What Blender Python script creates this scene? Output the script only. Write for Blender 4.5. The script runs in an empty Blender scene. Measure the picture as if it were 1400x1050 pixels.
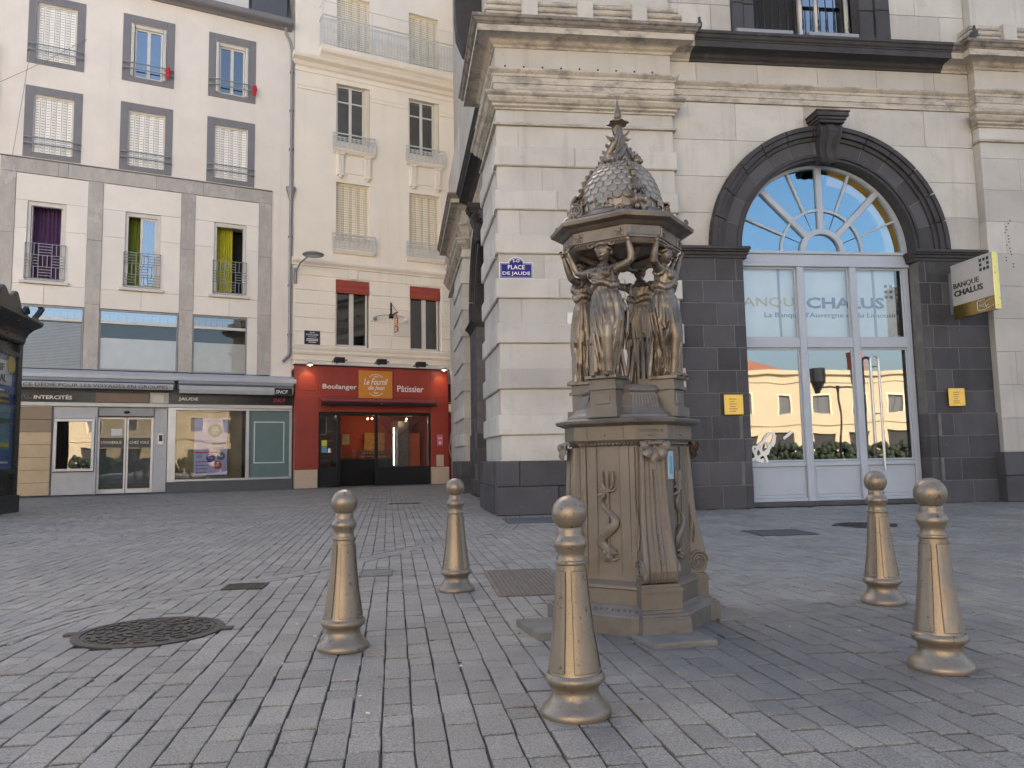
import bpy, math, random
from mathutils import Vector, Matrix
random.seed(7)
R = math.radians; PI = math.pi
sc = bpy.context.scene; COL = sc.collection

# ------------------------------------------------------------------ camera, light, exposure
def setup():
    th, ph, ro = R(7.01), R(5.5756), R(1.0535)
    f = Vector((math.sin(th)*math.cos(ph), math.cos(th)*math.cos(ph), math.sin(ph)))
    r = Vector((math.cos(th), -math.sin(th), 0)); d = f.cross(r)
    right = math.cos(ro)*r + math.sin(ro)*d
    down = -math.sin(ro)*r + math.cos(ro)*d
    cam = bpy.data.cameras.new('camera'); co = bpy.data.objects.new('camera', cam); COL.objects.link(co)
    m = Matrix((right, -down, -f)).transposed().to_4x4(); m.translation = (0, 0, .85)
    co.matrix_world = m
    cam.lens = 27; cam.sensor_width = 36; cam.clip_end = 1000; cam.clip_start = .05
    sc.camera = co
    w = bpy.data.worlds.new('World'); sc.world = w; w.use_nodes = True
    nt = w.node_tree; bg = nt.nodes['Background']
    sky = nt.nodes.new('ShaderNodeTexSky'); sky.sky_type = 'NISHITA'; sky.sun_disc = False
    sky.sun_elevation = R(34); sky.sun_rotation = R(0); sky.air_density = 1.0; sky.dust_density = 4.0; sky.ozone_density = 1.0
    nt.links.new(sky.outputs[0], bg.inputs[0]); bg.inputs[1].default_value = .10
    L = bpy.data.lights.new('sun', 'SUN'); L.energy = 5.0; L.angle = R(.5); L.color = (1, .92, .80)
    lo = bpy.data.objects.new('sun', L); COL.objects.link(lo)
    lo.rotation_euler = (R(-(90-34)), 0, 0)     # sun stands over +Y, light travels towards -Y and down
    lo.location = (0, 30, 40)
    vs = sc.view_settings; vs.view_transform = 'Standard'; vs.look = 'None'; vs.gamma = 1; vs.use_curve_mapping = False
    vs.exposure = 2.2
setup()

# ------------------------------------------------------------------ helpers
class MB:
    def __init__(s): s.v = []; s.f = []
    def add(s, vs, fs):
        n = len(s.v); s.v += [tuple(p) for p in vs]; s.f += [tuple(i+n for i in q) for q in fs]; return s
    def box(s, x0, x1, y0, y1, z0, z1, c=0):
        if c <= 0:
            return s.add([(x0,y0,z0),(x1,y0,z0),(x1,y1,z0),(x0,y1,z0),(x0,y0,z1),(x1,y0,z1),(x1,y1,z1),(x0,y1,z1)],
                  [(0,3,2,1),(4,5,6,7),(0,1,5,4),(1,2,6,5),(2,3,7,6),(3,0,4,7)])
        return s.prism([(x0,z0),(x1,z0),(x1,z1),(x0,z1)], y0, y1, c)
    def prism(s, poly, y0, y1, c=0, map=None):
        # poly in (a,z); front at y0, back at y1; chamfered front edge
        n = len(poly); cx = sum(p[0] for p in poly)/n; cz = sum(p[1] for p in poly)/n
        vs = [(p[0], y1, p[1]) for p in poly]
        sg = 1 if y1 > y0 else -1
        fs = [tuple(range(n))]
        if c > 0:
            vs += [(p[0], y0+sg*c, p[1]) for p in poly]
            for i in range(n):
                p = poly[i]; a = poly[i-1]; b = poly[(i+1) % n]
                d1 = Vector((p[0]-a[0], p[1]-a[1])); d2 = Vector((b[0]-p[0], b[1]-p[1]))
                if d1.length < 1e-6 or d2.length < 1e-6: vs.append((p[0], y0, p[1])); continue
                d1.normalize(); d2.normalize()
                n1 = Vector((-d1.y, d1.x)); n2 = Vector((-d2.y, d2.x)); m = n1+n2
                if m.length < 1e-3: m = n1
                m.normalize(); k = c/max(.35, m.dot(n1))
                q = (p[0]+m.x*k, p[1]+m.y*k)
                # make sure inset goes inward
                if (q[0]-cx)**2+(q[1]-cz)**2 > (p[0]-cx)**2+(p[1]-cz)**2: q = (p[0]-m.x*k, p[1]-m.y*k)
                vs.append((q[0], y0, q[1]))
            for k in (0, n):
                for i in range(n):
                    j = (i+1) % n; fs.append((k+i, k+j, k+n+j, k+n+i))
            fs.append(tuple(range(3*n-1, 2*n-1, -1)))
        else:
            vs += [(p[0], y0, p[1]) for p in poly]
            for i in range(n):
                j = (i+1) % n; fs.append((i, j, n+j, n+i))
            fs.append(tuple(range(2*n-1, n-1, -1)))
        if map: vs = [map(*v) for v in vs]
        return s.add(vs, fs)
    def lathe(s, prof, n=32, c=(0,0,0), a0=0, a1=2*PI, wob=None):
        full = abs(a1-a0-2*PI) < 1e-6; m = n if full else n+1; vs = []
        for r, z in prof:
            for k in range(m):
                a = a0+(a1-a0)*k/n; rr = r*(wob(a, z) if wob else 1)
                vs.append((c[0]+rr*math.cos(a), c[1]+rr*math.sin(a), c[2]+z))
        fs = []
        for i in range(len(prof)-1):
            for k in range(n):
                k2 = (k+1) % m; fs.append((i*m+k, i*m+k2, (i+1)*m+k2, (i+1)*m+k))
        return s.add(vs, fs)
    def loft(s, rings, cap=True):
        n = len(rings[0]); vs = [p for r in rings for p in r]; fs = []
        for i in range(len(rings)-1):
            for k in range(n):
                k2 = (k+1) % n; fs.append((i*n+k, i*n+k2, (i+1)*n+k2, (i+1)*n+k))
        if cap: fs += [tuple(range(n-1, -1, -1)), tuple(range((len(rings)-1)*n, len(rings)*n))]
        return s.add(vs, fs)
    def tube(s, pts, rad, n=8, flat=1.0, cap=True):
        P = [Vector(p) for p in pts]; rr = rad if isinstance(rad, (list, tuple)) else [rad]*len(P)
        rings = []; up = Vector((0.013, .021, 1)).normalized(); prev = None
        for i, p in enumerate(P):
            t = (P[min(i+1, len(P)-1)]-P[max(i-1, 0)])
            if t.length < 1e-9: t = Vector((0,0,1))
            t.normalize()
            if prev is None:
                a = up if abs(t.dot(up)) < .95 else Vector((1, 0, 0)); x = (a-t*a.dot(t)).normalized()
            else: x = (prev-t*prev.dot(t)).normalized()
            prev = x; y = t.cross(x)
            rings.append([p+x*(rr[i]*math.cos(2*PI*k/n))+y*(rr[i]*flat*math.sin(2*PI*k/n)) for k in range(n)])
        return s.loft(rings, cap)
    def ball(s, c, r, n=12, m=8, sq=(1,1,1)):
        prof = [(math.sin(PI*i/m), -math.cos(PI*i/m)) for i in range(m+1)]
        vs = []
        for rr, z in prof:
            for k in range(n):
                a = 2*PI*k/n; vs.append((c[0]+r*sq[0]*rr*math.cos(a), c[1]+r*sq[1]*rr*math.sin(a), c[2]+r*sq[2]*z))
        fs = [(i*n+k, i*n+(k+1) % n, (i+1)*n+(k+1) % n, (i+1)*n+k) for i in range(m) for k in range(n)]
        return s.add(vs, fs)
    def mesh(s, name, mat, smooth=False):
        me = bpy.data.meshes.new(name); me.from_pydata(s.v, [], s.f); me.update()
        if mat: me.materials.append(mat)
        if smooth:
            me.polygons.foreach_set('use_smooth', [True]*len(me.polygons))
            if smooth != 'all': me.set_sharp_from_angle(angle=R(38))
        return me

ORG = {}
def tag(o, label=None, cat=None, group=None, kind=None):
    for k, v in (('label', label), ('category', cat), ('group', group), ('kind', kind)):
        if v: o[k] = v
    return o
def link(name, data, parent=None, loc=(0,0,0), rot=None):
    o = bpy.data.objects.new(name, data); COL.objects.link(o)
    if parent: o.parent = parent
    o.location = loc
    if rot: o.rotation_euler = rot
    return o
def build(mb, name, mat, parent=None, smooth=False, kind=None, label=None):
    """mesh given in the frame of the thing (or world minus the thing's origin)"""
    og = ORG.get(parent.name) if parent else None
    if og: mb.v = [(a-og[0], b-og[1], c-og[2]) for a, b, c in mb.v]
    o = link(name, mb.mesh(name, mat, smooth), parent)
    if og: ORG[o.name] = og
    if kind: o['kind'] = kind
    if label: o['label'] = label
    return o
def thing(name, label, cat, loc=(0,0,0), rz=0, group=None, world=False):
    o = link(name, None, None, loc, (0, 0, rz)); o.empty_display_size = .2
    if world: ORG[o.name] = loc
    return tag(o, label, cat, group)
def one(mb, name, mat, label, cat, loc=(0,0,0), rz=0, group=None, smooth=False):
    o = link(name, mb.mesh(name, mat, smooth), None, loc, (0, 0, rz)); return tag(o, label, cat, group)
CACHE = {}
def inst(name, key, fn, mat, parent, loc=(0,0,0), rot=None, smooth=False):
    if key not in CACHE:
        mb = MB(); fn(mb); CACHE[key] = mb.mesh(name, mat, smooth)
    return link(name, CACHE[key], parent, loc, rot)
def copy_tree(o, parent=None):
    c = o.copy(); COL.objects.link(c)
    if parent: c.parent = parent
    for ch in [x for x in bpy.data.objects if x.parent == o]: copy_tree(ch, c)
    return c

TEXTS = []
def text(body, x0, x1, z0, h, y, mat, parent, bold=0., shear=0., name='lettering', rot=(PI/2,0,0), fit=True, loc=None):
    cu = bpy.data.curves.new(name, 'FONT'); cu.body = body; cu.extrude = .004; cu.offset = bold; cu.shear = shear; cu.resolution_u = 2
    cu.materials.append(mat)
    o = link(name, cu, parent, loc or (x0, y, z0), rot); TEXTS.append((o, x1-x0, h)); return o
def fit_texts():
    bpy.context.view_layer.update(); dg = bpy.context.evaluated_depsgraph_get()
    for o, w, h in TEXTS:
        me = bpy.data.meshes.new_from_object(o.evaluated_get(dg)); vs = me.vertices
        xs = [v.co.x for v in vs]; ys = [v.co.y for v in vs]; x0, y0 = min(xs), min(ys)
        sx = w/max(1e-5, max(xs)-x0); sy = h/max(1e-5, max(ys)-y0)
        for v in vs: v.co = ((v.co.x-x0)*sx, (v.co.y-y0)*sy, v.co.z)
        me.name = 'lettering'; n = link('lettering', me, o.parent, o.location, o.rotation_euler)
        cu = o.data; bpy.data.objects.remove(o); bpy.data.curves.remove(cu)

# ------------------------------------------------------------------ materials
def mat(name, col, rough=.6, var=.2, scale=3., bump=.0, bscale=80., metal=0., rnd=0., isl=0., stain=None, spec=.5, fine=.0, finescale=150., aniso=(1,1,1), tint=None):
    m = bpy.data.materials.new(name); m.use_nodes = True; nt = m.node_tree; N = nt.nodes; Lk = nt.links
    b = N['Principled BSDF']; b.inputs['Roughness'].default_value = rough; b.inputs['Metallic'].default_value = metal
    b.inputs['Specular IOR Level'].default_value = spec
    geo = N.new('ShaderNodeNewGeometry')
    mp = N.new('ShaderNodeVectorMath'); mp.operation = 'MULTIPLY'; mp.inputs[1].default_value = aniso
    Lk.new(geo.outputs['Position'], mp.inputs[0]); pos = mp.outputs[0]
    def noise(s, det=5., ro=.6, an=None):
        n = N.new('ShaderNodeTexNoise'); n.inputs['Scale'].default_value = s; n.inputs['Detail'].default_value = det; n.inputs['Roughness'].default_value = ro
        if an:
            m2 = N.new('ShaderNodeVectorMath'); m2.operation = 'MULTIPLY'; m2.inputs[1].default_value = an; Lk.new(geo.outputs['Position'], m2.inputs[0]); Lk.new(m2.outputs[0], n.inputs['Vector'])
        else: Lk.new(pos, n.inputs['Vector'])
        return n.outputs['Fac']
    def rng(x, a, c, lo=.3, hi=.7):
        r = N.new('ShaderNodeMapRange'); r.inputs[1].default_value = lo; r.inputs[2].default_value = hi; r.inputs[3].default_value = a; r.inputs[4].default_value = c
        Lk.new(x, r.inputs[0]); return r.outputs[0]
    def mul(a, c):
        k = N.new('ShaderNodeMath'); k.operation = 'MULTIPLY'; Lk.new(a, k.inputs[0]); Lk.new(c, k.inputs[1]); return k.outputs[0]
    fac = rng(noise(scale), 1-var, 1+var)
    if fine: fac = mul(fac, rng(noise(finescale, 2.), 1-fine, 1+fine))
    rv = None
    if rnd or isl:
        oi = N.new('ShaderNodeObjectInfo'); ad = N.new('ShaderNodeMath'); ad.operation = 'ADD'
        Lk.new(oi.outputs['Random'], ad.inputs[0])
        if isl: Lk.new(geo.outputs['Random Per Island'], ad.inputs[1])
        else: ad.inputs[1].default_value = 0
        fr = N.new('ShaderNodeMath'); fr.operation = 'FRACT'; Lk.new(ad.outputs[0], fr.inputs[0]); rv = fr.outputs[0]
        k = max(rnd, isl); fac = mul(fac, rng(rv, 1-k, 1+k, 0, 1))
    vm = N.new('ShaderNodeVectorMath'); vm.operation = 'SCALE'; Lk.new(fac, vm.inputs['Scale'])
    if tint and rv:
        mt = N.new('ShaderNodeMix'); mt.data_type = 'RGBA'; mt.inputs['A'].default_value = (*col, 1); mt.inputs['B'].default_value = (*tint, 1)
        k2 = N.new('ShaderNodeMath'); k2.operation = 'MULTIPLY'; k2.inputs[1].default_value = 7.31; Lk.new(rv, k2.inputs[0])
        f2 = N.new('ShaderNodeMath'); f2.operation = 'FRACT'; Lk.new(k2.outputs[0], f2.inputs[0])
        Lk.new(f2.outputs[0], mt.inputs['Factor']); Lk.new(mt.outputs['Result'], vm.inputs[0])
    else: vm.inputs[0].default_value = col
    out = vm.outputs[0]
    for st in (stain or []):
        sc_, lo, hi, c2, amt = st[:5]; an = st[5] if len(st) > 5 else None
        mx = N.new('ShaderNodeMix'); mx.data_type = 'RGBA'; Lk.new(rng(noise(sc_, 6., .65, an), 0, amt, lo, hi), mx.inputs['Factor'])
        Lk.new(out, mx.inputs['A']); mx.inputs['B'].default_value = (*c2, 1); out = mx.outputs['Result']
    Lk.new(out, b.inputs['Base Color'])
    if rough > .15:
        Lk.new(rng(noise(scale*4), rough*.85, min(1, rough*1.15)), b.inputs['Roughness'])
    if bump:
        bp = N.new('ShaderNodeBump'); bp.inputs['Strength'].default_value = min(1, bump); bp.inputs['Distance'].default_value = .02
        Lk.new(noise(bscale, 6.), bp.inputs['Height']); Lk.new(bp.outputs[0], b.inputs['Normal'])
    return m
def dark_patch(m, cx, cy, rx, ry):
    # a darker patch with a ragged outline on the stones beside the fountain
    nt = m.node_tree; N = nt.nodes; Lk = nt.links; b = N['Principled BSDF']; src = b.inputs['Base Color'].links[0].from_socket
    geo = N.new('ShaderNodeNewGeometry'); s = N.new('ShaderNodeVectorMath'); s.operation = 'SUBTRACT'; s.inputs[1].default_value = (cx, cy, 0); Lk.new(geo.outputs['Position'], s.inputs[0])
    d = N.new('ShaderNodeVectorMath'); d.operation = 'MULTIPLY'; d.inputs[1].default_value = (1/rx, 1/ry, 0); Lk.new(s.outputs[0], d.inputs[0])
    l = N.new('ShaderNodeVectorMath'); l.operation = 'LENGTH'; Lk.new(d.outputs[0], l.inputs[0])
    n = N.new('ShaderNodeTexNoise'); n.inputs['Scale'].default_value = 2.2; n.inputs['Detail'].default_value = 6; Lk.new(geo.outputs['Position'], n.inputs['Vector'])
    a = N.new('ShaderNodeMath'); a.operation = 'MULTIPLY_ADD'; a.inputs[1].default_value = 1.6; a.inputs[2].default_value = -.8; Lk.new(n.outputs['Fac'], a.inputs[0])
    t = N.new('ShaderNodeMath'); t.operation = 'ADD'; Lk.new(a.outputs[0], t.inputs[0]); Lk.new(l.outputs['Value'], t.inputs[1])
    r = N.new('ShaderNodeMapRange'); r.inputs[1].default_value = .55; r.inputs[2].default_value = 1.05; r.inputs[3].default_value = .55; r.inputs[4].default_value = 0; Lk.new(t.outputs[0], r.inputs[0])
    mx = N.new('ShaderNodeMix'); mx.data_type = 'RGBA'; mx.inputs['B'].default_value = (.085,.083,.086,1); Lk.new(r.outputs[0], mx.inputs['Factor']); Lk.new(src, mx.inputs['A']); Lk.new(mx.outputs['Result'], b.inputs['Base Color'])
def flat(name, col, rough=.5, metal=0, emit=0, spec=.5):
    m = mat(name, col, rough, .06, 4., spec=spec, metal=metal)
    if emit:
        b = m.node_tree.nodes['Principled BSDF']; b.inputs['Emission Color'].default_value = (*col, 1); b.inputs['Emission Strength'].default_value = emit
    return m
def glass(name, tint=(.8,.85,.85), refl=.12, top=1., refcol=(1, 1, 1)):
    m = bpy.data.materials.new(name); m.use_nodes = True; nt = m.node_tree; N = nt.nodes; Lk = nt.links
    N.remove(N['Principled BSDF']); o = N['Material Output']
    t = N.new('ShaderNodeBsdfTransparent'); t.inputs[0].default_value = (*tint, 1)
    g = N.new('ShaderNodeBsdfGlossy'); g.inputs['Roughness'].default_value = .012; g.inputs[0].default_value = (*refcol, 1)
    geo = N.new('ShaderNodeNewGeometry'); n = N.new('ShaderNodeTexNoise'); n.inputs['Scale'].default_value = 1.1; n.inputs['Detail'].default_value = 1
    Lk.new(geo.outputs['Position'], n.inputs[0]); bp = N.new('ShaderNodeBump'); bp.inputs['Strength'].default_value = .05; bp.inputs['Distance'].default_value = .05
    Lk.new(n.outputs['Fac'], bp.inputs['Height']); Lk.new(bp.outputs[0], g.inputs['Normal'])
    fr = N.new('ShaderNodeFresnel'); fr.inputs[0].default_value = 1.45
    mr = N.new('ShaderNodeMapRange'); mr.inputs[1].default_value = .035; mr.inputs[2].default_value = 1; mr.inputs[3].default_value = refl; mr.inputs[4].default_value = top
    Lk.new(fr.outputs[0], mr.inputs[0])
    x = N.new('ShaderNodeMixShader'); Lk.new(mr.outputs[0], x.inputs[0]); Lk.new(t.outputs[0], x.inputs[1]); Lk.new(g.outputs[0], x.inputs[2])
    Lk.new(x.outputs[0], o.inputs[0]); return m

LIME = mat('limestone', (.455,.43,.39), .85, .11, 1.3, bump=.3, bscale=90, rnd=.11, fine=.05, stain=[(2.2,.56,.75,(.33,.29,.24),.5), (9,.62,.75,(.27,.23,.19),.35), (3.,.54,.72,(.30,.27,.235),.45,(1.6,1.6,.14)), (30,.70,.74,(.20,.17,.14),.5)])
LIME2 = mat('weathered_limestone', (.45,.405,.34), .85, .12, 2., bump=.3, bscale=60, rnd=.05, fine=.07, stain=[(3.2,.48,.66,(.10,.09,.085),.6), (14,.55,.7,(.14,.12,.10),.5)], aniso=(1,1,2.2))
SOOT = mat('sooty_limestone', (.20,.175,.15), .9, .3, 5., bump=.4, bscale=70, stain=[(6,.5,.68,(.05,.045,.045),.85), (4,.55,.7,(.42,.37,.31),.55)], aniso=(1,1,2))
MORT = mat('mortar', (.34,.30,.25), .95, .2, 6.)
BAS = mat('basalt', (.055,.053,.058), .75, .25, 2., bump=.45, bscale=110, rnd=.32, fine=.12, stain=[(5.,.66,.76,(.2,.18,.17),.6), (1.2,.5,.8,(.085,.08,.08),.5), (11,.68,.72,(.17,.155,.15),.6), (2.,.56,.7,(.10,.095,.092),.45,(1.6,1.6,.2))])
BASM = mat('basalt_mortar', (.13,.125,.12), .9, .25, 5.)
BASD = mat('carved_basalt', (.042,.039,.042), .8, .25, 3., bump=.3, bscale=80, fine=.12, stain=[(7.,.6,.75,(.14,.13,.12),.5)])
BRONZE = mat('painted_cast_iron', (.19,.158,.125), .38, .25, 5., bump=.06, bscale=70, metal=.6, fine=.06, stain=[(7,.50,.66,(.07,.053,.042),.75), (22,.60,.72,(.30,.24,.17),.4)])
BRONZE2 = mat('pedestal_cast_iron', (.155,.133,.108), .46, .15, 3., bump=.12, bscale=140, metal=.25, fine=.06, stain=[(5,.52,.7,(.13,.10,.075),.6), (16,.60,.75,(.09,.075,.06),.5)])
BRONZE3 = mat('grey_worn_iron', (.15,.136,.12), .5, .2, 6., bump=.12, bscale=140, metal=.3, stain=[(8,.5,.66,(.10,.085,.07),.7)])
DOMEM = mat('dome_scale_iron', (.25,.228,.20), .40, .15, 9., bump=.1, bscale=120, metal=.4, rnd=.1, stain=[(12,.52,.7,(.13,.105,.08),.5)])
GOLD = mat('bollard_paint', (.225,.186,.142), .33, .10, 6., bump=.12, bscale=150, metal=.5, fine=.06, stain=[(46,.60,.66,(.07,.055,.042),.8), (9,.56,.72,(.22,.17,.115),.6)])
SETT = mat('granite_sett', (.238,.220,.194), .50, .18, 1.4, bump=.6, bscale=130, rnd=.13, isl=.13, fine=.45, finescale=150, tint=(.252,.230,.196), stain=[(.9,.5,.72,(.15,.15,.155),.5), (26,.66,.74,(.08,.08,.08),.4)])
JOINT = mat('joint_sand', (.08,.075,.068), .95, .3, 12., bump=.4, bscale=200)
ASPH = mat('square_paving', (.30,.285,.265), .85, .2, 2., bump=.2, bscale=100)
dark_patch(SETT, 1.75, 3.45, 1.5, 1.1)
IRON = mat('rusty_cast_iron', (.05,.043,.038), .6, .3, 20., bump=.3, bscale=200, metal=.5)
SLAB = mat('lava_slab', (.16,.15,.13), .8, .25, 6., bump=.4, bscale=120, stain=[(9,.5,.7,(.09,.085,.06),.6)])
STUC = mat('beige_stucco', (.78,.71,.635), .9, .06, .8, bump=.15, bscale=200, fine=.03, stain=[(.7,.5,.8,(.66,.59,.52),.4), (2.5,.55,.75,(.60,.54,.48),.35,(1.4,1.4,.1))])
GREYP = mat('grey_paint_surround', (.20,.195,.205), .8, .06, 2., bump=.1, bscale=200)
CLAD = mat('cream_cladding', (.77,.715,.64), .6, .05, 1., rnd=.04, stain=[(1.1,.55,.8,(.62,.57,.5),.4), (14,.7,.76,(.2,.17,.15),.5)])
MARB = mat('grey_marble', (.42,.38,.34), .45, .15, 2.5, rnd=.06, fine=.08, stain=[(3.5,.58,.61,(.52,.48,.44),.7), (8,.5,.75,(.26,.23,.21),.4)], aniso=(1,1,.5))
CREAM = mat('cream_render', (.84,.765,.66), .85, .05, .8, bump=.08, bscale=200, rnd=.02, stain=[(.6,.5,.8,(.74,.66,.56),.4), (2.5,.55,.75,(.66,.58,.48),.35,(1.4,1.4,.1))])
WHITEP = flat('white_paint', (.74,.71,.66), .5)
OFFW = flat('off_white_joinery', (.62,.59,.54), .5)
SHUT = mat('white_shutter', (.86,.83,.77), .55, .05, 3.)
SHUT2 = mat('cream_shutter', (.80,.72,.56), .55, .05, 3.)
RAILW = flat('rail_white', (.60,.60,.585), .5)
GREYM = flat('grey_metal', (.27,.27,.275), .45, .3)
DGREY = flat('dark_grey_metal', (.10,.10,.105), .5, .2)
LGREY = flat('light_grey_panel', (.47,.46,.45), .5)
ALU = flat('aluminium', (.55,.54,.53), .35, .6)
BLK = flat('black_paint', (.012,.012,.013), .4)
BLACKG = flat('black_sign', (.02,.019,.021), .25)
DARKIN = flat('dark_interior', (.025,.024,.023), .9)
RED = mat('red_shop_paint', (.31,.046,.029), .45, .08, 1.5, stain=[(2,.5,.8,(.22,.022,.02),.5)])
RED2 = flat('red_roller_blind', (.33,.06,.04), .7)
CREAMT = flat('cream_tile', (.55,.43,.31), .5)
ORANGE = flat('orange_sign', (.62,.24,.03), .5)
WHITE = flat('white_lettering', (.80,.76,.70), .5)
SIGNW = flat('white_sign', (.62,.63,.62), .4)
BLUE = flat('enamel_blue', (.012,.014,.16), .5, spec=.25)
BLUEP = flat('poster_blue', (.03,.09,.30), .3)
BRASS = mat('brass_plate', (.62,.42,.10), .35, .1, 8., metal=.7)
GOLDS = flat('gold_sign_side', (.60,.52,.18), .3, .6)
GOLDD = flat('gold_sign_dark', (.14,.10,.025), .3, .5)
DOORP = mat('grey_blue_door_paint', (.37,.405,.45), .45, .05, 2., spec=.5)
KIOSK = flat('kiosk_green_black', (.018,.021,.018), .3)
PIGEON = mat('pigeon_feathers', (.05,.052,.058), .7, .4, 30.)
GL_BANK = glass('bank_glass', (.55,.58,.6), .21)
GL_UP = glass('bank_glass_banner', (.88,.91,.93), .07)
GL_FAN = glass('bank_fanlight_glass', (.85,.86,.87), .22, refcol=(.62, .88, 1))
GL = glass('window_glass', (.6,.6,.6), .16)
GL_BLUE = glass('sky_window_glass', (.5,.55,.6), .26)
GL_SHOP = glass('shop_glass', (.9,.9,.9), .04, .5)
GL_POST = glass('poster_window_glass', (.92,.92,.92), .05, .28)
GL_LOW = glass('kiosk_glass', (.92,.93,.93), .03, .12)
LAMPW = flat('lit_bulb', (1, .85, .6), .5, emit=12)
# ------------------------------------------------------------------ ground and paving
BOUND = [(.0,-2.9),(2.,-2.35),(4.,-2.02),(4.96,-1.84),(5.5,-1.39),(6.08,-.9),(6.79,-.45),(8.06,.26),(8.83,.74),(9.34,1.12),(10.4,1.36),(11.6,1.5),(12.4,1.55)]
def xb(y):
    if y <= BOUND[0][0]: return BOUND[0][1]
    for (y0, x0), (y1, x1) in zip(BOUND, BOUND[1:]):
        if y <= y1: return x0+(x1-x0)*(y-y0)/(y1-y0)
    return BOUND[-1][1]
def clip(poly, px, py, nx, ny):
    out = []
    for i in range(len(poly)):
        a = poly[i-1]; b = poly[i]; da = (a[0]-px)*nx+(a[1]-py)*ny; db = (b[0]-px)*nx+(b[1]-py)*ny
        if (da >= 0) != (db >= 0):
            t = da/(da-db); out.append((a[0]+(b[0]-a[0])*t, a[1]+(b[1]-a[1])*t))
        if db >= 0: out.append(b)
    return out
HOLES = [(-1.245,3.665,.37,.37),(.64,4.55,.27,.5),(.46,3.33,.17,.17),(1.02,2.97,.1,.08),(3.42,6.97,.3,.28),(4.48,7.36,.33,.33),(-.30,5.19,.12,.09),(-1.0,4.80,.13,.12)]
COVERS = [(-1.245,3.665,.355,0),(4.48,7.36,.32,0)]
def in_cover(x, y):
    for cx, cy, rx, ry in [(-1.375,4.25,.345,0),(5.2,8.58,.32,0)]:
        if (x-cx)**2+(y-cy)**2 < (rx-.06)**2: return True
    for cx, cy, hx, hy in [(.74,5.39,.17,.46),(3.87,8.03,.22,.20),(-.33,6.06,.06,.10),(-1.2,5.63,.07,.05),(1.6,10.6,.33,.35)]:
        if abs(x-cx) < hx and abs(y-cy) < hy: return True
    return False
def ground():
    g = MB(); g.add([(-400,-400,-.03),(400,-400,-.03),(400,400,-.03),(-400,400,-.03)], [(0,1,2,3)])
    g = link('ground', g.mesh('ground', ASPH)); g['kind'] = 'structure'
    b = MB(); b.add([(-30,-2,-.016),(22,-2,-.016),(22,31,-.016),(-30,31,-.016)], [(0,1,2,3)])
    pav = link('square_pavement', b.mesh('square_pavement', JOINT)); pav['kind'] = 'structure'
    items = []
    def rows(ang, x0, x1, y0, y1, wmin, wmax, lmin, lmax, near):
        t = Vector((math.cos(R(ang)), math.sin(R(ang)))); n = Vector((t.y, -t.x)); rng = random.Random(3 if near else 5)
        p = -18.
        while p < 18.:
            w = rng.uniform(wmin, wmax); q = -1.5+rng.uniform(0, .2)
            while q < 29.:
                l = rng.uniform(lmin, lmax)*(1 if rng.random() < .8 else .7)
                c = t*(q+l/2)+n*(p+w/2)
                if x0 < c.x < x1 and y0 < c.y < y1:
                    bx = xb(c.y); ok = (bx-.05 < c.x) if near else (c.x < bx-.05)
                    # street-side fronts of the buildings limit the far field
                    if near and (c.y > 11.75): ok = False
                    if not near and c.x > 1.3 and c.y > 11.6: ok = False
                    if not near and (c.y-26.55)*math.cos(R(20.15))-(c.x+4.25)*math.sin(R(20.15)) > -.9: ok = False
                    if ok and not in_cover(c.x, c.y):
                        g0 = rng.uniform(.0018, .0042); j = lambda: rng.uniform(-.0028, .0028)
                        poly = []
                        for sx, sy in ((-1,-1),(1,-1),(1,1),(-1,1)):
                            v = c+t*(sy*(l/2-g0*1.5)+j())+n*(sx*(w/2-g0)+j()); poly.append((v.x, v.y))
                        if abs(c.x-bx) < .4:
                            e = .1; d = Vector((xb(c.y+e)-xb(c.y-e), 2*e)).normalized(); nn = Vector((d.y, -d.x))
                            off = .01 if near else -.20
                            P0 = Vector((bx, c.y))+nn*off
                            if near: poly = clip(poly, P0.x, P0.y, nn.x, nn.y)
                            else: poly = clip(poly, P0.x, P0.y, -nn.x, -nn.y)
                        if len(poly) >= 3: items.append((c.x, c.y, poly, rng.uniform(-.0035, .002), rng.uniform(-.01,.01), rng.uniform(-.01,.01)))
                q += l
            p += w
    rows(91.8, -3.2, 13, .75, 11.75, .097, .113, .105, .235, True)
    rows(92.2, -15, 1.65, .75, 29, .094, .110, .12, .235, False)
    # three narrow courses laid along the seam between the two fields
    pts = []; y = .5
    while y < 12.2:
        pts.append(Vector((xb(y), y))); y += .05
    for k in range(3):
        o0, o1 = -.195+.066*k+.004, -.195+.066*(k+1)-.004; i = 0; rng = random.Random(k)
        while i < len(pts)-6:
            n_ = rng.choice((3, 4, 4, 5)); L_, R_ = [], []
            for m in range(i, min(i+n_, len(pts)-2)+1):
                d = (pts[min(m+2, len(pts)-1)]-pts[max(m-2, 0)]).normalized(); nn = Vector((d.y, -d.x))
                s = .1 if m == i else (-.1 if m == i+n_ else 0)
                q = pts[m]+d*(s*.06)
                L_.append(q+nn*o0); R_.append(q+nn*o1)
            poly = [(v.x, v.y) for v in (L_[0], R_[0], R_[-1], L_[-1])]
            c = (L_[0]+R_[-1])/2
            if not in_cover(c.x, c.y): items.append((c.x, c.y, poly, rng.uniform(-.003, .001), 0, 0))
            i += n_
    # the 300 setts nearest to the camera inside the frame stand as single stones
    def key(it):
        x, y = it[0], it[1]; th = R(7.01)
        xr = x*math.cos(th)-y*math.sin(th); yf = x*math.sin(th)+y*math.cos(th)
        return yf if (yf > 1.75 and abs(xr/yf) < .68) else 1e3+yf
    items.sort(key=key)
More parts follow.
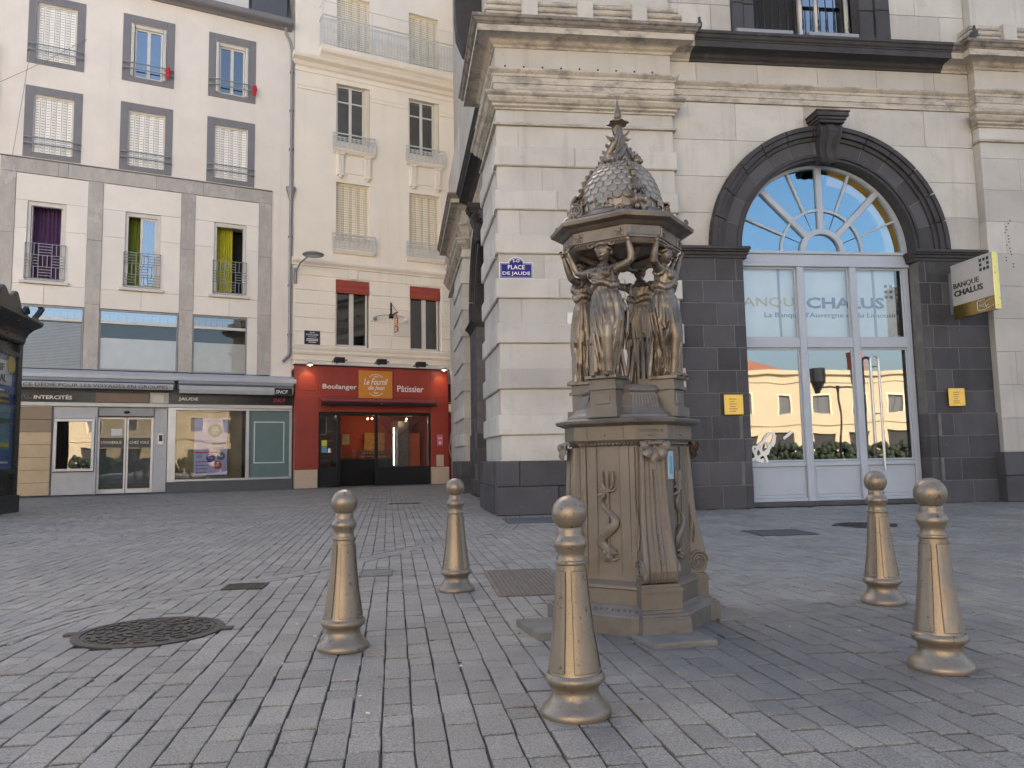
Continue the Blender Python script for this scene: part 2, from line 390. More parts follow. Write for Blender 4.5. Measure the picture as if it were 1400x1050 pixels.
    def sett(mb, it, c=.0038, org=(0, 0)):
        cx, cy, poly, dz, tx, ty = it; n = len(poly); mx = sum(p[0] for p in poly)/n; my = sum(p[1] for p in poly)/n
        z = lambda p: dz+(p[0]-mx)*tx*2+(p[1]-my)*ty*2
        ins = []
        for i in range(n):
            p = poly[i]; v = Vector((mx-p[0], my-p[1])); k = min(.45, c*1.5/max(.01, v.length)); ins.append((p[0]+v.x*k, p[1]+v.y*k))
        vs = [(p[0]-org[0], p[1]-org[1], -.02) for p in poly]+[(p[0]-org[0], p[1]-org[1], z(p)-c*.8) for p in poly]+[(p[0]-org[0], p[1]-org[1], z(p)) for p in ins]
        fs = []
        for k in (0, n):
            for i in range(n): fs.append((k+i, k+(i+1) % n, k+n+(i+1) % n, k+n+i))
        fs.append(tuple(range(2*n, 3*n))); mb.add(vs, fs)
    for it in items[:300]:
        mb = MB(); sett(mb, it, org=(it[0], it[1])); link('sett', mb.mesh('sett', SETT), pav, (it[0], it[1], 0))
    mb = MB()
    for it in items[300:]: sett(mb, it)
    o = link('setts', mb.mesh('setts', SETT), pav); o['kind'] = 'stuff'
ground()

def litter():
    mb = MB(); rg = random.Random(12)
    for k in range(46):
        x, y = rg.uniform(-2.2, 4.5), rg.uniform(1.9, 6.5); r = rg.uniform(.004, .011); a = rg.uniform(0, 3)
        mb.loft([[(x+q*math.cos(a+t), y+q*.8*math.sin(a+t), z) for t in [PI*i/3 for i in range(6)]] for q, z in ((r, .0005), (r*.8, .003))])
    o = link('chewing_gum_spots', mb.mesh('chewing_gum_spots', flat('old_gum', (.05,.048,.046), .8)), bpy.data.objects['square_pavement']); o['kind'] = 'stuff'
    mb = MB()
    for k in range(26):
        x, y = rg.uniform(-2., 4.), rg.uniform(2.2, 6.); a = rg.uniform(0, 3); l = rg.uniform(.008, .018)
        mb.tube([(x, y, .006), (x+l*math.cos(a), y+l*math.sin(a), .006)], .0035, 5)
    o = link('cigarette_ends', mb.mesh('cigarette_ends', flat('paper_white', (.55,.52,.46), .8)), bpy.data.objects['square_pavement']); o['kind'] = 'stuff'
litter()
# covers and slabs let into the paving
def round_cover(cx, cy, r, label):
    t = thing('manhole_cover', label, 'manhole cover', (cx, cy, 0))
    mb = MB(); mb.lathe([(r+.045,-.02),(r+.045,.006),(r+.005,.009),(r+.003,.003),(r-.003,.003)], 48); build(mb, 'frame', IRON, t)
    mb = MB(); mb.lathe([(r-.006,-.02),(r-.006,.0065),(0.,.0065)], 48)
    build(mb, 'lid', IRON, t)
    mb = MB()
    for ring in range(1, 7):                                    # raised cleats in rings, as cast
        rr = r*ring/7+.012; n = max(5, int(rr*70))
        for k in range(n):
            a0 = 2*PI*k/n+ring*.3; a1 = a0+2*PI/n*.62
            vs = [(q*math.cos(a), q*math.sin(a), z) for z in (.006, .0125) for q, a in ((rr-.014,a0),(rr+.012,a0),(rr+.012,a1),(rr-.014,a1))]
            mb.add(vs, [(4,5,6,7),(0,1,5,4),(1,2,6,5),(2,3,7,6),(3,0,4,7)])
    build(mb, 'tread_cleats', IRON, t, kind='stuff')
    mb = MB()
    for s in (-1, 1):
        mb = MB(); mb.box(s*(r+.06)-.035, s*(r+.06)+.035, -.03, .03, -.02, .008, c=0); build(mb, 'hinge_lug', IRON, t)
round_cover(-1.375, 4.25, .315, 'large round cast-iron manhole cover with patterned lid, left of the bollards')
round_cover(5.2, 8.58, .30, 'dark round manhole cover in the paving in front of the bank door')
def rect_cover(cx, cy, hx, hy, label, rz=0, name='access_cover', m=IRON, n=0, cat='access cover'):
    t = thing(name, label, cat, (cx, cy, 0), rz)
    mb = MB(); e = .018
    for x0, x1, y0, y1 in ((-hx-e,hx+e,-hy-e,-hy),(-hx-e,hx+e,hy,hy+e),(-hx-e,-hx,-hy,hy),(hx,hx+e,-hy,hy)): mb.box(x0, x1, y0, y1, -.02, .009)
    build(mb, 'frame', m, t)
    mb = MB(); mb.box(-hx+.002, hx-.002, -hy+.002, hy-.002, -.02, .006); build(mb, 'lid', m, t)
    if n:
        mb = MB(); d = .03; nx = int(2*hx/d); ny = int(2*hy/d)
        for i in range(nx):
            for j in range(ny):
                x = -hx+d*(i+.5); y = -hy+d*(j+.5); s = .011
                a = 1 if (i+j) % 2 else -1
                mb.box(x-s if a > 0 else x-.004, x+s if a > 0 else x+.004, y-.004 if a > 0 else y-s, y+.004 if a > 0 else y+s, .005, .010)
        build(mb, 'tread_pattern', m, t, kind='stuff')
rect_cover(.74, 5.39, .235, .54, 'grey chequered rectangular access plate between the fountain and the rear bollard', n=1, m=mat('chequer_plate', (.16,.14,.12), .6, .2, 15., bump=.2, metal=.3))
rect_cover(3.87, 8.03, .29, .27, 'dark rectangular access cover in front of the left pier of the bank', m=mat('dark_cover', (.06,.055,.055), .6, .2, 15., bump=.2))
rect_cover(-.33, 6.06, .105, .15, 'small square grey valve cover behind the left bollard', m=SLAB, cat='valve cover', name='valve_cover')
rect_cover(-1.2, 5.63, .12, .10, 'small dark grated drain cover on the seam of the two paving fields', m=IRON, n=1, cat='drain cover', name='drain_cover')
rect_cover(1.6, 10.6, .40, .42, 'large dark flat cover in the paving at the foot of the corner pilaster', m=mat('dark_cover2', (.085,.08,.08), .7, .2, 9., bump=.2))
rect_cover(-.28, 15.7, .30, .10, 'narrow dark drain grate in the street in front of the bakery', m=IRON, cat='drain grate', name='drain_grate')
def slab(pts, z, label):
    mb = MB(); mb.v = []; n = len(pts)
    cx = sum(p[0] for p in pts)/n; cy = sum(p[1] for p in pts)/n
    vs = [(x-cx, y-cy, -.02) for x, y in pts]+[(x-cx, y-cy, z-.006) for x, y in pts]+[((x-cx)*.975, (y-cy)*.975, z) for x, y in pts]
    fs = [(k+i, k+(i+1) % n, k+n+(i+1) % n, k+n+i) for k in (0, n) for i in range(n)]+[tuple(range(2*n, 3*n))]
    mb.add(vs, fs); one(mb, 'stone_slab', SLAB, label, 'stone slab', (cx, cy, 0))
slab([(.49,4.0),(.556,3.66),(.78,3.70),(.80,4.03)], .035, 'thick worn stone slab at the left foot of the fountain')
slab([(.98,3.60),(1.03,3.39),(1.335,3.425),(1.31,3.66)], .022, 'thin flat stone slab in front of the fountain base')
slab([(1.50,4.15),(1.53,3.88),(1.72,3.92),(1.74,4.17)], .012, 'low mossy stone slab at the right foot of the fountain')
# ------------------------------------------------------------------ bank building on the corner
class Fr:
    """vertical facade frame: a along the wall, o outwards, z up"""
    def __init__(s, o, t, n): s.o, s.t, s.n = o, t, n
    def __call__(s, a, o, z): return (s.o[0]+s.t[0]*a+s.n[0]*o, s.o[1]+s.t[1]*a+s.n[1]*o, z)
    def m(s): return lambda a, y, z: s(a, y, z)
FB = Fr((0, 11.86), (1, 0), (0, -1))                 # bank front, a = world x
tx, ty = -.0274, .99962
FS = Fr((1.62, 11.86), (tx, ty), (-ty, tx))          # side street, a = distance from the corner
bank = thing('bank_building', 'pale limestone corner building with dark basalt arch and glazed bank entrance', 'building', (1.26, 11.7, 0), world=True)
def pb(fr, poly, o0, o1, c=.008, m=LIME, name='stone_block', parent=None):
    mb = MB(); mb.prism(poly, o1, o0, c, fr.m()); return build(mb, name, m, parent or bank)
def rb(fr, a0, a1, z0, z1, o0, o1, c=.008, m=LIME, name='stone_block', g=.003):
    return pb(fr, [(a0+g,z0+g),(a1-g,z0+g),(a1-g,z1-g),(a0+g,z1-g)], o0, o1, c, m, name)
def course(fr, a0, a1, z0, z1, o0, o1, cuts, **k):
    xs = [a0]+[c for c in cuts if a0+.08 < c < a1-.08]+[a1]
    for p, q in zip(xs, xs[1:]): rb(fr, p, q, z0, z1, o0, o1, **k)
def sweep(path, prof, m, name, ext=None, closed=False, rng=None, smooth=False):
    """moulding: profile (out, z) carried along a plan path, outward on the left-hand normal side, mitred"""
    P = [Vector(p) for p in path]; n = len(P); miter = []
    for i in range(n):
        d1 = (P[i]-P[i-1]).normalized() if i > 0 else None
        d2 = (P[i+1]-P[i]).normalized() if i < n-1 else None
        N = lambda d: Vector((d.y, -d.x))
        if d1 is None: v = N(d2)
        elif d2 is None: v = N(d1)
        else:
            s = N(d1)+N(d2); s.normalize(); v = s/max(.2, s.dot(N(d1)))
        miter.append(v)
    i0, i1 = rng or (0, n-1); mb = MB(); rings = []
    for i in range(i0, i1+1):
        rings.append([(P[i].x+miter[i].x*o, P[i].y+miter[i].y*o, z) for o, z in prof])
    k = len(prof); vs = [p for r in rings for p in r]; fs = []
    for i in range(len(rings)-1):
        for j in range(k-1): fs.append((i*k+j, (i+1)*k+j, (i+1)*k+j+1, i*k+j+1))
    fs += [tuple(range(k)), tuple(range((len(rings)-1)*k, len(rings)*k))]
    mb.add(vs, fs); return build(mb, name, m, bank)
PW = FB; HALF = 1.545
def pt(fr, a, o): q = fr(a, o, 0); return (q[0], q[1])
ZC = 4.21                                             # springing of the arches
def arch_bay(fr, a0, a1, ac, detail):
    L, Rr = ac-HALF, ac+HALF; ro = 2.10; zt = 6.74; h = ZC-.15-.0
    ch = (ZC-.15)/11
    rg = random.Random(int(a0*10))
    for side, (p0, p1) in enumerate(((a0, L), (Rr, a1))):        # basalt piers, course by course
        for i in range(11):
            w = p1-p0; edge = .20 if i % 2 else .13
            cut = [p0+w*(.38 if i % 2 else .55)+rg.uniform(-.06, .06)]
            cut += [L-edge] if side == 0 else [Rr+edge]
            xs = sorted([p0]+cut+[p1])
            for u, v in zip(xs, xs[1:]):
                rb(fr, u, v, i*ch, (i+1)*ch, -.25 if (u == Rr or v == L) else -.12, .045+(.035 if i < 4 and not (u == Rr or v == L) else 0), .008, BAS, 'basalt_block', .0055)
        q0, q1 = (p0+.005, p1-.005)
        mb = MB(); mb.prism([(q0,4*ch-.004),(q1,4*ch-.004),(q1,ZC-.15),(q0,ZC-.15)], .0385, -.2, 0, fr.m()); r0, r1 = (q0, L-edge-.02) if side == 0 else (Rr+edge+.02, q1); mb.prism([(r0,0),(r1,0),(r1,4*ch-.006),(r0,4*ch-.006)], .073, -.2, 0, fr.m()); mb.prism([(q0+.001,0),(q1-.001,0),(q1-.001,4*ch-.005),(q0+.001,4*ch-.005)], .0385, -.19, 0, fr.m()); build(mb, 'pier_core', BASM, bank)
        # impost moulding
        e0, e1 = (p0, p1+.03) if side == 0 else (p0-.03, p1)
        path = [pt(fr, e0, 0), pt(fr, e1, 0)] 
        mb = MB()
        for z0, z1, o in ((-.15,-.10,.07),(-.10,-.05,.10),(-.05,-.02,.14),(-.02,.03,.17)):
            b0, b1 = (e0, e1+o*.35) if side == 0 else (e0-o*.35, e1)
            mb.prism([(b0,ZC+z0),(b1,ZC+z0),(b1,ZC+z1),(b0,ZC+z1)], o, -.2, .006, fr.m())
        build(mb, 'impost', BASD, bank)
    # voussoirs: a plain ring and a moulded outer ring
    nv = 13; zb = ZC+.03
    for k in range(nv):
        t0 = PI*k/nv; t1 = PI*(k+1)/nv; e = .0035; ts = [t0+e+(t1-t0-2*e)*q/4 for q in range(5)]
        ring = lambda r: [(ac-r*math.cos(t), zb+r*math.sin(t)) for t in ts]
        if k != nv//2:
            pb(fr, ring(HALF+.09)[::1]+ring(1.86)[::-1], -.12, .05, .006, BAS, 'voussoir')
        m2 = MB()
        for r0, r1, o in ((1.863,1.93,.085),(1.933,2.02,.13),(2.023,ro,.16)):
            m2.prism(ring(r0)+ring(r1)[::-1], o, -.02, .006, fr.m())
        build(m2, 'arch_moulding', BASD, bank)
    ts = [PI*q/40 for q in range(41)]
    ring = lambda r: [(ac-r*math.cos(t), zb+r*math.sin(t)) for t in ts]
    mb = MB()
    for i in range(40):
        for r0, r1, o in ((HALF, HALF+.045, .03),(HALF+.048, HALF+.088, .06)):
            A, B = ring(r0), ring(r1); mb.prism([A[i],A[i+1],B[i+1],B[i]], o, -.25, 0, fr.m())
    build(mb, 'arch_intrados', BASD, bank)
    mb = MB()
    for i in range(40):
        A, B = ring(HALF+.07), ring(ro); mb.prism([A[i],A[i+1],B[i+1],B[i]], .0435, -.2, 0, fr.m())
    build(mb, 'arch_core', BASM, bank)
    # keystone console
    kz = zb+HALF+.02
    mb = MB()
    prof = [(o_*.85, kz-.10+(z_-kz+.10)*.82) for o_, z_ in [(.10,kz-.10),(.19,kz-.09),(.225,kz-.03),(.20,kz+.05),(.185,kz+.12),(.20,kz+.20),(.25,kz+.30),(.30,kz+.40),(.335,kz+.50),(.335,kz+.60),(.28,kz+.66),(0,kz+.66)]]
    ws = (-1,-.86,-.72,-.4,-.28,.28,.4,.72,.86,1); dd = (0,0,-.03,-.03,.012,.012,-.03,-.03,0,0)
    rings = []
    for o, z in prof:
        t = (z-kz+.1)/.62; w = .14+.065*t
        rings.append([fr(ac+w*s, max(0, o+d*min(1, o*6)), z) for s, d in zip(ws, dd)])
    k = len(ws); vs = [p for r in rings for p in r]; fs = [(i*k+j, i*k+j+1, (i+1)*k+j+1, (i+1)*k+j) for i in range(len(rings)-1) for j in range(k-1)]
    b0 = len(vs)
    for (o, z), r in zip(prof, rings):
        t = (z-kz+.1)/.62; w = .14+.065*t
        vs += [fr(ac-w, -.05, z), fr(ac+w, -.05, z)]
    for i in range(len(rings)-1):
        fs += [(i*k, (i+1)*k, b0+2*i+2, b0+2*i), (i*k+k-1, b0+2*i+1, b0+2*i+3, (i+1)*k+k-1)]
    fs.append(tuple(range(k))); mb.add(vs, fs)
    for s in (-1, 1):                                             # side scrolls
        for zc, oc, r0 in ((kz+.40,.175,.09),(kz-.03,.11,.055)):
            w = (.14+.065*((zc-kz+.1)/.62))*s; pts = []
            for q in range(26):
                a = q*.55; r = r0*(1-q/30); pts.append(fr(ac+w+s*.008, oc+r*math.cos(a), zc+r*math.sin(a)))
            mb.tube(pts, .013, 6)
    for z0, z1, o, w in ((kz+.523,kz+.57,.31,.225),(kz+.57,kz+.62,.335,.25),(kz+.62,kz+.69,.365,.28),(kz+.69,kz+.715,.38,.295)):
        mb.prism([(ac-w,z0),(ac+w,z0),(ac+w,z1),(ac-w,z1)], o, -.02, .006, fr.m())
    build(mb, 'keystone', BASD, bank)
    # ashlar above the piers, cut round the arch
    zs = [ZC+.03, 4.84, 5.46, 6.09, zt]
    for i in range(4):
        z0, z1 = zs[i], zs[i+1]
        for sgn in (-1, 1):
            end = a0 if sgn < 0 else a1; far = abs(end-ac); g = .003
            def cx(z): 
                d = ro+.006; q = d*d-(z-zb)**2; return math.sqrt(q) if q > 0 else .003
            if i < 3: cuts = [far]+([far-(.62 if i % 2 else 1.1)] if far-1.15 > cx((z0+z1)/2)+.25 else [])
            else: cuts = [far, far-(1.15 if sgn < 0 else .9), .30]
            cuts = sorted(set(cuts))
            lo = None
            if cuts[0] == .30 and i == 3:
                lo = .33; cuts = [c for c in cuts if c > .4]
            prev = lo
            for q in cuts:
                N = 10
                if prev is None or i == 3 and prev == lo:
                    base = []
                    for s in range(N+1):
                        z = z0+g+(z1-z0-2*g)*s/N; x = cx(z)+g
                        if lo: x = max(x, lo)
                        base.append((x, z))
                    poly = base+[(q-g, z1-g), (q-g, z0+g)]
                else: poly = [(prev+g,z1-g),(q-g,z1-g),(q-g,z0+g),(prev+g,z0+g)]
                if poly[0][0] < q-.02 or len(poly) == 4:
                    pl = [(max(-1e9, min(x, q-g)), z) for x, z in poly]
                    pl = [(ac+sgn*x, z) for x, z in pl]
                    pb(fr, pl, -.1, rg.uniform(-.002,.002), .004, LIME)
                prev = q
    course(fr, a0, a1, 7.06, 7.44, -.1, 0, [a0+.5+1.08*k for k in range(6)], c=.004)
    mb = MB()
    def back(x0, x1, z0, z1): mb.prism([(x0,z0),(x1,z0),(x1,z1),(x0,z1)], -.012, -.3, 0, fr.m())
    back(a0, ac-1.95, ZC, 7.5); back(ac+1.95, a1, ZC, 7.5); back(ac-1.95, ac+1.95, zb+2.04, 7.5)
    for i in range(20):
        x0 = -1.95+.195*i; x1 = x0+.195; x = min(abs(x0), abs(x1)); z = zb+math.sqrt(max(0, 2.05**2-x*x)); 
        mb.prism([(ac+x0, z-.12 if abs(x)>1.2 else z-.03),(ac+x1, z-.12 if abs(x)>1.2 else z-.03),(ac+x1, zb+2.04),(ac+x0, zb+2.04)], -.014, -.3, 0, fr.m()) if z < zb+2.0 else None
    build(mb, 'wall_core', MORT, bank)

def pilaster(fr, a0, a1, out, rust, zlo=0.):
    rg = random.Random(int(a0*7)+2)
    # plinth
    course(fr, a0-.10, a1+.06, zlo, .43, -.05, out+.12, [a0+.85, a0+1.9], m=BAS, name='basalt_block', c=.012)
    course(fr, a0-.09, a1+.05, .43, .815, -.05, out+.11, [a0+.26, a0+1.35, a0+2.3], m=BAS, name='basalt_block', c=.012)
    mb = MB(); mb.prism([(a0+.01,.0),(a1-.01,.0),(a1-.01,6.2),(a0+.01,6.2)], out-.02, -.3, 0, fr.m()); build(mb, 'pilaster_core', MORT, bank)
    z = .815; up = False
    cutsA = ([.72, 1.9], [1.25, 2.25], [.35, 1.5], [.95, 2.0])
    i = 0
    while z < 6.08:
        if rust:
            h = .315 if up else .395
            if z+h > 6.0: h = 6.14-z
        else:
            h = .56
            if z+h > 5.9: h = 6.14-z
        cs = [a0+c*(a1-a0)/2.9 for c in cutsA[i % 4]] if not (rust and z < 2.3) else [a0+1.7+rg.uniform(-.3,.3)] if False else []
        if z >= 2.3 or not rust: cs = [a0+c*(a1-a0)/2.9 for c in cutsA[i % 4]][: (1 if rg.random() < .5 else 2)]
        if rust and up:
            course(fr, a0-.045, a1+.045, z, z+h, -.05, out+.045, cs, c=.018, g=.001)
        else:
            course(fr, a0, a1, z, z+h, -.05, out, cs, c=.004, g=.0015)
        z += h; i += 1; up = not up

path = []
SA, SB2 = 2.9, 8.45
# plan of the two facades, walking so that the outside lies on the right
for a, o in ((13., .22),(8.0, .22),(8.0, 0),(1.9, 0),(1.9, .36)): path.append(pt(FS, a, o))
path.append((1.26, 11.70))
for a, o in ((4.17, .16),(4.17, 0),(4.55, 0),(9.12, 0),(9.64, 0),(9.64, .16),(13.4, .16)): path.append(pt(FB, a, o))
pthv = path
def rails(prof, name, m, runs):
    for r0, r1, mm in runs: sweep(pthv, prof, mm or m, name, rng=(r0, r1))
ALLW = [(0,1,None),(1,3,None),(3,5,None),(5,7,None),(7,9,None),(9,12,None)]
PIL = [(0,2,None),(4,7,None),(10,12,None)]
arch_bay(FB, 4.17, 9.64, 6.864, True)
arch_bay(FS, 1.9, 8.0, 4.95, False)
pilaster(FB, 1.26, 4.17, .16, True)
pilaster(FB, 9.64, 12.5, .16, False)
pilaster(FS, .17, 1.9, .36, True)
pilaster(FS, 8.0, 10.9, .22, True)
# side return of the second street pilaster faces the square
# neck moulding, capital and entablature of the pilasters
rails([(-.1,6.14),(.05,6.14),(.055,6.17),(.03,6.19),(-.1,6.19)], 'necking', LIME2, PIL)
rails([(-.1,6.19),(.0,6.19),(.0,6.40),(-.1,6.40)], 'neck_block', LIME, PIL)
rails([(-.1,6.40),(.03,6.40),(.03,6.43),(.07,6.45),(.07,6.48),(.11,6.50),(.145,6.55),(.145,6.575),(.175,6.59),(.195,6.61),(.195,6.645),(-.1,6.67)], 'capital', LIME2, PIL)
ARC = [(-.1,6.74),(.03,6.74),(.03,6.83),(.045,6.835),(.045,6.94),(.06,6.945),(.065,6.985),(.095,7.01),(.115,7.035),(.115,7.06),(-.1,7.08)]
rails([(-.1,6.67),(.02,6.67),(.02,6.74),(-.1,6.74)], 'architrave_step', LIME, PIL)
rails(ARC, 'architrave', LIME2, ALLW)
rails([(-.1,7.08),(.0,7.08),(.0,7.44),(-.1,7.44)], 'frieze', LIME, PIL)
COR1 = [(-.1,7.44),(.02,7.44),(.03,7.475),(.07,7.50),(.09,7.535),(.12,7.55),(.29,7.56),(.29,7.55),(.31,7.55),(.31,7.655),(-.1,7.655)]
COR2 = [(-.1,7.655),(.325,7.655),(.325,7.675),(.35,7.69),(.37,7.73),(.395,7.745),(.395,7.79),(-.1,7.85)]
bd = BASD
rails(COR1, 'cornice', LIME2, [(0,1,None),(1,2,None),(2,3,bd),(3,5,None),(5,8,None),(8,9,bd),(9,12,None)])
rails(COR2, 'cornice_top', SOOT, [(0,1,None),(1,2,None),(2,3,bd),(3,5,None),(5,8,None),(8,9,bd),(9,12,None)])
# storey above the cornice: pilaster bases, ashlar, the big window
for fr, a0, a1, out in ((FB,1.26,4.17,.16),(FB,9.64,12.5,.16),(FS,.17,1.9,.36)):
    mb = MB()
    for z0, z1, o in ((7.80,7.98,.17),(7.98,8.06,.19),(8.06,8.11,.13),(8.11,8.18,.15),(8.18,8.22,.10)):
        mb.prism([(a0-o+.02,z0),(a1+o-.02,z0),(a1+o-.02,z1),(a0-o+.02,z1)], out+o, -.2, .02, fr.m())
    build(mb, 'pilaster_base', LIME2, bank)
    for i in range(3):
        for k, c in enumerate((a0+.55, a0+1.45, a0+2.35) if a1-a0 > 2 else (a0+.85,)):
            if i: continue
            mb = MB(); mb.prism([(c-.13,7.84),(c+.13,7.84),(c+.13,8.17),(c-.13,8.17)], out+.24, out+.1, .012, fr.m()); build(mb, 'base_block', LIME, bank)
    for i in range(7):
        course(fr, a0, a1, 8.22+.62*i, 8.84+.62*i, -.1, out, [a0+(.9 if i % 2 else 1.6)] if a1-a0 > 2 else [], c=.004)
W0, W1 = 5.33, 8.22
for i in range(6):
    z0 = 7.86+.62*i
    course(FB, 4.17, W0, z0, z0+.62, -.1, 0, [4.17+(.45 if i % 2 else .8)], c=.004)
    course(FB, W1, 9.64, z0, z0+.62, -.1, 0, [W1+(.5 if i % 2 else .95)], c=.004)
for s, (x0, x1) in ((-1, (W0, W0+.42)), (1, (W1-.55, W1))):
    for i in range(5):
        z0 = 7.86+.66*i
        for k in range(2):
            u0 = x0+(x1-x0)*k/2; u1 = x0+(x1-x0)*(k+1)/2; o = .05 if (k == 0) == (s < 0) else .01
            rb(FB, u0, u1, z0, z0+.66, -.25, o, .014, BAS, 'basalt_block', .004)
w = thing  # window of the upper storey
mb = MB(); mb.prism([(W0+.42,7.86),(W1-.55,7.86),(W1-.55,11.2),(W0+.42,11.2)], -.5, -.55, 0, FB.m()); build(mb, 'window_recess', DARKIN, bank)
mb = MB()
for x in (6.74, 7.05, 7.62): mb.prism([(x,7.9),(x+.075,7.9),(x+.075,11.2),(x,11.2)], -.33, -.40, .008, FB.m())
mb.prism([(6.74,9.35),(7.7,9.35),(7.7,9.43),(6.74,9.43)], -.34, -.40, 0, FB.m())
uw = build(mb, 'window', OFFW, bank)
mb = MB(); mb.prism([(6.82,7.95),(7.05,7.95),(7.05,9.35),(6.82,9.35)], -.36, -.37, 0, FB.m()); mb.prism([(7.13,7.95),(7.62,7.95),(7.62,9.35),(7.13,9.35)], -.36, -.37, 0, FB.m()); build(mb, 'pane', GL, uw)
rl = MB(); rl.prism([(W0+.43,8.85),(W1-.56,8.85),(W1-.56,8.9),(W0+.43,8.9)], -.12, -.17, 0, FB.m())
railing = build(rl, 'railing', BLK, bank)
for k in range(13):
    x = W0+.52+k*.143
    def bal(mb):
        mb.lathe([(.009,0),(.009,.32),(.02,.36),(.02,.40),(.012,.43),(.016,.5),(.009,.56),(.009,.98)], 8)
    p = FB(x, -.145, 7.87); og = ORG['bank_building']
    inst('baluster', 'bal', bal, BLK, railing, (p[0]-og[0], p[1]-og[1], p[2]-og[2]), smooth=True)
for x0, x1 in ((5.27, 6.25), (6.53, 7.42)):
    mb = MB(); mb.prism([(x0,7.80),(x1,7.80),(x1,7.875),(x0,7.875)], .36, -.3, .01, FB.m()); build(mb, 'sill_slab', GREYM, bank)
# upper mass and roof
mb = MB(); mb.prism([(1.4,11.2),(30,11.2),(30,19),(1.4,19)], 0, -16, 0, FB.m()); build(mb, 'upper_wall', LIME, bank)
mb = MB(); mb.box(1.9, 30, 12.9, 28, 0.2, 11.2); build(mb, 'inner_mass', DARKIN, bank)
mb = MB(); mb.prism([(11.3,0),(16,0),(16,11.2),(11.3,11.2)], 0, -.4, 0, FS.m()); build(mb, 'street_wall', LIME, bank)
mb = MB(); mb.prism([(-.1,7.86),(11.3,7.86),(11.3,11.2),(-.1,11.2)], -.02, -.5, 0, FS.m()); build(mb, 'street_upper_wall', LIME, bank)
mb = MB(); mb.prism([(12.5,0),(30,0),(30,11.2),(12.5,11.2)], .02, -.5, 0, FB.m()); build(mb, 'front_wall', LIME, bank)
mb = MB(); mb.loft([[(1.2,11.4,19),(30.2,11.4,19),(30.2,28,19),(1.2,28,19)],[(5,16,23),(27,16,23),(27,24,23),(5,24,23)]]); build(mb, 'roof', GREYP, bank)
# closed shutter-like back of the street arch
mb = MB(); mb.prism([(4.95-HALF,0),(4.95+HALF,0),(4.95+HALF,6),(4.95-HALF,6)], -.30, -.34, 0, FS.m()); build(mb, 'street_arch_infill', DGREY, bank)
mb = MB(); mb.tube([FS(.15,.10,7.86), FS(-.02,.42,8.02), FS(-.25,.5,8.5), FS(-.2,.38,9.3)], [.10,.16,.2,.16], 12); 

# ---- glazed bank entrance
YD = -.24
door = build(MB().add([], []), 'entrance', DOORP, bank) if False else None
def bar(mb, x0, x1, z0, z1, o0=YD-.06, o1=YD+.02, c=.008): mb.prism([(x0,z0),(x1,z0),(x1,z1),(x0,z1)], o1, o0, c, FB.m())
AC = 6.864; DL, DR = AC-HALF+.003, AC+HALF-.003; M1, M2 = 6.425, 7.375
mb = MB()
bar(mb, DL, DL+.07, .07, 4.0); bar(mb, DR-.10, DR, .07, 4.0)
for m in (M1, M2): bar(mb, m-.06, m+.06, .07, 4.0, o1=YD+.045)
xs = [(DL+.07, M1-.06), (M1+.06, M2-.06), (M2+.06, DR-.10)]
for x0, x1 in xs:
    bar(mb, x0, x1, .07, .13); bar(mb, x0, x1, .64, .715); bar(mb, x0, x1, 2.62, 2.78, o1=YD+.035)
bar(mb, DL, DR, 4.0, 4.06, o1=YD+.06); bar(mb, DL, DR, 4.06, 4.22, o1=YD+.02); bar(mb, DL, DR, 4.22, 4.27, o1=YD+.05)
fr_ = build(mb, 'entrance_frame', DOORP, bank)
mb = MB(); mb.prism([(DL,-.01),(DR,-.01),(DR,.068),(DL,.068)], YD+.05, YD-.3, .01, FB.m()); build(mb, 'threshold', BAS, bank)
for i, (x0, x1) in enumerate(xs):
    mb = MB(); mb.prism([(x0+.003,.133),(x1-.003,.133),(x1-.003,.637),(x0+.003,.637)], YD-.012, YD-.05, 0, FB.m())
    mb.prism([(x0+.05,.175),(x1-.05,.175),(x1-.05,.595),(x0+.05,.595)], YD-.004, YD-.02, .008, FB.m()); build(mb, 'bottom_panel', DOORP, fr_)
    mb = MB(); mb.prism([(x0+.002,.717),(x1-.002,.717),(x1-.002,2.618),(x0+.002,2.618)], YD-.02, YD-.028, 0, FB.m()); build(mb, 'pane', GL_BANK, fr_)
    mb = MB(); mb.prism([(x0+.002,2.782),(x1-.002,2.782),(x1-.002,3.998),(x0+.002,3.998)], YD-.02, YD-.028, 0, FB.m()); build(mb, 'pane', GL_UP, fr_)
    mb = MB()
    for u0, u1, v0, v1 in ((x0,x0+.03,.72,2.62),(x1-.03,x1,.72,2.62),(x0+.03,x1-.03,2.585,2.62),(x0+.03,x1-.03,.72,.75),(x0,x0+.03,2.78,4.0),(x1-.03,x1,2.78,4.0),(x0+.03,x1-.03,3.965,4.0),(x0+.03,x1-.03,2.78,2.81)):
        mb.prism([(u0,v0),(u1,v0),(u1,v1),(u0,v1)], YD-.004, YD-.019, .004, FB.m())
    build(mb, 'glazing_bead', DOORP, fr_)
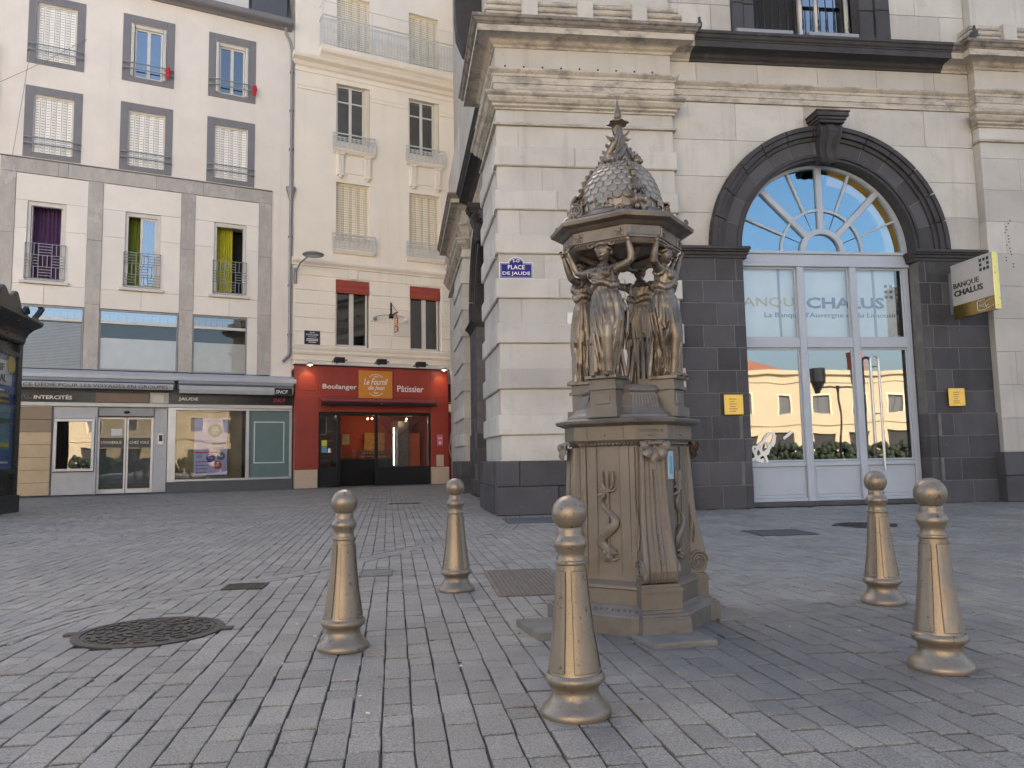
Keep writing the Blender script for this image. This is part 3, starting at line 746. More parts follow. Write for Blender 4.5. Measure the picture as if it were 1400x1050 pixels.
# fanlight
FZ = 4.27
def arcring(mb, r0, r1, a0, a1, o0, o1, n=32):
    for k in range(n):
        p = a0+(a1-a0)*k/n; q = a0+(a1-a0)*(k+1)/n
        mb.prism([(AC-r0*math.cos(p),FZ+r0*math.sin(p)),(AC-r0*math.cos(q),FZ+r0*math.sin(q)),(AC-r1*math.cos(q),FZ+r1*math.sin(q)),(AC-r1*math.cos(p),FZ+r1*math.sin(p))], o1, o0, 0, FB.m())
mb = MB(); arcring(mb, 1.47, HALF+.0, 0, PI, YD-.06, YD+.03); arcring(mb, .31, .40, 0, PI, YD-.06, YD+.03, 20)
for k, a in enumerate((PI/4, PI/2, 3*PI/4)):
    c, s = math.cos(a), math.sin(a); w_ = .05
    mb.prism([(AC-.39*c-w_*s,FZ+.39*s-w_*c),(AC-1.475*c-w_*s,FZ+1.475*s-w_*c),(AC-1.475*c+w_*s,FZ+1.475*s+w_*c),(AC-.39*c+w_*s,FZ+.39*s+w_*c)], YD+.035, YD-.06, .01, FB.m())
for a in (PI/8, 3*PI/8, 5*PI/8, 7*PI/8):
    c, s = math.cos(a), math.sin(a); w_ = .02
    mb.prism([(AC-.74*c-w_*s,FZ+.74*s-w_*c),(AC-1.475*c-w_*s,FZ+1.475*s-w_*c),(AC-1.475*c+w_*s,FZ+1.475*s+w_*c),(AC-.74*c+w_*s,FZ+.74*s+w_*c)], YD+.015, YD-.05, .005, FB.m())
arcring(mb, .71, .75, 0, PI, YD-.045, YD+.012)
fan = build(mb, 'fanlight_frame', DOORP, bank)
for k in range(8):
    a0, a1 = PI*k/8+.012, PI*(k+1)/8-.012
    for r0, r1 in ((.40,.712),(.748,1.472)):
        n = 5; A = [(AC-r0*math.cos(a0+(a1-a0)*q/n), FZ+r0*math.sin(a0+(a1-a0)*q/n)) for q in range(n+1)]; B = [(AC-r1*math.cos(a0+(a1-a0)*q/n), FZ+r1*math.sin(a0+(a1-a0)*q/n)) for q in range(n+1)]
        mb = MB(); mb.prism(A+B[::-1], YD-.02, YD-.027, 0, FB.m()); build(mb, 'pane', GL_FAN, fan)
mb = MB(); mb.prism([(AC-.31*math.cos(PI*q/16), FZ+.31*math.sin(PI*q/16)) for q in range(17)], YD-.02, YD-.027, 0, FB.m()); build(mb, 'pane', GL_FAN, fan)
mb = MB(); arcring(mb, 1.22, 1.50, PI*.55, PI, YD-.12, YD-.07); build(mb, 'yellow_inner_arch', flat('yellow_interior', (.90,.52,.02), .6), bank)
# banner behind the upper panes and its lettering
mb = MB(); mb.prism([(DL+.02,2.75),(DR-.19,2.75),(DR-.19,4.0),(DL+.02,4.0)], YD-.10, YD-.105, 0, FB.m()); ban = build(mb, 'window_banner', flat('banner_white', (.74,.78,.80), .7), bank)
mb = MB()
for x in (6.08, 7.80): mb.prism([(x,2.75),(x+.035,2.75),(x+.035,4.0),(x,4.0)], YD-.085, YD-.099, 0, FB.m())
build(mb, 'banner_batten', GREYM, bank)
mb = MB(); mb.prism([(DL,.07),(DR,.07),(DR,4.2),(DL,4.2)], YD-.75, YD-.78, 0, FB.m()); build(mb, 'interior_back_wall', DARKIN, bank)
BX, BY, BZ = ORG['bank_building']
def btext(s, x0, x1, z, h, o, m, bold=0, **k):
    p = FB(x0, o, z); return text(s, x0, x1, z, h, 0, m, bank, bold, loc=(p[0]-BX, p[1]-BY, z-BZ), **k)
TY = flat('gold_lettering', (.55,.44,.16), .4); TG = flat('slate_lettering', (.13,.16,.20), .4)
btext('BANQUE', DL-.02, 6.52, 3.31, .19, YD-.094, TY)
btext('CHALUS', 6.58, 8.0, 3.31, .195, YD-.092, TG, .025)
btext("La Banque d'Auvergne et du Limousin", 5.82, 8.23, 3.13, .11, YD-.093, TG)
mb = MB()
for i in range(3):
    for j in range(3): mb.prism([(8.02+.095*i,3.49+.095*j),(8.07+.095*i,3.49+.095*j),(8.07+.095*i,3.54+.095*j),(8.02+.095*i,3.54+.095*j)], YD-.088, YD-.099, 0, FB.m())
build(mb, 'banner_squares', TG, bank)
# white ornamental lettering stuck on the lower left pane
mb = MB()
def stroke(pts, r=.022): mb.tube([FB(x, YD-.006, z) for x, z in pts], r, 6, .2)
for (cx, cz, rx, rz, t) in ((5.62,.90,.10,.17,.5),(5.72,1.02,.09,.2,.5),(5.58,.84,.17,.06,.9)):
    stroke([(cx+rx*math.cos(a)*math.cos(t)-rz*math.sin(a)*math.sin(-t), cz+rx*math.cos(a)*math.sin(-t)+rz*math.sin(a)*math.cos(t)) for a in [2*PI*q/20 for q in range(19)]])
stroke([(5.42,.76),(5.55,.80),(5.75,.95),(5.86,1.16)]); stroke([(6.0,1.1),(6.16,1.22)])
build(mb, 'pane_decal', WHITE, bank)
# long pull handles
mb = MB()
for x in (7.555, 7.70): mb.tube([FB(x, YD+.10, .55 if x > 7.6 else 1.0), FB(x, YD+.10, 2.40)], .022, 10)
mb.tube([FB(7.555+.0725-.0725*math.cos(PI*q/10), YD+.10, 2.40+.0725*math.sin(PI*q/10)) for q in range(11)], .022, 10)
for z in (.8, 1.5, 2.3): mb.tube([FB(7.70, YD-.01, z), FB(7.70, YD+.10, z)], .012, 8)
build(mb, 'pull_handle', ALU, bank, smooth=True)
# ------------------------------------------------------------------ the two houses across the street (local frame: x along, y into the wall)
AL = R(20.15); O2 = (-4.25, 26.55)
def loc2(u, v, z): return (O2[0]+u*math.cos(AL)-v*math.sin(AL), O2[1]+u*math.sin(AL)+v*math.cos(AL), z)
def wall(parent, u0, u1, z0, z1, holes, v, m, depth=.25, name='wall'):
    us = sorted({u0, u1} | {h[0] for h in holes} | {h[1] for h in holes}); zs = sorted({z0, z1} | {h[2] for h in holes} | {h[3] for h in holes})
    us = [u for u in us if u0 <= u <= u1]; zs = [z for z in zs if z0 <= z <= z1]; mb = MB()
    for a, b in zip(us, us[1:]):
        for c, d in zip(zs, zs[1:]):
            mu, mz = (a+b)/2, (c+d)/2
            if any(h[0] < mu < h[1] and h[2] < mz < h[3] for h in holes): continue
            mb.add([(a,v,c),(b,v,c),(b,v,d),(a,v,d)], [(0,1,2,3)])
    for h0, h1, h2, h3 in holes:
        mb.add([(h0,v,h2),(h1,v,h2),(h1,v,h3),(h0,v,h3),(h0,v+depth,h2),(h1,v+depth,h2),(h1,v+depth,h3),(h0,v+depth,h3)], [(0,1,5,4),(1,2,6,5),(2,3,7,6),(3,0,4,7)])
    return build(mb, name, m, parent)
SPLIT = {'shopfront_pilaster','shopfront_plinth','pilaster_panel','fascia_panel','black_band','post','cornice_band','interior_back_wall','interior_side_wall','shelving','door_sticker','sign_board','lintel_bar','fascia_backing','white_panel','printed_line','window_surround','dormer','notice_print','bread_rack','board_print','printed_bar','casement'}
def bx(parent, name, m, *boxes, c=.004, smooth=False, label=None, kind=None):
    if name in SPLIT and len(boxes) > 1:
        o = None
        for b in boxes: o = bx(parent, name, m, b, c=c, smooth=smooth, label=label, kind=kind)
        return o
    mb = MB()
    for b in boxes: mb.box(*b, c=c)
    return build(mb, name, m, parent, smooth, kind, label)

office = thing('office_building', 'beige apartment house with grey painted window surrounds above a travel agency front', 'building', loc2(-4.3, 0, 0), AL, world=False)
def org(o, u): ORG[o.name] = (u, 0, 0)
org(office, -4.3)
SUR = [(-7.195, 1), (-4.625, 0), (-2.06, 0)]
rows_ = [(13.10, 15.34), (10.16, 12.39)]
holes = [(c-.53, c+.53, z0+.17, z0+1.98) for c, _ in SUR for z0, _ in rows_]
holes += [(-4.3+x-.6, -4.3+x+.6, 16.9, 18.6) for x in ()]
wall(office, -14, -.72, 10.10, 16.1, holes, 0, STUC)
wall(office, -.72, .0, 3.76, 16.1, [], 0, STUC)
wall(office, -14, -8.49, 3.76, 10.10, [], 0, STUC)
# grey painted surrounds, each a flat band round its opening
for c, _ in SUR:
    for z0, z1 in rows_:
        h = (c-.53, c+.53, z0+.17, z0+1.98); wv = -.018
        bx(office, 'painted_surround', GREYP, (c-.76,c-.533,wv,.01,z0,z1), (c+.533,c+.76,wv,.01,z0,z1), (c-.53,c+.53,wv,.01,h[3]+.003,z1), (c-.53,c+.53,wv,.01,z0,h[2]-.003), c=.003)
def shutters(parent, u0, u1, z0, z1, v, n, m, lab=None):
    w = (u1-u0)/n; fold = .018
    def fn(mb):
        mb.box(-w/2+.004, w/2-.004, -.012, .012, 0, z1-z0, c=.006)
        k = int((z1-z0)/.085)
        for i in range(k):                                  # pressed slots
            z = .06+i*.085; mb.box(-w*.30, w*.30, -.02, -.011, z, z+.016)
    slot = bpy.data.materials.get('shutter_slot') or flat('shutter_slot', (.30,.28,.24), .8)
    for i in range(n):
        o = inst('shutter_panel', ('sh', round(w, 3), round(z1-z0, 2), m.name), fn, m, parent, (u0+w*(i+.5), v, z0), (0, 0, R(12 if i % 2 else -12)))
        if len(o.data.materials) < 2:
            o.data.materials.append(slot)
            for p in o.data.polygons[10:]: p.material_index = 1
def rail2(parent, u0, u1, zs, v, out, m=GREYM):
    mb = MB()
    for z in zs:
        mb.tube([(u0, v, z), (u0, v-out*.7, z), (u0+out*.5, v-out, z), (u1-out*.5, v-out, z), (u1, v-out*.7, z), (u1, v, z)], .022, 6)
    return build(mb, 'guard_rail', m, parent)
def casement(parent, u0, u1, z0, z1, v, glassm, m=OFFW, mid=True, transom=None, mull=.05):
    fw = .055
    mb = MB()
    mb.box(u0, u0+fw, v-.03, v+.05, z0, z1, c=.005); mb.box(u1-fw, u1, v-.03, v+.05, z0, z1, c=.005)
    mb.box(u0+fw, u1-fw, v-.03, v+.05, z0, z0+fw*1.3, c=.005); mb.box(u0+fw, u1-fw, v-.03, v+.05, z1-fw, z1, c=.005)
    um = (u0+u1)/2
    if mid: mb.box(um-mull, um+mull, v-.045, v+.05, z0+fw*1.3, z1-fw, c=.008)
    if transom:
        mb.box(u0+fw, u1-fw, v-.025, v+.045, transom-.025, transom+.025, c=.004)
    o = build(mb, 'window', m, parent)
    cells = [(u0+fw, um-mull), (um+mull, u1-fw)] if mid else [(u0+fw, u1-fw)]
    zr = [(z0+fw*1.3, transom-.025), (transom+.025, z1-fw)] if transom else [(z0+fw*1.3, z1-fw)]
    for k, (a, b) in enumerate(cells):
        for c, d in zr:
            g = glassm[k % len(glassm)] if isinstance(glassm, (list, tuple)) else glassm
            q = bx(o, 'pane', g, (a+.001, b-.001, v+.005, v+.012, c+.001, d-.001), c=0); 
    ORG[o.name] = ORG.get(o.name, (0,0,0))
    return o
def dark_room(parent, u0, u1, z0, z1, v, m=DARKIN):
    mb = MB(); mb.add([(u0,v,z0),(u1,v,z0),(u1,v,z1),(u0,v,z1)], [(0,1,2,3)]); return build(mb, 'room_interior', m, parent)
def P_(parent, u): return (u-ORG[parent.name][0])
for i, (c, _) in enumerate(SUR):
    for j, (z0, z1) in enumerate(rows_):
        a, b, lo, hi = c-.53, c+.53, z0+.17, z0+1.98
        shut = not (j == 0 and i > 0)
        if shut:
            og = ORG[office.name][0]
            fr2 = bx(office, 'shutter_frame', OFFW, (a+.0,a+.035,.05,.12,lo,hi), (b-.035,b,.05,.12,lo,hi), (a+.035,b-.035,.05,.12,hi-.06,hi))
            shutters(fr2, a+.035-og, b-.035-og, lo+.02, hi-.06, .09, 7, SHUT)
            dark_room(office, a, b, lo, hi, .2)
        else:
            g = GL_BLUE if i == 1 else GL
            casement(office, a+.12, b-.12, lo+.02, hi-.12, .14, g)
            og = ORG[office.name][0]
            for s, q in ((-1, a+.06), (1, b-.06)):            # folded-back shutters in the reveal
                for k in range(3):
                    bx(office, 'folded_shutter', SHUT, (q-.05+.03*k+.002, q-.05+.03*k+.026, -.06+.02*k, .12, lo+.02, hi-.05), c=.004)
            bx(office, 'roller_box', OFFW, (a+.12, b-.12, .06, .2, hi-.115, hi-.003))
            dark_room(office, a, b, lo, hi, .25 if i == 2 else .6)
        rail2(office, c-.73, c+.73, (z0+.38, z0+.57), -.02, .13)
# coat of red ribbon tied to two rails
for c, u, z, lab in ((-4.625, -4.06, 13.55, 'red ribbon tied to the rail of the sky-reflecting upper window'), (-2.06, -1.36, 13.52, 'red ribbon tied to the right end of the upper right window rail')):
    mb = MB(); 
    for k in range(3): mb.tube([(.02*k-.02, -.02, -.22), (.03*math.sin(k), -.035, -.08), (.05*(k-1), -.03, .02), (.02*k, -.02, .16)], [.03,.035,.04,.02], 6, .5)
    mb.ball((0,-.03,.0), .06, 8, 6, (1,.5,.8)); one(mb, 'red_ribbon', flat('red_cloth', (.50,.01,.015), .6), lab, 'ribbon', loc2(u, -.17, z), AL, 'red ribbons on window rails')
# gutter, roof and dormer strip
mb = MB(); mb.add([], [])
prof = [(0,15.98),(.05,15.98),(.12,16.05),(.34,16.08),(.38,16.12),(.40,16.26),(.36,16.28),(0,16.28)]
for k in range(1):
    rings = [[(u, -o, z) for o, z in prof] for u in (-14, -.12)]; mb.loft(rings)
build(mb, 'gutter', GREYP, office)
mb = MB(); mb.loft([[(-14,0,16.28),(-.1,0,16.28),(-.1,9,16.28),(-14,9,16.28)],[(-14,1.4,19.5),(-.1,1.4,19.5),(-.1,8,19.5),(-14,8,19.5)]]); build(mb, 'roof', mat('slate', (.09,.09,.10), .6, .2, 6.), office)
bx(office, 'dormer', OFFW, (-3.0,-1.55,.1,1.6,16.3,18.2)); bx(office, 'dormer', DGREY, (-1.45,-.25,.12,1.6,16.3,18.2), (-5.2,-3.3,.2,1.6,16.3,17.8))
bx(office, 'gable_wall', STUC, (-14,-.1,1.0,9,2.8,16.2), c=0)
# stone-clad storeys: marble strips and cream panels
PILS = [(-8.49,-8.08),(-6.19,-5.78),(-3.55,-3.13),(-1.13,-.72)]
for a, b in PILS:
    zc = 3.78
    for h in (2.0, 2.0, 1.86):
        bx(office, 'marble_slab', MARB, (a+.003, b-.003, -.045, .1, zc+.003, zc+h-.003), c=.004); zc += h
ul = [-8.49,-7.0,-6.75,-4.3,-2.9,-1.9,-.72]
for a, b in zip(ul, ul[1:]): bx(office, 'marble_slab', MARB, (a+.003, b-.003, -.05, .1, 9.643, 10.08), c=.004)
bx(office, 'drip_ledge', GREYP, (-8.5,-.71,-.08,.05,10.083,10.115))
W3 = [-7.26, -4.645, -2.035]; BAYS = [(-8.08,-6.19),(-5.78,-3.55),(-3.13,-1.13)]
SW = [(-7.98,-6.2),(-5.775,-3.56),(-3.125,-1.46)]
cw = MB()
for (a, b), c, (s0, s1) in zip(BAYS, W3, SW):
    h0, h1, lo, hi = c-.5, c+.5, 6.42, 8.81
    for z0, z1 in ((5.68, 6.28), (6.28, 7.95), (7.95, hi), (hi, 9.635)):
        if z0 >= hi: spans = [(a, b)]
        elif z1 <= 6.3: spans = [(a, c), (c, b)]
        else: spans = [(a, h0), (h1, b)]
        for p, q in spans: bx(office, 'cladding_panel', CLAD, (p+.003, q-.003, -.02, .05, z0+.003, z1-.003), c=.003)
    cw.box(a, b, .01, .12, hi, 9.64); cw.box(a, h0, .01, .12, 5.67, hi); cw.box(h1, b, .01, .12, 5.67, hi); cw.box(h0, h1, .01, .12, 5.67, 6.41)
    bx(office, 'window_sill', OFFW, (c-.63, c+.63, -.12, .2, 6.29, 6.38), c=.01)
    if s1 < b-.05: bx(office, 'cladding_panel', CLAD, (s1+.005, b-.003, -.02, .1, 3.78, 5.675), c=.003)
build(cw, 'cladding_core', MORT, office)
cm = [flat('purple_curtain', (.075,.03,.09), .9), flat('green_curtain', (.17,.21,.02), .9), flat('yellow_curtain', (.50,.47,.03), .9)]
for i, c in enumerate(W3):
    h0, h1, lo, hi = c-.5, c+.5, 6.42, 8.81
    w_ = bx(office, 'window', OFFW, (h0,h0+.09,.03,.14,lo,hi), (h1-.09,h1,.03,.14,lo,hi), (h0+.09,h1-.09,.03,.14,hi-.13,hi), (h0+.09,h1-.09,.03,.14,lo,lo+.05), c=.006)
    if i == 0:
        bx(w_, 'casement', OFFW, (h0+.095,h0+.13,.1,.55,lo+.06,hi-.14), (h1-.13,h1-.095,.1,.55,lo+.06,hi-.14)); ca = (h0+.1, h1-.1)
    if i == 1:
        bx(w_, 'casement', OFFW, (c-.07,c+.0,.08,.14,lo+.05,hi-.13), (h1-.16,h1-.092,.08,.14,lo+.05,hi-.13), (c+.0,h1-.16,.08,.14,hi-.2,hi-.13), (c+.0,h1-.16,.08,.14,lo+.05,lo+.12), c=.006)
        bx(w_, 'pane', GL_BLUE, (c+.001,h1-.161,.10,.11,lo+.121,hi-.201), c=0); ca = (h0+.1, h1-.1)
    if i == 2: ca = (h0+.1, c+.13)
    mb = MB(); n = 36; vs = []
    for k in range(n+1):
        u = ca[0]+(ca[1]-ca[0])*k/n; v = .42+.035*math.sin(k*1.25+.6*math.sin(k*.5)); vs += [(u, v, lo+.03), (u, v+.01, hi-.05)]
    mb.add(vs, [(2*k, 2*k+2, 2*k+3, 2*k+1) for k in range(n)]); build(mb, 'curtain', cm[i], office, smooth='all')
    dark_room(office, h0, h1, lo, hi, .9)
    # railing of interlocking bars
    mb = MB(); a, b, z0, z1 = c-.52, c+.52, 6.42, 7.51; v = -.07; t = .018
    def hb(x0, x1, z): mb.box(x0, x1, v-t/2, v+t/2, z-t/2, z+t/2)
    def vb(x, y0, y1): mb.box(x-t/2, x+t/2, v-t*.4, v+t*.4, y0, y1)
    hb(a, b, z1); hb(a, b, z0+.04); vb(a, z0, z1); vb(b, z0, z1)
    cells = 3; cwid = (b-a)/cells; chh = (z1-z0-.04)/3
    for ix in range(3):
        for iz in range(3):
            x0 = a+cwid*ix; zz = z0+.04+chh*iz
            if (ix+iz+i) % 2:
                for k in range(1, 4): hb(x0, x0+cwid, zz+chh*k/4)
            else:
                for k in range(1, 3): vb(x0+cwid*k/3, zz, zz+chh)
            vb(x0, zz, zz+chh); hb(x0, x0+cwid, zz)
    mb.box(a-.015, a+.015, v, .0, z1-.03, z1); mb.box(b-.015, b+.015, v, .0, z1-.03, z1)
    build(mb, 'railing', GREYM, office)
# first-floor shop windows
for i, (a, b) in enumerate(SW):
    w_ = bx(office, 'display_window', GREYM, (a,a+.04,.0,.1,3.78,5.66), (b-.04,b,.0,.1,3.78,5.66), (a+.04,b-.04,.0,.1,5.61,5.66), (a+.04,b-.04,-.01,.1,3.78,3.83), c=.004)
    bx(w_, 'transom', OFFW, (a+.04,b-.04,-.03,.1,5.22,5.31), c=.006)
    bx(w_, 'pane', [GL_BLUE, GL_BLUE, GL][i], (a+.041,b-.041,.03,.04,5.312,5.608), c=0)
    bx(w_, 'pane', GL_SHOP, (a+.041,b-.041,.03,.04,3.832,5.218), c=0)
    top = 5.2 if i == 0 else 4.78
    if i == 0:
        for k in range(30): bx(w_, 'blind_slat', LGREY, (a+.05,b-.05,.06,.085,3.84+.045*k,3.84+.045*k+.036), c=.006)
    else: bx(w_, 'frosted_panel', flat('frosted_white', [0,(.78,.79,.78),(.68,.68,.63)][i], .6), (a+.045,b-.045,.05,.06,3.835,top), c=0)
    for k in range(9): bx(w_, 'blind_head', GREYM, (a+.06+k*(b-a-.1)/9, a+.06+(k+.8)*(b-a-.1)/9, .1, .12, 5.33, 5.52), c=0)
    dark_room(office, a, b, 3.78, 5.66, .5 if i == 2 else .35, DARKIN)
# ledge above the shop, with a sloping lead top
mb = MB(); mb.loft([[(u, v, z) for v, z in ((.05,3.76),(-.02,3.755),(-.34,3.62),(-.38,3.58),(-.38,3.49),(-.30,3.47),(.05,3.47))] for u in (-14, .09)]); build(mb, 'shop_ledge', LGREY, office)
# travel agency front
def sh(name, m, *b, **k): return bx(office, name, m, *b, **k)
sh('fascia_backing', DGREY, (-14,-3.79,.0,.15,2.66,3.47), (-3.78,.03,-.03,.15,2.70,3.47))
sh('sign_board', BLACKG, (-9.5,-4.33,-.05,-.003,2.78,3.09), c=.006)
sh('sign_board', BLACKG, (-3.76,.0,-.08,-.033,2.78,3.07), c=.006)
sh('sign_reflective_end', mat('sign_reddish', (.10,.04,.03), .15, .4, 1.5), (-5.8,-4.36,-.056,-.051,2.80,3.07), c=0)
sh('lintel_bar', OFFW, (-14,.03,-.05,.12,2.66,2.775), c=.01); sh('lintel_bar', LGREY, (-4.32,-3.78,-.045,.1,2.78,3.12), c=.006); sh('junction_box', OFFW, (-4.25,-3.92,-.07,-.046,2.80,3.06))
def textO(s, u0, u1, z, h, v, m, bold=0, **k): return text(s, u0+4.3, u1+4.3, z, h, v, m, office, bold, **k)
TDK = flat('dark_lettering', (.03,.03,.035), .5)
textO('INTERCITÉS', -7.40, -6.42, 2.86, .14, -.058, WHITE, .02)
textO('JAUDE', -3.50, -2.92, 2.855, .125, -.088, WHITE, .02)
textO('SNCF', -.62, -.2, 2.875, .13, -.088, flat('red_lettering', (.45,.03,.08), .4), .02, shear=.25)
mb = MB()
for k in range(3): mb.tube([(-7.66+.08*k+.05*math.cos(a), -.057, 2.93+.06*math.sin(a)) for a in [q*.5+k for q in range(9)]], .009, 5)
build(mb, 'sign_emblem', GREYM, office)
# rolled awnings carrying the lettering
def awning(u0, u1, z0, z1, label, body=None):
    t = thing('rolled_awning', label, 'awning', loc2((u0+u1)/2, -.1, z0), AL); W = (u1-u0)/2; H = z1-z0
    mb = MB(); mb.loft([[(x, v, z) for v, z in ((.08,H*.55),(-.28,H*.62),(-.34,H*.75),(-.30,H),(.08,H))] for x in (-W, W)]); build(mb, 'cassette', GREYM, t)
    mb = MB(); mb.loft([[(x, v, z) for v, z in ((-.24,0),(-.33,.01),(-.36,H*.3),(-.335,H*.60),(-.25,H*.58))] for x in (-W+.02, W-.02)]); build(mb, 'front_bar', mat('awning_grey', (.42,.42,.42), .6, .1, 3.), t)
    mb = MB()
    for s in (-1, 1): mb.box(s*W-.03, s*W+.03, -.3, .08, H*.35, H*.7)
    build(mb, 'arm_bracket', DGREY, t); return t
aw1 = awning(-9.6, -3.66, 3.17, 3.47, 'long grey rolled awning lettered for group travel, over the left shop door')
aw2 = awning(-3.53, -.01, 3.08, 3.50, 'grey rolled awning with black emblem over the poster window')
text('ESPACE DÉDIÉ POUR LES VOYAGES EN GROUPES', -8.05+6.63, -3.83+6.63, .035, .125, -.362, TDK, aw1)
mb = MB(); mb.box(-.63+1.77, -.06+1.77, -.372, -.352, .01, .235); build(mb, 'emblem_plate', BLACKG, aw2)
text('SNCF', -.60+1.77, -.2+1.77, .05, .12, -.378, WHITE, aw2, .015, shear=.25)
# ground floor: tiled panel, display case, sliding door, pier, poster window
mb = MB(); mb.box(-14, 6.5, -.92, -.01, -.03, .002); sw = link('sidewalk', mb.mesh('sidewalk', mat('sidewalk_asphalt', (.15,.145,.14), .8, .2, 3., bump=.4, bscale=160, stain=[(1.5,.5,.7,(.10,.097,.095),.6)])), None, (O2[0], O2[1], 0), (0, 0, AL)); sw['kind'] = 'structure'
sh('shop_recess', DARKIN, (-14,.0,1.6,1.65,0,2.7), c=0)
for k in range(7):
    z0 = .04+k*.37
    mb = MB(); mb.box(-9.6, -6.93, .02, .08, z0+.004, z0+.366, c=.006); build(mb, 'tile_panel', mat('tan_panel', (.50,.38,.24), .3, .08, 2.), office, label='tan panel') if k == 0 else build(mb, 'tile_panel', bpy.data.materials['tan_panel'] if k < 5 else flat('brown_panel', (.26,.19,.13), .4), office)
sh('door_edge', DGREY, (-6.925,-6.895,-.0,.08,.02,2.65))
sh('white_panel', LGREY, (-6.89,-5.79,.03,.1,2.30,2.65), (-6.89,-5.79,.03,.1,.03,.70), (-6.89,-6.86,.03,.1,.70,2.30), (-5.80,-5.79,.03,.1,.7,2.3))
dc = sh('display_case', ALU, (-6.86,-5.80,-.06,.06,.72,.80), (-6.86,-5.80,-.06,.06,2.20,2.29), (-6.86,-6.78,-.06,.06,.80,2.20), (-5.88,-5.80,-.06,.06,.80,2.20), c=.01)
bx(dc, 'display_back', flat('case_back', (.12,.10,.08), .6), (-6.779,-5.881,.03,.05,.801,2.199), c=0); bx(dc, 'pane', GL, (-6.779,-5.881,-.04,-.035,.801,2.199), c=0)
sh('shop_pier', LGREY, (-5.79,-5.73,-.02,.3,.02,2.65), c=.01)
sd = sh('sliding_door', ALU, (-5.73,-5.66,.25,.31,.02,2.36), (-5.0,-4.945,.25,.31,.02,2.36), (-4.93,-4.875,.25,.31,.02,2.36), (-4.25,-4.18,.25,.31,.02,2.36), (-5.66,-5.0,.25,.31,.02,.16), (-4.875,-4.25,.25,.31,.02,.16), (-5.66,-5.0,.25,.31,2.29,2.36), (-4.875,-4.25,.25,.31,2.29,2.36), c=.006)
sh('door_operator', GREYM, (-5.73,-4.18,.05,.4,2.37,2.65), c=.02)
mb = MB(); mb.ball((-4.95, .04, 2.50), .09, 10, 6, (1,.6,.5)); build(mb, 'motion_sensor', BLK, office, smooth=True)
for a, b, t_, q0, q1 in ((-5.66,-5.0,'BIENVENUE',-5.63,-5.06), (-4.875,-4.25,'CHEZ VOUS',-4.84,-4.30)):
    bx(sd, 'pane', GL_LOW, (a+.001,b-.001,.275,.283,.161,2.289), c=0)
    bx(sd, 'black_band', BLACKG, (a+.002,b-.002,.265,.274,1.42,1.72), (a+.002,b-.002,.265,.274,.165,.30), c=0)
    textO(t_, q0, q1, 1.535, .085, .258, WHITE)
bx(sd, 'notice', SIGNW, (-5.36,-5.06,.262,.270,1.79,2.0), c=0)
bx(sd, 'inner_screen', flat('grey_interior', (.13,.14,.135), .7), (-5.72,-4.19,.8,.82,0,2.37), c=0)
sh('side_pier', LGREY, (-4.18,-3.80,.1,.5,.02,2.65), c=.01)
sh('keypad', ALU, (-4.06,-3.90,.06,.10,1.5,1.85)); sh('keypad_screen', BLK, (-4.03,-3.93,.05,.06,1.6,1.8))
pw = sh('poster_window', ALU, (-3.79,-3.55,-.04,.12,.02,2.655), (-3.55,.03,-.04,.12,2.58,2.655), (-3.55,.03,-.04,.12,.33,.40), (-1.44,-1.34,-.04,.12,.40,2.58), (-.05,.03,-.04,.12,.40,2.58), c=.01)
bx(pw, 'pane', GL_POST, (-3.549,-1.441,.02,.03,.401,2.579), c=0)
sh('window_backing', mat('ochre_interior', (.30,.22,.10), .7, .2, 2.), (-3.5,-1.5,.5,.52,.35,2.6), c=0)
sh('window_column', GREYM, (-2.62,-2.4,.35,.48,.35,2.6))
sh('teal_panel', flat('teal_panel', (.12,.19,.18), .35), (-1.339,-.051,.03,.05,.401,2.579), c=0)
sh('panel_outline', SIGNW, (-1.19,-.21,.018,.029,2.20,2.235), (-1.19,-.21,.018,.029,.86,.895), (-1.19,-1.155,.018,.029,.895,2.20), (-.245,-.21,.018,.029,.895,2.20), c=0)
sh('shop_plinth', DGREY, (-3.79,.06,-.06,.12,-.02,.328), c=.01)
sh('black_post', BLK, (.035,.075,-.05,.1,.0,2.66))
# poster in the window
po = thing('poster', 'lilac poster with coloured discs hanging in the travel agency window', 'poster', loc2(-2.5, .10, .52), AL)
LIL = flat('poster_lilac', (.42,.40,.62), .5)
bx(po, 'sheet', LIL, (-.5,.5,0,.015,0,1.82), c=0); bx(po, 'edge', BLK, (.5,.52,0,.015,0,1.82), (-.5,.5,0,.015,-.03,-.001), c=0)
def disc(parent, cx, cz, r, m, v=-.006):
    mb = MB(); mb.prism([(cx+r*math.cos(2*PI*k/24), cz+r*math.sin(2*PI*k/24)) for k in range(24)], v, .0, 0); return build(mb, 'disc', m, parent)
disc(po, .12, 1.42, .22, flat('teal_print', (.02,.10,.16), .5)); disc(po, -.0, .55, .14, flat('violet_print', (.07,.04,.33), .5)); disc(po, .31, .60, .13, bpy.data.materials['teal_print']); disc(po, .2, .31, .14, flat('crimson_print', (.40,.01,.06), .5))
text('INTERCITÉS JAUDE', -.22, .44, 1.69, .06, -.006, flat('navy_print', (.03,.03,.15), .5), po, .01)
NV = bpy.data.materials['navy_print']
bx(po, 'printed_bar', NV, (.03,.46,-.005,.0,.97,1.04), c=0); bx(po, 'printed_bar', bpy.data.materials['crimson_print'], (-.45,.22,-.005,.0,.69,.745), c=0)
for k in range(5): bx(po, 'printed_line', WHITE, (.0+.02*abs(k-2),.25-.02*abs(k-2),-.009,-.0065,1.32+.045*k,1.335+.045*k), c=0)
for k in range(4):
    disc(po, -.41, .42-.11*k, .022, NV); bx(po, 'printed_line', NV, (-.36,-.02-.03*k,-.005,.0,.41-.11*k,.43-.11*k), c=0)
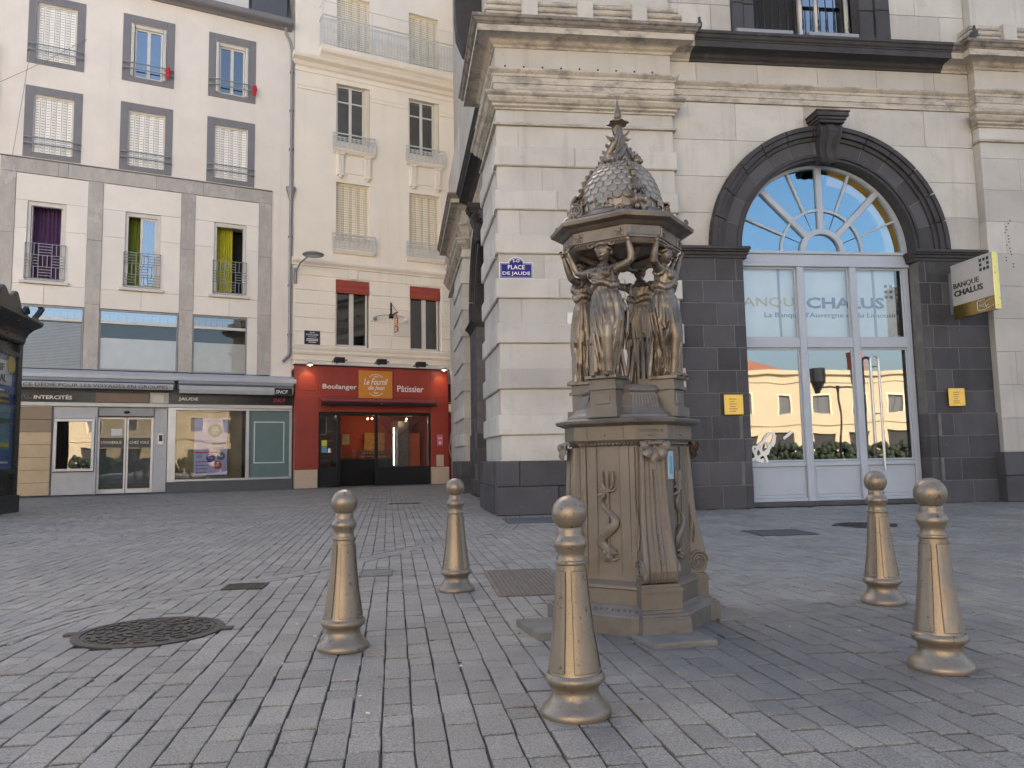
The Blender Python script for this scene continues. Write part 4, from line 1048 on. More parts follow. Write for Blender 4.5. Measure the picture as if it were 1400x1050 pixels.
for x, z, s in ((0.,.55,'21€'),(.31,.60,'30€'),(.2,.31,'15€')): text(s, x-.06, x+.06, z-.04, .06, -.008, WHITE, po)
for k in range(3): bx(po, 'printed_line', NV, (.08,.40-.04*k,-.005,0,.86-.035*k,.872-.035*k), (-.44,-.25,-.005,0,.62-.035*k,.632-.035*k), c=0)

# ---------------------------------------------------------------- bakery house
bak = thing('bakery_building', 'cream rendered apartment house with wrought balconies above a red bakery front', 'building', loc2(3.0, 0, 0), AL)
org(bak, 3.0)
VB = -.06
W1_, W2_ = (1.48, 2.70), (4.21, 5.42)
FL = [(12.52, 14.44), (8.90, 10.78), (4.86, 7.24)]
hs = [(w[0], w[1], z0-.25 if z0 > 5 else z0, z1) for w in (W1_, W2_) for z0, z1 in FL]+[(1.49,2.71,15.5,17.84),(4.23,5.43,15.5,17.84)]
wall(bak, .0, 11.0, 7.86, 19.5, [h for h in hs if h[2] > 7.9], VB, CREAM, .3)
bx(bak, 'rear_wall', CREAM, (0,11,.9,9,2.76,19.4), c=0); bx(bak, 'rear_wall', CREAM, (5.6,11,.3,9,0,2.75), c=0)
mb = MB(); mb.loft([[(-.0,-.3,19.5),(11,-.3,19.5),(11,9,19.5),(0,9,19.5)],[(0,2.5,24.5),(11,2.5,24.5),(11,8,24.5),(0,8,24.5)]]); build(mb, 'roof', mat('red_tile_roof', (.25,.10,.06), .8, .2, 8.), bak)  # roof out of view, ridge raised to keep sun from slipping past the bank corner
# coursed first floor: grooved bands
zb_ = [4.84, 5.32, 5.80, 6.28, 6.76, 7.26]
for z0, z1 in zip(zb_, zb_[1:]):
    for a, b in ((.06, 1.48), (2.70, 4.21), (5.42, 8.0)):
        cs = [a, b] if not (a == 2.70 and z0 < 5.4) else [a, 3.5, b]
        for p, q in zip(cs, cs[1:]): bx(bak, 'render_band', CREAM, (p+.002, q-.002, VB-.03, VB+.2, z0+.014, z1-.014), c=.016)
wall(bak, 0, 11, 4.0, 7.86, [h for h in hs if h[2] < 5], VB+.0, CREAM, .3)
def hmould(u0, u1, prof, name, m=CREAM, v=VB):
    mb = MB(); mb.loft([[(u, v-o, z) for o, z in prof] for u in (u0, u1)]); return build(mb, name, m, bak)
hmould(-.06, 11, [(0,7.62),(.06,7.62),(.07,7.67),(.13,7.72),(.16,7.74),(.18,7.80),(.18,7.86),(0,7.90)], 'string_course')
hmould(.0, 11, [(0,7.30),(.035,7.30),(.035,7.60),(0,7.60)], 'frieze_band')
for w in (W1_, W2_):
    c = (w[0]+w[1])/2
    mb = MB(); mb.prism([(c-.13,7.265),(c+.13,7.265),(c+.19,7.61),(c-.19,7.61)], VB-.075, VB-.0, .012); build(mb, 'keystone', CREAM, bak)
hmould(.0, 11, [(0,4.54),(.05,4.54),(.08,4.60),(.08,4.68),(.11,4.72),(.13,4.80),(0,4.84)], 'sill_course')
hmould(.0, 11, [(0,4.16),(.04,4.16),(.04,4.30),(.06,4.34),(0,4.36)], 'fascia_course')
# upper cornice and balcony
hmould(.0, 11, [(0,14.62),(.03,14.62),(.03,14.75),(.06,14.79),(0,14.80)], 'band_course')
for a, b in ((.08, 1.46), (2.72, 4.19), (5.44, 8)): hmould(a, b, [(0,13.96),(.03,13.98),(.03,14.06),(.05,14.10),(.05,14.18),(0,14.20)], 'band_course')
hmould(-.1, 11, [(0,14.82),(.05,14.84),(.10,14.92),(.12,14.95),(.30,15.02),(.34,15.10),(.34,15.16),(0,15.18)], 'cornice')
hmould(.80, 9, [(0,15.14),(.36,15.14),(.40,15.20),(.52,15.26),(.56,15.34),(.56,15.48),(0,15.50)], 'balcony_slab')
def railing(u0, u1, z0, z1, v, name, dense, m):
    mb = MB(); t = .016
    mb.box(u0, u1, v-.02, v+.02, z1-.04, z1, c=.004); mb.box(u0, u1, v-.012, v+.012, z0+.06, z0+.085); mb.box(u0, u1, v-.01, v+.01, z1-.16, z1-.14)
    n = int((u1-u0)/dense); d = (u1-u0)/n
    for k in range(n):
        x = u0+d*(k+.5)
        mb.box(x-t*.7, x+t*.7, v-t/2, v+t/2, z0+.08, z1-.16)
        pts = [(x+d*.42*math.cos(a), v, z1-.25+.075*math.sin(a)) for a in [PI*q/6 for q in range(7)]]; mb.tube(pts, .012, 4)
        pts = [(x+d*.42*math.cos(a), v, z0+.20-.075*math.sin(a)) for a in [PI*q/6 for q in range(7)]]; mb.tube(pts, .009, 4)
        mb.tube([(x+d*.3*math.cos(a), v, (z0+z1)/2+.09*math.sin(a)) for a in [2*PI*q/8 for q in range(9)]], .008, 4)
    for x in (u0, u1): mb.box(x-.02, x+.02, v-.02, v+.02, z0, z1, c=.003)
    return build(mb, name, m, bak)
br = railing(.86, 8.9, 15.5, 16.65, VB-.5, 'balcony_railing', .115, RAILW)
mb = MB(); mb.box(.84, .88, VB-.5, VB, 16.60, 16.65); mb.box(.84,.88, VB-.5, VB, 15.55, 15.58)
for k in range(4): mb.box(.85,.87, VB-.45+.12*k, VB-.435+.12*k, 15.55, 16.6)
mb.tube([(.86, VB, 17.13), (.86, VB-.5, 17.13), (8.9, VB-.5, 17.13)], .012, 5)
for x in (.86, 2.64, 4.65, 6.6): mb.tube([(x, VB-.5, 15.5), (x, VB-.5, 17.13)], .014, 5)
build(mb, 'balcony_side_rail', RAILW, bak)
og = 3.0
for w in (W1_, W2_):
    a, b = w
    for z0, z1, kind in ((15.5,17.84,'sh'), (12.27,14.44,'win'), (8.65,10.78,'sh'), (4.86,7.24,'low')):
        v = VB+.16
        if kind == 'sh':
            f = bx(bak, 'shutter_frame', SHUT2, (a,a+.04,v-.02,v+.08,z0,z1), (b-.04,b,v-.02,v+.08,z0,z1), (a+.04,b-.04,v-.02,v+.08,z1-.05,z1))
            shutters(f, a+.04-og, b-.04-og, z0+.01, z1-.05, v+.02, 8, SHUT2)
            dark_room(bak, a, b, z0, z1, v+.12)
        elif kind == 'win':
            casement(bak, a+.03, b-.18, z0+.02, z1-.03, v, GL, OFFW, transom=z0+1.55); dark_room(bak, a, b, z0, z1, v+.35, flat('brown_room', (.10,.075,.05), .9))
            for k in range(3): bx(bak, 'folded_shutter', SHUT2, (b-.165+.05*k, b-.125+.05*k, v-.14, v+.02, z0+.02, z1-.04))
        else:
            casement(bak, a+.02, b-.06, z0+.02, z1-.03, v, GL, OFFW, mull=.075); dark_room(bak, a, b, z0, z1, v+.4)
            mb = MB(); rings = []
            for u in (a+.02, b-.03):
                rings.append([(u, vv, z) for vv, z in ((v-.12,7.23),(v-.16,7.05),(v-.14,6.98),(v-.18,6.88),(v-.15,6.78),(v-.08,6.77),(v-.07,7.23))])
            mb.loft(rings); build(mb, 'roller_blind', RED2, bak)
        if kind in ('sh', 'win') and z0 < 15:
            zs = z0-.32+.0; zt = z0+.25
            railing(a-.16, b+.16, z1-1.92-.60+ (0.0), z1-1.92+.02, VB-.14, 'window_railing', .16, RAILW)
            zz = z1-2.52
            hmould(a-.13, b+.15, [(0,zz-.10),(.10,zz-.08),(.14,zz-.02),(.17,zz),(.17,zz+.04),(0,zz+.05)], 'window_sill')
    # fluted brackets below the upper windows
    for x in (a+.02, b-.22):
        z1 = 11.76; mb = MB(); mb.box(x, x+.24, VB-.10, VB+.02, 11.06, z1, c=.012)
        for k in range(3): mb.box(x+.045+.06*k, x+.075+.06*k, VB-.125, VB-.099, 11.14, z1-.04, c=.006)
        mb.box(x-.02, x+.26, VB-.14, VB+.02, z1, z1+.06, c=.01); mb.box(x+.0, x+.24, VB-.13, VB+.02, 11.0, 11.06, c=.01); mb.ball((x+.12, VB-.06, 10.97), .07, 10, 6, (1.1,.8,.8))
        build(mb, 'bracket', CREAM, bak)
    bx(bak, 'apron_panel', CREAM, (a+.27,b-.25,VB-.03,VB+.02,11.12,11.70), c=.012)
# bakery front
SV = -.30
def sb(name, m, *b, parent=None, **k): return bx(parent or bak, name, m, *b, **k)
sb('shopfront_pilaster', RED, (.06,.86,SV,VB+.1,.62,4.13), (4.91,5.59,SV,VB+.1,.62,4.13), c=.012)
sb('shopfront_plinth', CREAMT, (.09,.83,SV-.01,VB+.1,.0,.615), (4.93,5.60,SV-.01,VB+.1,.0,.615), c=.01)
sb('fascia', RED, (.863,4.907,SV,VB+.1,2.56,4.13), c=.012)
sb('pilaster_panel', RED, (.15,.76,SV-.012,SV-.001,3.28,4.02), (.15,.76,SV-.012,SV-.001,.75,3.12), (4.99,5.52,SV-.012,SV-.001,3.12,4.0), c=.008)
sb('fascia_panel', RED, (.96,2.18,SV-.012,SV-.001,3.08,4.02), (3.5,4.83,SV-.012,SV-.001,3.08,4.02), c=.008)
sb('coping', mat('dark_coping', (.05,.02,.02), .6), (.03,5.62,SV-.05,VB+.1,4.133,4.17), c=.005)
lg = sb('logo_board', ORANGE, (2.23,3.44,SV-.05,SV-.0015,3.05,4.02), c=.006)
def textB(s, u0, u1, z, h, v, m, bold=0, **k): return text(s, u0-3, u1-3, z, h, v, m, bak, bold, **k)
textB('Boulanger', .98, 2.16, 3.30, .215, SV-.02, WHITE, .012)
textB('Pâtissier', 3.63, 4.62, 3.30, .23, SV-.02, WHITE, .012)
textB('Le Fournil', 2.40, 3.27, 3.52, .23, SV-.056, WHITE, .014, shear=.35)
textB('de Jean', 2.56, 3.15, 3.30, .2, SV-.056, WHITE, .014, shear=.35)
mb = MB()
for a in range(9):
    t = R(50+10*a); mb.box(2.84+.34*math.cos(t)-.018, 2.84+.34*math.cos(t)+.012, SV-.057, SV-.051, 3.53+.36*math.sin(t)-.02, 3.53+.36*math.sin(t)+.02)
    mb.box(2.84+.34*math.cos(t)-.018, 2.84+.34*math.cos(t)+.012, SV-.057, SV-.051, 3.50-.36*math.sin(t)-.02, 3.50-.36*math.sin(t)+.02)
mb.box(2.76,2.92,SV-.057,SV-.051,3.79,3.82); mb.box(2.76,2.92,SV-.057,SV-.051,3.225,3.255)
build(mb, 'logo_marks', WHITE, bak)
# folded awning
awb = thing('folded_awning', 'dark red folded awning above the bakery window', 'awning', loc2(2.92, SV, 2.78), AL)
mb = MB(); mb.loft([[(x, v, z) for v, z in ((0,.24),(-.10,.25),(-.40,.17),(-.42,.13),(-.40,.10),(0,.16))] for x in (-2.06, 2.06)]); build(mb, 'cover', mat('awning_red', (.25,.05,.05), .6), awb)
bx(awb, 'folding_arms', BLK, (-2.0,2.0,-.36,-.02,.02,.095)); bx(awb, 'valance_bar', BLK, (-2.06,2.06,-.43,-.36,.0,.085), c=.01)
bx(awb, 'crank_eye', GREYM, (-.03,.03,-.45,-.43,.03,.06))
# opening: glazing, door, counter and shelves inside
fm = sb('shop_window', BLK, (.87,4.90,SV+.08,SV+.2,2.45,2.555), (.87,.92,SV+.08,SV+.2,.02,2.45), (1.50,1.58,SV+.08,SV+.2,.02,2.45), (2.86,2.95,SV+.08,SV+.2,.02,2.45), (4.83,4.90,SV+.08,SV+.2,.02,2.45), (2.95,4.83,SV+.08,SV+.2,.02,.66), (.92,1.50,SV+.08,SV+.2,.02,.70), c=.006)
bx(fm, 'pane', GL_SHOP, (2.951,4.829,SV+.13,SV+.14,.661,2.449), c=0); bx(fm, 'pane', GL_SHOP, (.921,1.499,SV+.13,SV+.14,.701,2.449), c=0)
bx(fm, 'door_leaf', BLK, (1.585,1.64,SV+.15,SV+.9,.03,2.44), (1.585,1.64,SV+.85,SV+.9,.03,2.44), c=.005)
DB = 3.2
inn = flat('bakery_red_wall', (.36,.05,.02), .7); ing = flat('bakery_grey_wall', (.10,.09,.075), .8)
sb('interior_floor', flat('bakery_floor', (.12,.07,.05), .5), (.87,4.9,SV+.2,DB,-.015,.006), c=0)
sb('interior_back_wall', ing, (.5,2.3,DB,DB+.02,.0,2.7), c=0); sb('interior_back_wall', inn, (2.3,5.3,DB-.5,DB-.48,.0,2.7), c=0)
sb('interior_side_wall', ing, (.48,.5,SV+.2,DB,.0,2.7), c=0); sb('interior_side_wall', inn, (5.3,5.32,SV+.2,DB,.0,2.7), c=0)
sb('interior_ceiling', DARKIN, (.48,5.32,SV+.21,DB,2.70,2.72), c=0)
sb('oven', flat('oven_steel', (.25,.24,.23), .3, .6), (4.15,4.6,1.2,2.0,.0,2.35), c=.02)
sb('oven_light', flat('oven_tube', (1,.93,.8), .5, emit=1.6), (4.02,4.06,1.3,1.34,.7,2.1), c=0)
sb('orange_door', flat('orange_door', (.50,.10,.02), .5), (4.62,5.1,1.4,1.45,.0,1.9), c=.01)
sb('chalk_board', BLK, (1.08,1.48,DB-1.9,DB-1.87,1.86,2.44)); sb('board_frame', SHUT2, (1.05,1.08,DB-1.92,DB-1.87,1.83,2.45), (1.48,1.51,DB-1.92,DB-1.87,1.83,2.45), (1.08,1.48,DB-1.92,DB-1.87,1.83,1.86))
sb('shelving', mat('bakery_wood', (.16,.11,.06), .6), *[(.93,1.45,.4,.8,.75+.16*k,.775+.16*k) for k in range(4)], *[(1.7,2.28,2.3,3.0,1.3+.35*k,1.34+.35*k) for k in range(3)])
sb('counter', BLK, (1.7,3.9,1.0,1.5,.0,.95), c=.02); 
ct = sb('counter_glass', GL_SHOP, (1.72,3.88,1.02,1.025,.951,1.30), (1.72,3.88,1.02,1.48,1.30,1.306), c=0)
sb('picture_frame', mat('paper_notice', (.42,.30,.17), .7), (2.42,2.72,DB-.55,DB-.51,1.5,1.9))
br_m = mat('bread_crust', (.42,.20,.06), .7, .3, 14.); mb = MB(); rg = random.Random(4)
for k in range(26):
    x = rg.uniform(1.78, 3.8); y = rg.uniform(1.1, 1.4); mb.ball((x, y, 1.0+.02), .06, 8, 5, (rg.uniform(.8,1.8), .7, .6))
for k in range(16): x = 3.25+.05*k; mb.tube([(x, DB-.75, 1.25), (x+.06, DB-.62, 1.95)], [.028,.035], 6)
for s in range(3):
    for k in range(7): mb.ball((3.2+.13*k, DB-.7, 1.12-.2*s+.05), .07, 8, 5, (1,.9,.6))
build(mb, 'bread', br_m, bak, kind='stuff')
sb('bread_rack', mat('rack_wood', (.14,.08,.04), .6), (3.1,4.1,DB-.9,DB-.52,1.05,1.08), (3.1,4.1,DB-.9,DB-.52,.85,.88), (3.1,4.1,DB-.8,DB-.6,1.2,1.23), (3.1,4.1,DB-.6,DB-.55,1.7,1.73))
mb = MB()
mb.tube([(2.97, SV+.35, 2.4), (3.7, SV+.38, 1.68)], .014, 6); mb.tube([(4.82, SV+.35, 2.4), (3.7, SV+.38, 1.68)], .014, 6); mb.tube([(3.7, SV+.38, 1.68), (3.7, SV+.38, .7)], .012, 6)
build(mb, 'window_stay', BLK, bak)
for k, u in enumerate((3.0, 3.16, 3.35, 4.5)):
    mb = MB(); mb.ball((u, 1.2, 2.42), .025, 8, 6); build(mb, 'ceiling_spot', LAMPW, bak)
def lamp(name, u, v, z, e, col=(1,.72,.42), r=.15):
    L = bpy.data.lights.new(name, 'POINT'); L.energy = e; L.color = col; L.shadow_soft_size = r; o = bpy.data.objects.new(name, L); COL.objects.link(o); o.location = loc2(u, v, z)
lamp('bakery_lamp', 3.4, 1.4, 2.3, 2.4); lamp('bakery_lamp', 1.3, 1.8, 2.4, 1.0); lamp('bakery_lamp', 4.4, .6, 2.3, 1.0)
sb('door_sticker', flat('sticker_yellow', (.55,.55,.08), .5), (.99,1.17,SV+.118,SV+.128,1.40,1.60), c=0); sb('door_sticker', flat('sticker_blue', (.10,.28,.42), .5), (.99,1.17,SV+.118,SV+.128,1.18,1.39), c=0)
mb = MB(); mb.ball((1.25, SV+.10, 1.28), .05, 10, 8); mb.lathe([(.06,0),(.05,.05),(.025,.10)], 10, (1.25, SV+.10, 1.18)); build(mb, 'door_figurine', WHITE, bak)
sb('pink_notice', flat('pink_notice', (.62,.16,.22), .5), (5.13,5.35,SV-.02,SV-.0015,1.38,1.78), c=0); sb('notice_print', WHITE, (5.16,5.32,SV-.025,SV-.021,1.63,1.66), (5.2,5.28,SV-.025,SV-.021,1.45,1.52), c=0)
sb('meter_box', CREAMT, (5.1,5.38,SV-.012,SV-.001,.63,1.05), c=.004)
# side door right of the shop
sb('side_transom', RED2, (5.64,5.69,VB-.02,VB+.0,2.95,3.62), (6.02,6.08,VB-.02,VB+.0,2.95,3.62), (5.84,5.87,VB-.02,VB,2.95,3.6), (5.64,6.3,VB-.02,VB,2.9,2.96))
sb('transom_dark', DARKIN, (5.64,6.9,VB-.012,VB-.003,2.98,3.66), c=0)
sb('side_lintel', CREAM, (5.6,7.0,VB-.14,VB+.05,2.62,2.9), c=.01)
sb('side_door', mat('red_side_door', (.25,.03,.02), .5, .15, 3.), (5.62,6.95,VB-.05,VB+.0,.02,2.6), c=.01)
mb = MB(); gp = [(5.95+.28*math.cos(a)*(.8 if math.sin(a) > 0 else 1), VB-.055, 1.45+.62*math.sin(a)) for a in [R(60)+q*.33 for q in range(20)]]
mb.tube(gp, .03, 6, .15); mb.tube([(5.7, VB-.055, 1.5), (6.0, VB-.055, 1.55), (6.2, VB-.055, 1.4)], .022, 6, .15); mb.tube([(5.75, VB-.055, .75), (6.1, VB-.055, .95), (6.25, VB-.055, .9)], .025, 6, .15)
build(mb, 'graffiti', flat('graffiti_white', (.55,.42,.38), .7), bak)

# ---- street things on these fronts
sp = None
SPOT = [(.46,4.12,1),(1.46,4.22,0),(2.94,4.22,0),(4.38,4.18,0),(5.27,4.12,1)]
LBL = ['dome spotlight glowing over the left end of the red shop front','black floodlight above the word Boulanger','black floodlight above the orange logo board','black floodlight above the word Pâtissier','dome spotlight glowing over the right end of the red shop front']
for (u, z, lit), lb in zip(SPOT, LBL):
    t = thing('spotlight', lb, 'spotlight', loc2(u, SV-.02, z-.03), AL, 'spotlights along the top of the bakery front')
    bx(t, 'bracket', BLK, (-.03,.03,-.38,.02,.04,.075))
    if lit:
        mb = MB(); mb.lathe([(.03,.10),(.09,.08),(.115,.02),(.115,.0)], 16, (0,-.40,.0)); build(mb, 'shade', GREYM, t, smooth=True)
        mb = MB(); mb.ball((0,-.40,.02), .045, 10, 6); build(mb, 'bulb', LAMPW, t)
        L = bpy.data.lights.new('spotlight_lamp', 'SPOT'); L.energy = 4.5; L.color = (1,.55,.22); L.spot_size = R(80); L.spot_blend = .7; L.shadow_soft_size = .04
        o = bpy.data.objects.new('spotlight_lamp', L); COL.objects.link(o); o.location = loc2(u, SV-.42, z-.06); o.rotation_euler = (R(38), 0, AL)
    else:
        mb = MB(); mb.box(-.16,.16,-.5,-.36,.02,.20,c=.015); mb.box(-.19,.19,-.37,-.34,.04,.18); build(mb, 'lamp_body', BLK, t)
        mb = MB(); mb.box(.16,.24,-.46,-.40,.09,.13); mb.tube([(-.16,-.43,.1),(-.22,-.43,.1),(-.22,-.2,.06),(0,-.15,.06)], .014, 6); build(mb, 'yoke', BLK, t)
dp = thing('drainpipe', 'grey drainpipe with a funnel head between the two houses', 'drainpipe', loc2(-.10, -.10, 4.25), AL)
mb = MB(); mb.tube([(-.22,-.02,.0),(-.16,-.02,.06),(-.02,0,.22),(0,0,.35),(0,0,5.8)], .05, 10); mb.tube([(0,0,6.05),(0,0,11.0),(-.06,0,11.3),(-.22,-.05,11.55),(-.25,-.1,11.75)], .05, 10); build(mb, 'pipe', GREYM, dp, smooth=True)
mb = MB(); mb.lathe([(.05,5.55),(.06,5.6),(.12,5.85),(.17,5.98),(.17,6.06),(.05,6.06)], 16); build(mb, 'funnel_head', GREYM, dp, smooth=True)
for z in (.9, 2.6, 4.3, 7.4, 8.8, 10.2): bx(dp, 'pipe_clip', GREYM, (-.065,.065,-.065,.10,z,z+.06))
dp2 = thing('drainpipe', 'thin dark drainpipe at the left edge of the beige house', 'drainpipe', loc2(-8.68, -.08, 10.15), AL)
mb = MB(); mb.tube([(0,0,0),(0,0,2.2),(-.03,0,2.5),(-.2,-.05,2.65)], .045, 8); build(mb, 'pipe', DGREY, dp2, smooth=True); bx(dp2, 'hopper', DGREY, (-.45,-.1,-.2,.05,2.75,3.3), c=.02)
# wall street lamp
wl = thing('wall_lamp', 'grey oval street lamp on a wall bracket beside the drainpipe', 'street lamp', loc2(.02, VB, 7.0), AL)
mb = MB(); mb.tube([(.06,-.06,.0),(.06,-.08,.36),(.16,-.40,.62),(.30,-.75,.72)], [.035,.035,.03,.03], 8); mb.box(.0,.12,-.05,.03,-.05,.5,c=.01); build(mb, 'bracket', GREYM, wl, smooth=True)
mb = MB(); mb.ball((.46,-.95,.78), .36, 20, 10, (1,1.0,.22)); build(mb, 'head', GREYM, wl, smooth=True)
mb = MB(); mb.ball((.46,-.95,.745), .26, 20, 10, (1,1,.2)); build(mb, 'lens', flat('lamp_lens', (.55,.55,.52), .2), wl, smooth=True)
# hanging bakery sign
hg = thing('hanging_sign', 'small orange bakery sign hanging from a black bracket with two lamps', 'hanging sign', loc2(3.48, VB, 6.05), AL)
mb = MB(); mb.box(-.03,.03,-.06,.0,-.05,.5,c=.006); mb.box(-.02,.02,-.75,-.05,.0,.05); mb.tube([(0,-.03,.47),(0,-.72,.05)], .01, 5); mb.box(-.08,.08,-.08,.0,-.08,.08,c=.01); build(mb, 'bracket', BLK, hg)
mb = MB()
for s, o in ((-1, -.62), (1, .52)):
    mb.tube([(0,-.06,.0),(s*.2,-.10,.03),(s*.42,-.12,.0),(o,-.12,-.08)], .012, 6)
build(mb, 'lamp_arm', GREYM, hg)
mb = MB(); mb.ball((-.62,-.12,-.14), .075, 10, 8); build(mb, 'lamp_globe', GREYM, hg, smooth=True)
mb = MB(); mb.ball((.52,-.12,-.13), .085, 10, 8); build(mb, 'lamp_globe', WHITE, hg, smooth=True, label='brighter white globe')
mb = MB()
for x, z0, z1, w_ in ((0,-.44,-.16,.17),(0,-.66,-.47,.19)): mb.box(-.015,.015,-.62-w_,-.62+w_,z0,z1,c=.004)
mb.ball((0,-.62,-.10), .1, 10, 6, (.12,1,1)); build(mb, 'board', mat('terracotta_sign', (.45,.14,.05), .5, .3, 9.), hg)
mb = MB()
for z in (-.22,-.30,-.38,-.53,-.60): mb.box(-.02,-.0155,-.72,-.52,z-.018,z+.018)
build(mb, 'board_print', WHITE, hg)
def plaque(u, z0, w, h, lines, label):
    t = thing('street_plaque', label, 'street sign', loc2(u, VB-.03, z0), AL)
    bx(t, 'plate', flat('slate_blue_plate', (.02,.03,.06), .3), (0,w,-.02,0,0,h), c=.004)
    for s, a, b, z, hh in lines: text(s, a, b, z, hh, -.024, WHITE, t)
plaque(.40, 4.885, .53, .47, [('RUE',.19,.34,.385,.05),('MONTLOSIER',.06,.47,.30,.06)], 'small dark blue street plaque low on the cream wall, near the drainpipe')
pl = bpy.data.objects['street_plaque']
bx(pl, 'printed_line', WHITE, (.12,.41,-.024,-.0205,.25,.262), (.07,.46,-.024,-.0205,.17,.195), (.07,.46,-.024,-.0205,.12,.145), (.14,.39,-.024,-.0205,.06,.085), c=0)
# ------------------------------------------------------------------ the cast-iron drinking fountain
fo = thing('drinking_fountain', 'tall bronze-painted cast-iron fountain with four caryatids under a scaled dome', 'fountain', (1.11, 4.0, 0), R(-39.4))
def octv(A, B, z):
    """octagon of four wide sides (apothem A, facing -y, +x, +y, -x) and four narrow corner sides (apothem B)"""
    h = B*math.sqrt(2)-A; n = A*math.sqrt(2)-B; h = max(.001, h); out = []
    for k in range(4):
        a = -PI/2+k*PI/2; nx, ny = math.cos(a), math.sin(a); sx, sy = -ny, nx
        for s in (-1, 1): out.append((nx*A+sx*h*s, ny*A+sy*h*s, z))
    return out
def oloft(levels, name, m, smooth=False, kind=None):
    mb = MB(); mb.loft([octv(A, B, z) for z, A, B in levels]); return build(mb, name, m, fo, smooth)
# base steps (corner sides carry blocks, so they step further out)
oloft([(0,.352,.40),(.085,.352,.40),(.095,.347,.395),(.10,.342,.39),(.125,.318,.365),(.135,.308,.355)], 'base_step', BRONZE3)
oloft([(.135,.298,.34),(.205,.298,.34),(.212,.304,.346),(.225,.302,.344),(.235,.288,.33),(.245,.272,.315)], 'base_plinth', BRONZE2)
oloft([(.24,.266,.305),(.27,.264,.30),(.60,.258,.293),(.915,.255,.291)], 'pedestal', BRONZE2)
# frieze and cornice of the pedestal
oloft([(.905,.262,.298),(.915,.27,.306),(.925,.278,.314),(.935,.288,.324)], 'rope_moulding', BRONZE)
oloft([(.935,.29,.326),(1.005,.29,.326)], 'frieze', BRONZE2)
oloft([(1.005,.295,.331),(1.012,.31,.346),(1.02,.332,.366),(1.034,.338,.372),(1.04,.33,.364),(1.046,.30,.33)], 'cornice', BRONZE3)
oloft([(1.046,.285,.31),(1.06,.28,.305),(1.075,.258,.285),(1.10,.235,.262),(1.14,.215,.235),(1.175,.205,.222),(1.185,.212,.230),(1.195,.215,.232),(1.205,.205,.222),(1.215,.195,.21),(1.22,.17,.18)], 'upper_base', BRONZE3)
def wide(k):
    a = -PI/2+k*PI/2; n = Vector((math.cos(a), math.sin(a), 0)); return n, Vector((-n.y, n.x, 0))
def narrow(k):
    a = -PI/4+k*PI/2; n = Vector((math.cos(a), math.sin(a), 0)); return n, Vector((-n.y, n.x, 0))
def onface(ft, A): n, t = ft; return lambda s, z, o=0: tuple(n*(A+o)+t*s+Vector((0, 0, z)))
def pbox(mb, F, s0, s1, z0, z1, o0, o1, c=.003):
    vs = [F(s0,z0,o0),F(s1,z0,o0),F(s1,z1,o0),F(s0,z1,o0),F(s0+c,z0+c,o1),F(s1-c,z0+c,o1),F(s1-c,z1-c,o1),F(s0+c,z1-c,o1)]
    mb.add(vs, [(0,1,5,4),(1,2,6,5),(2,3,7,6),(3,0,4,7),(4,5,6,7)])
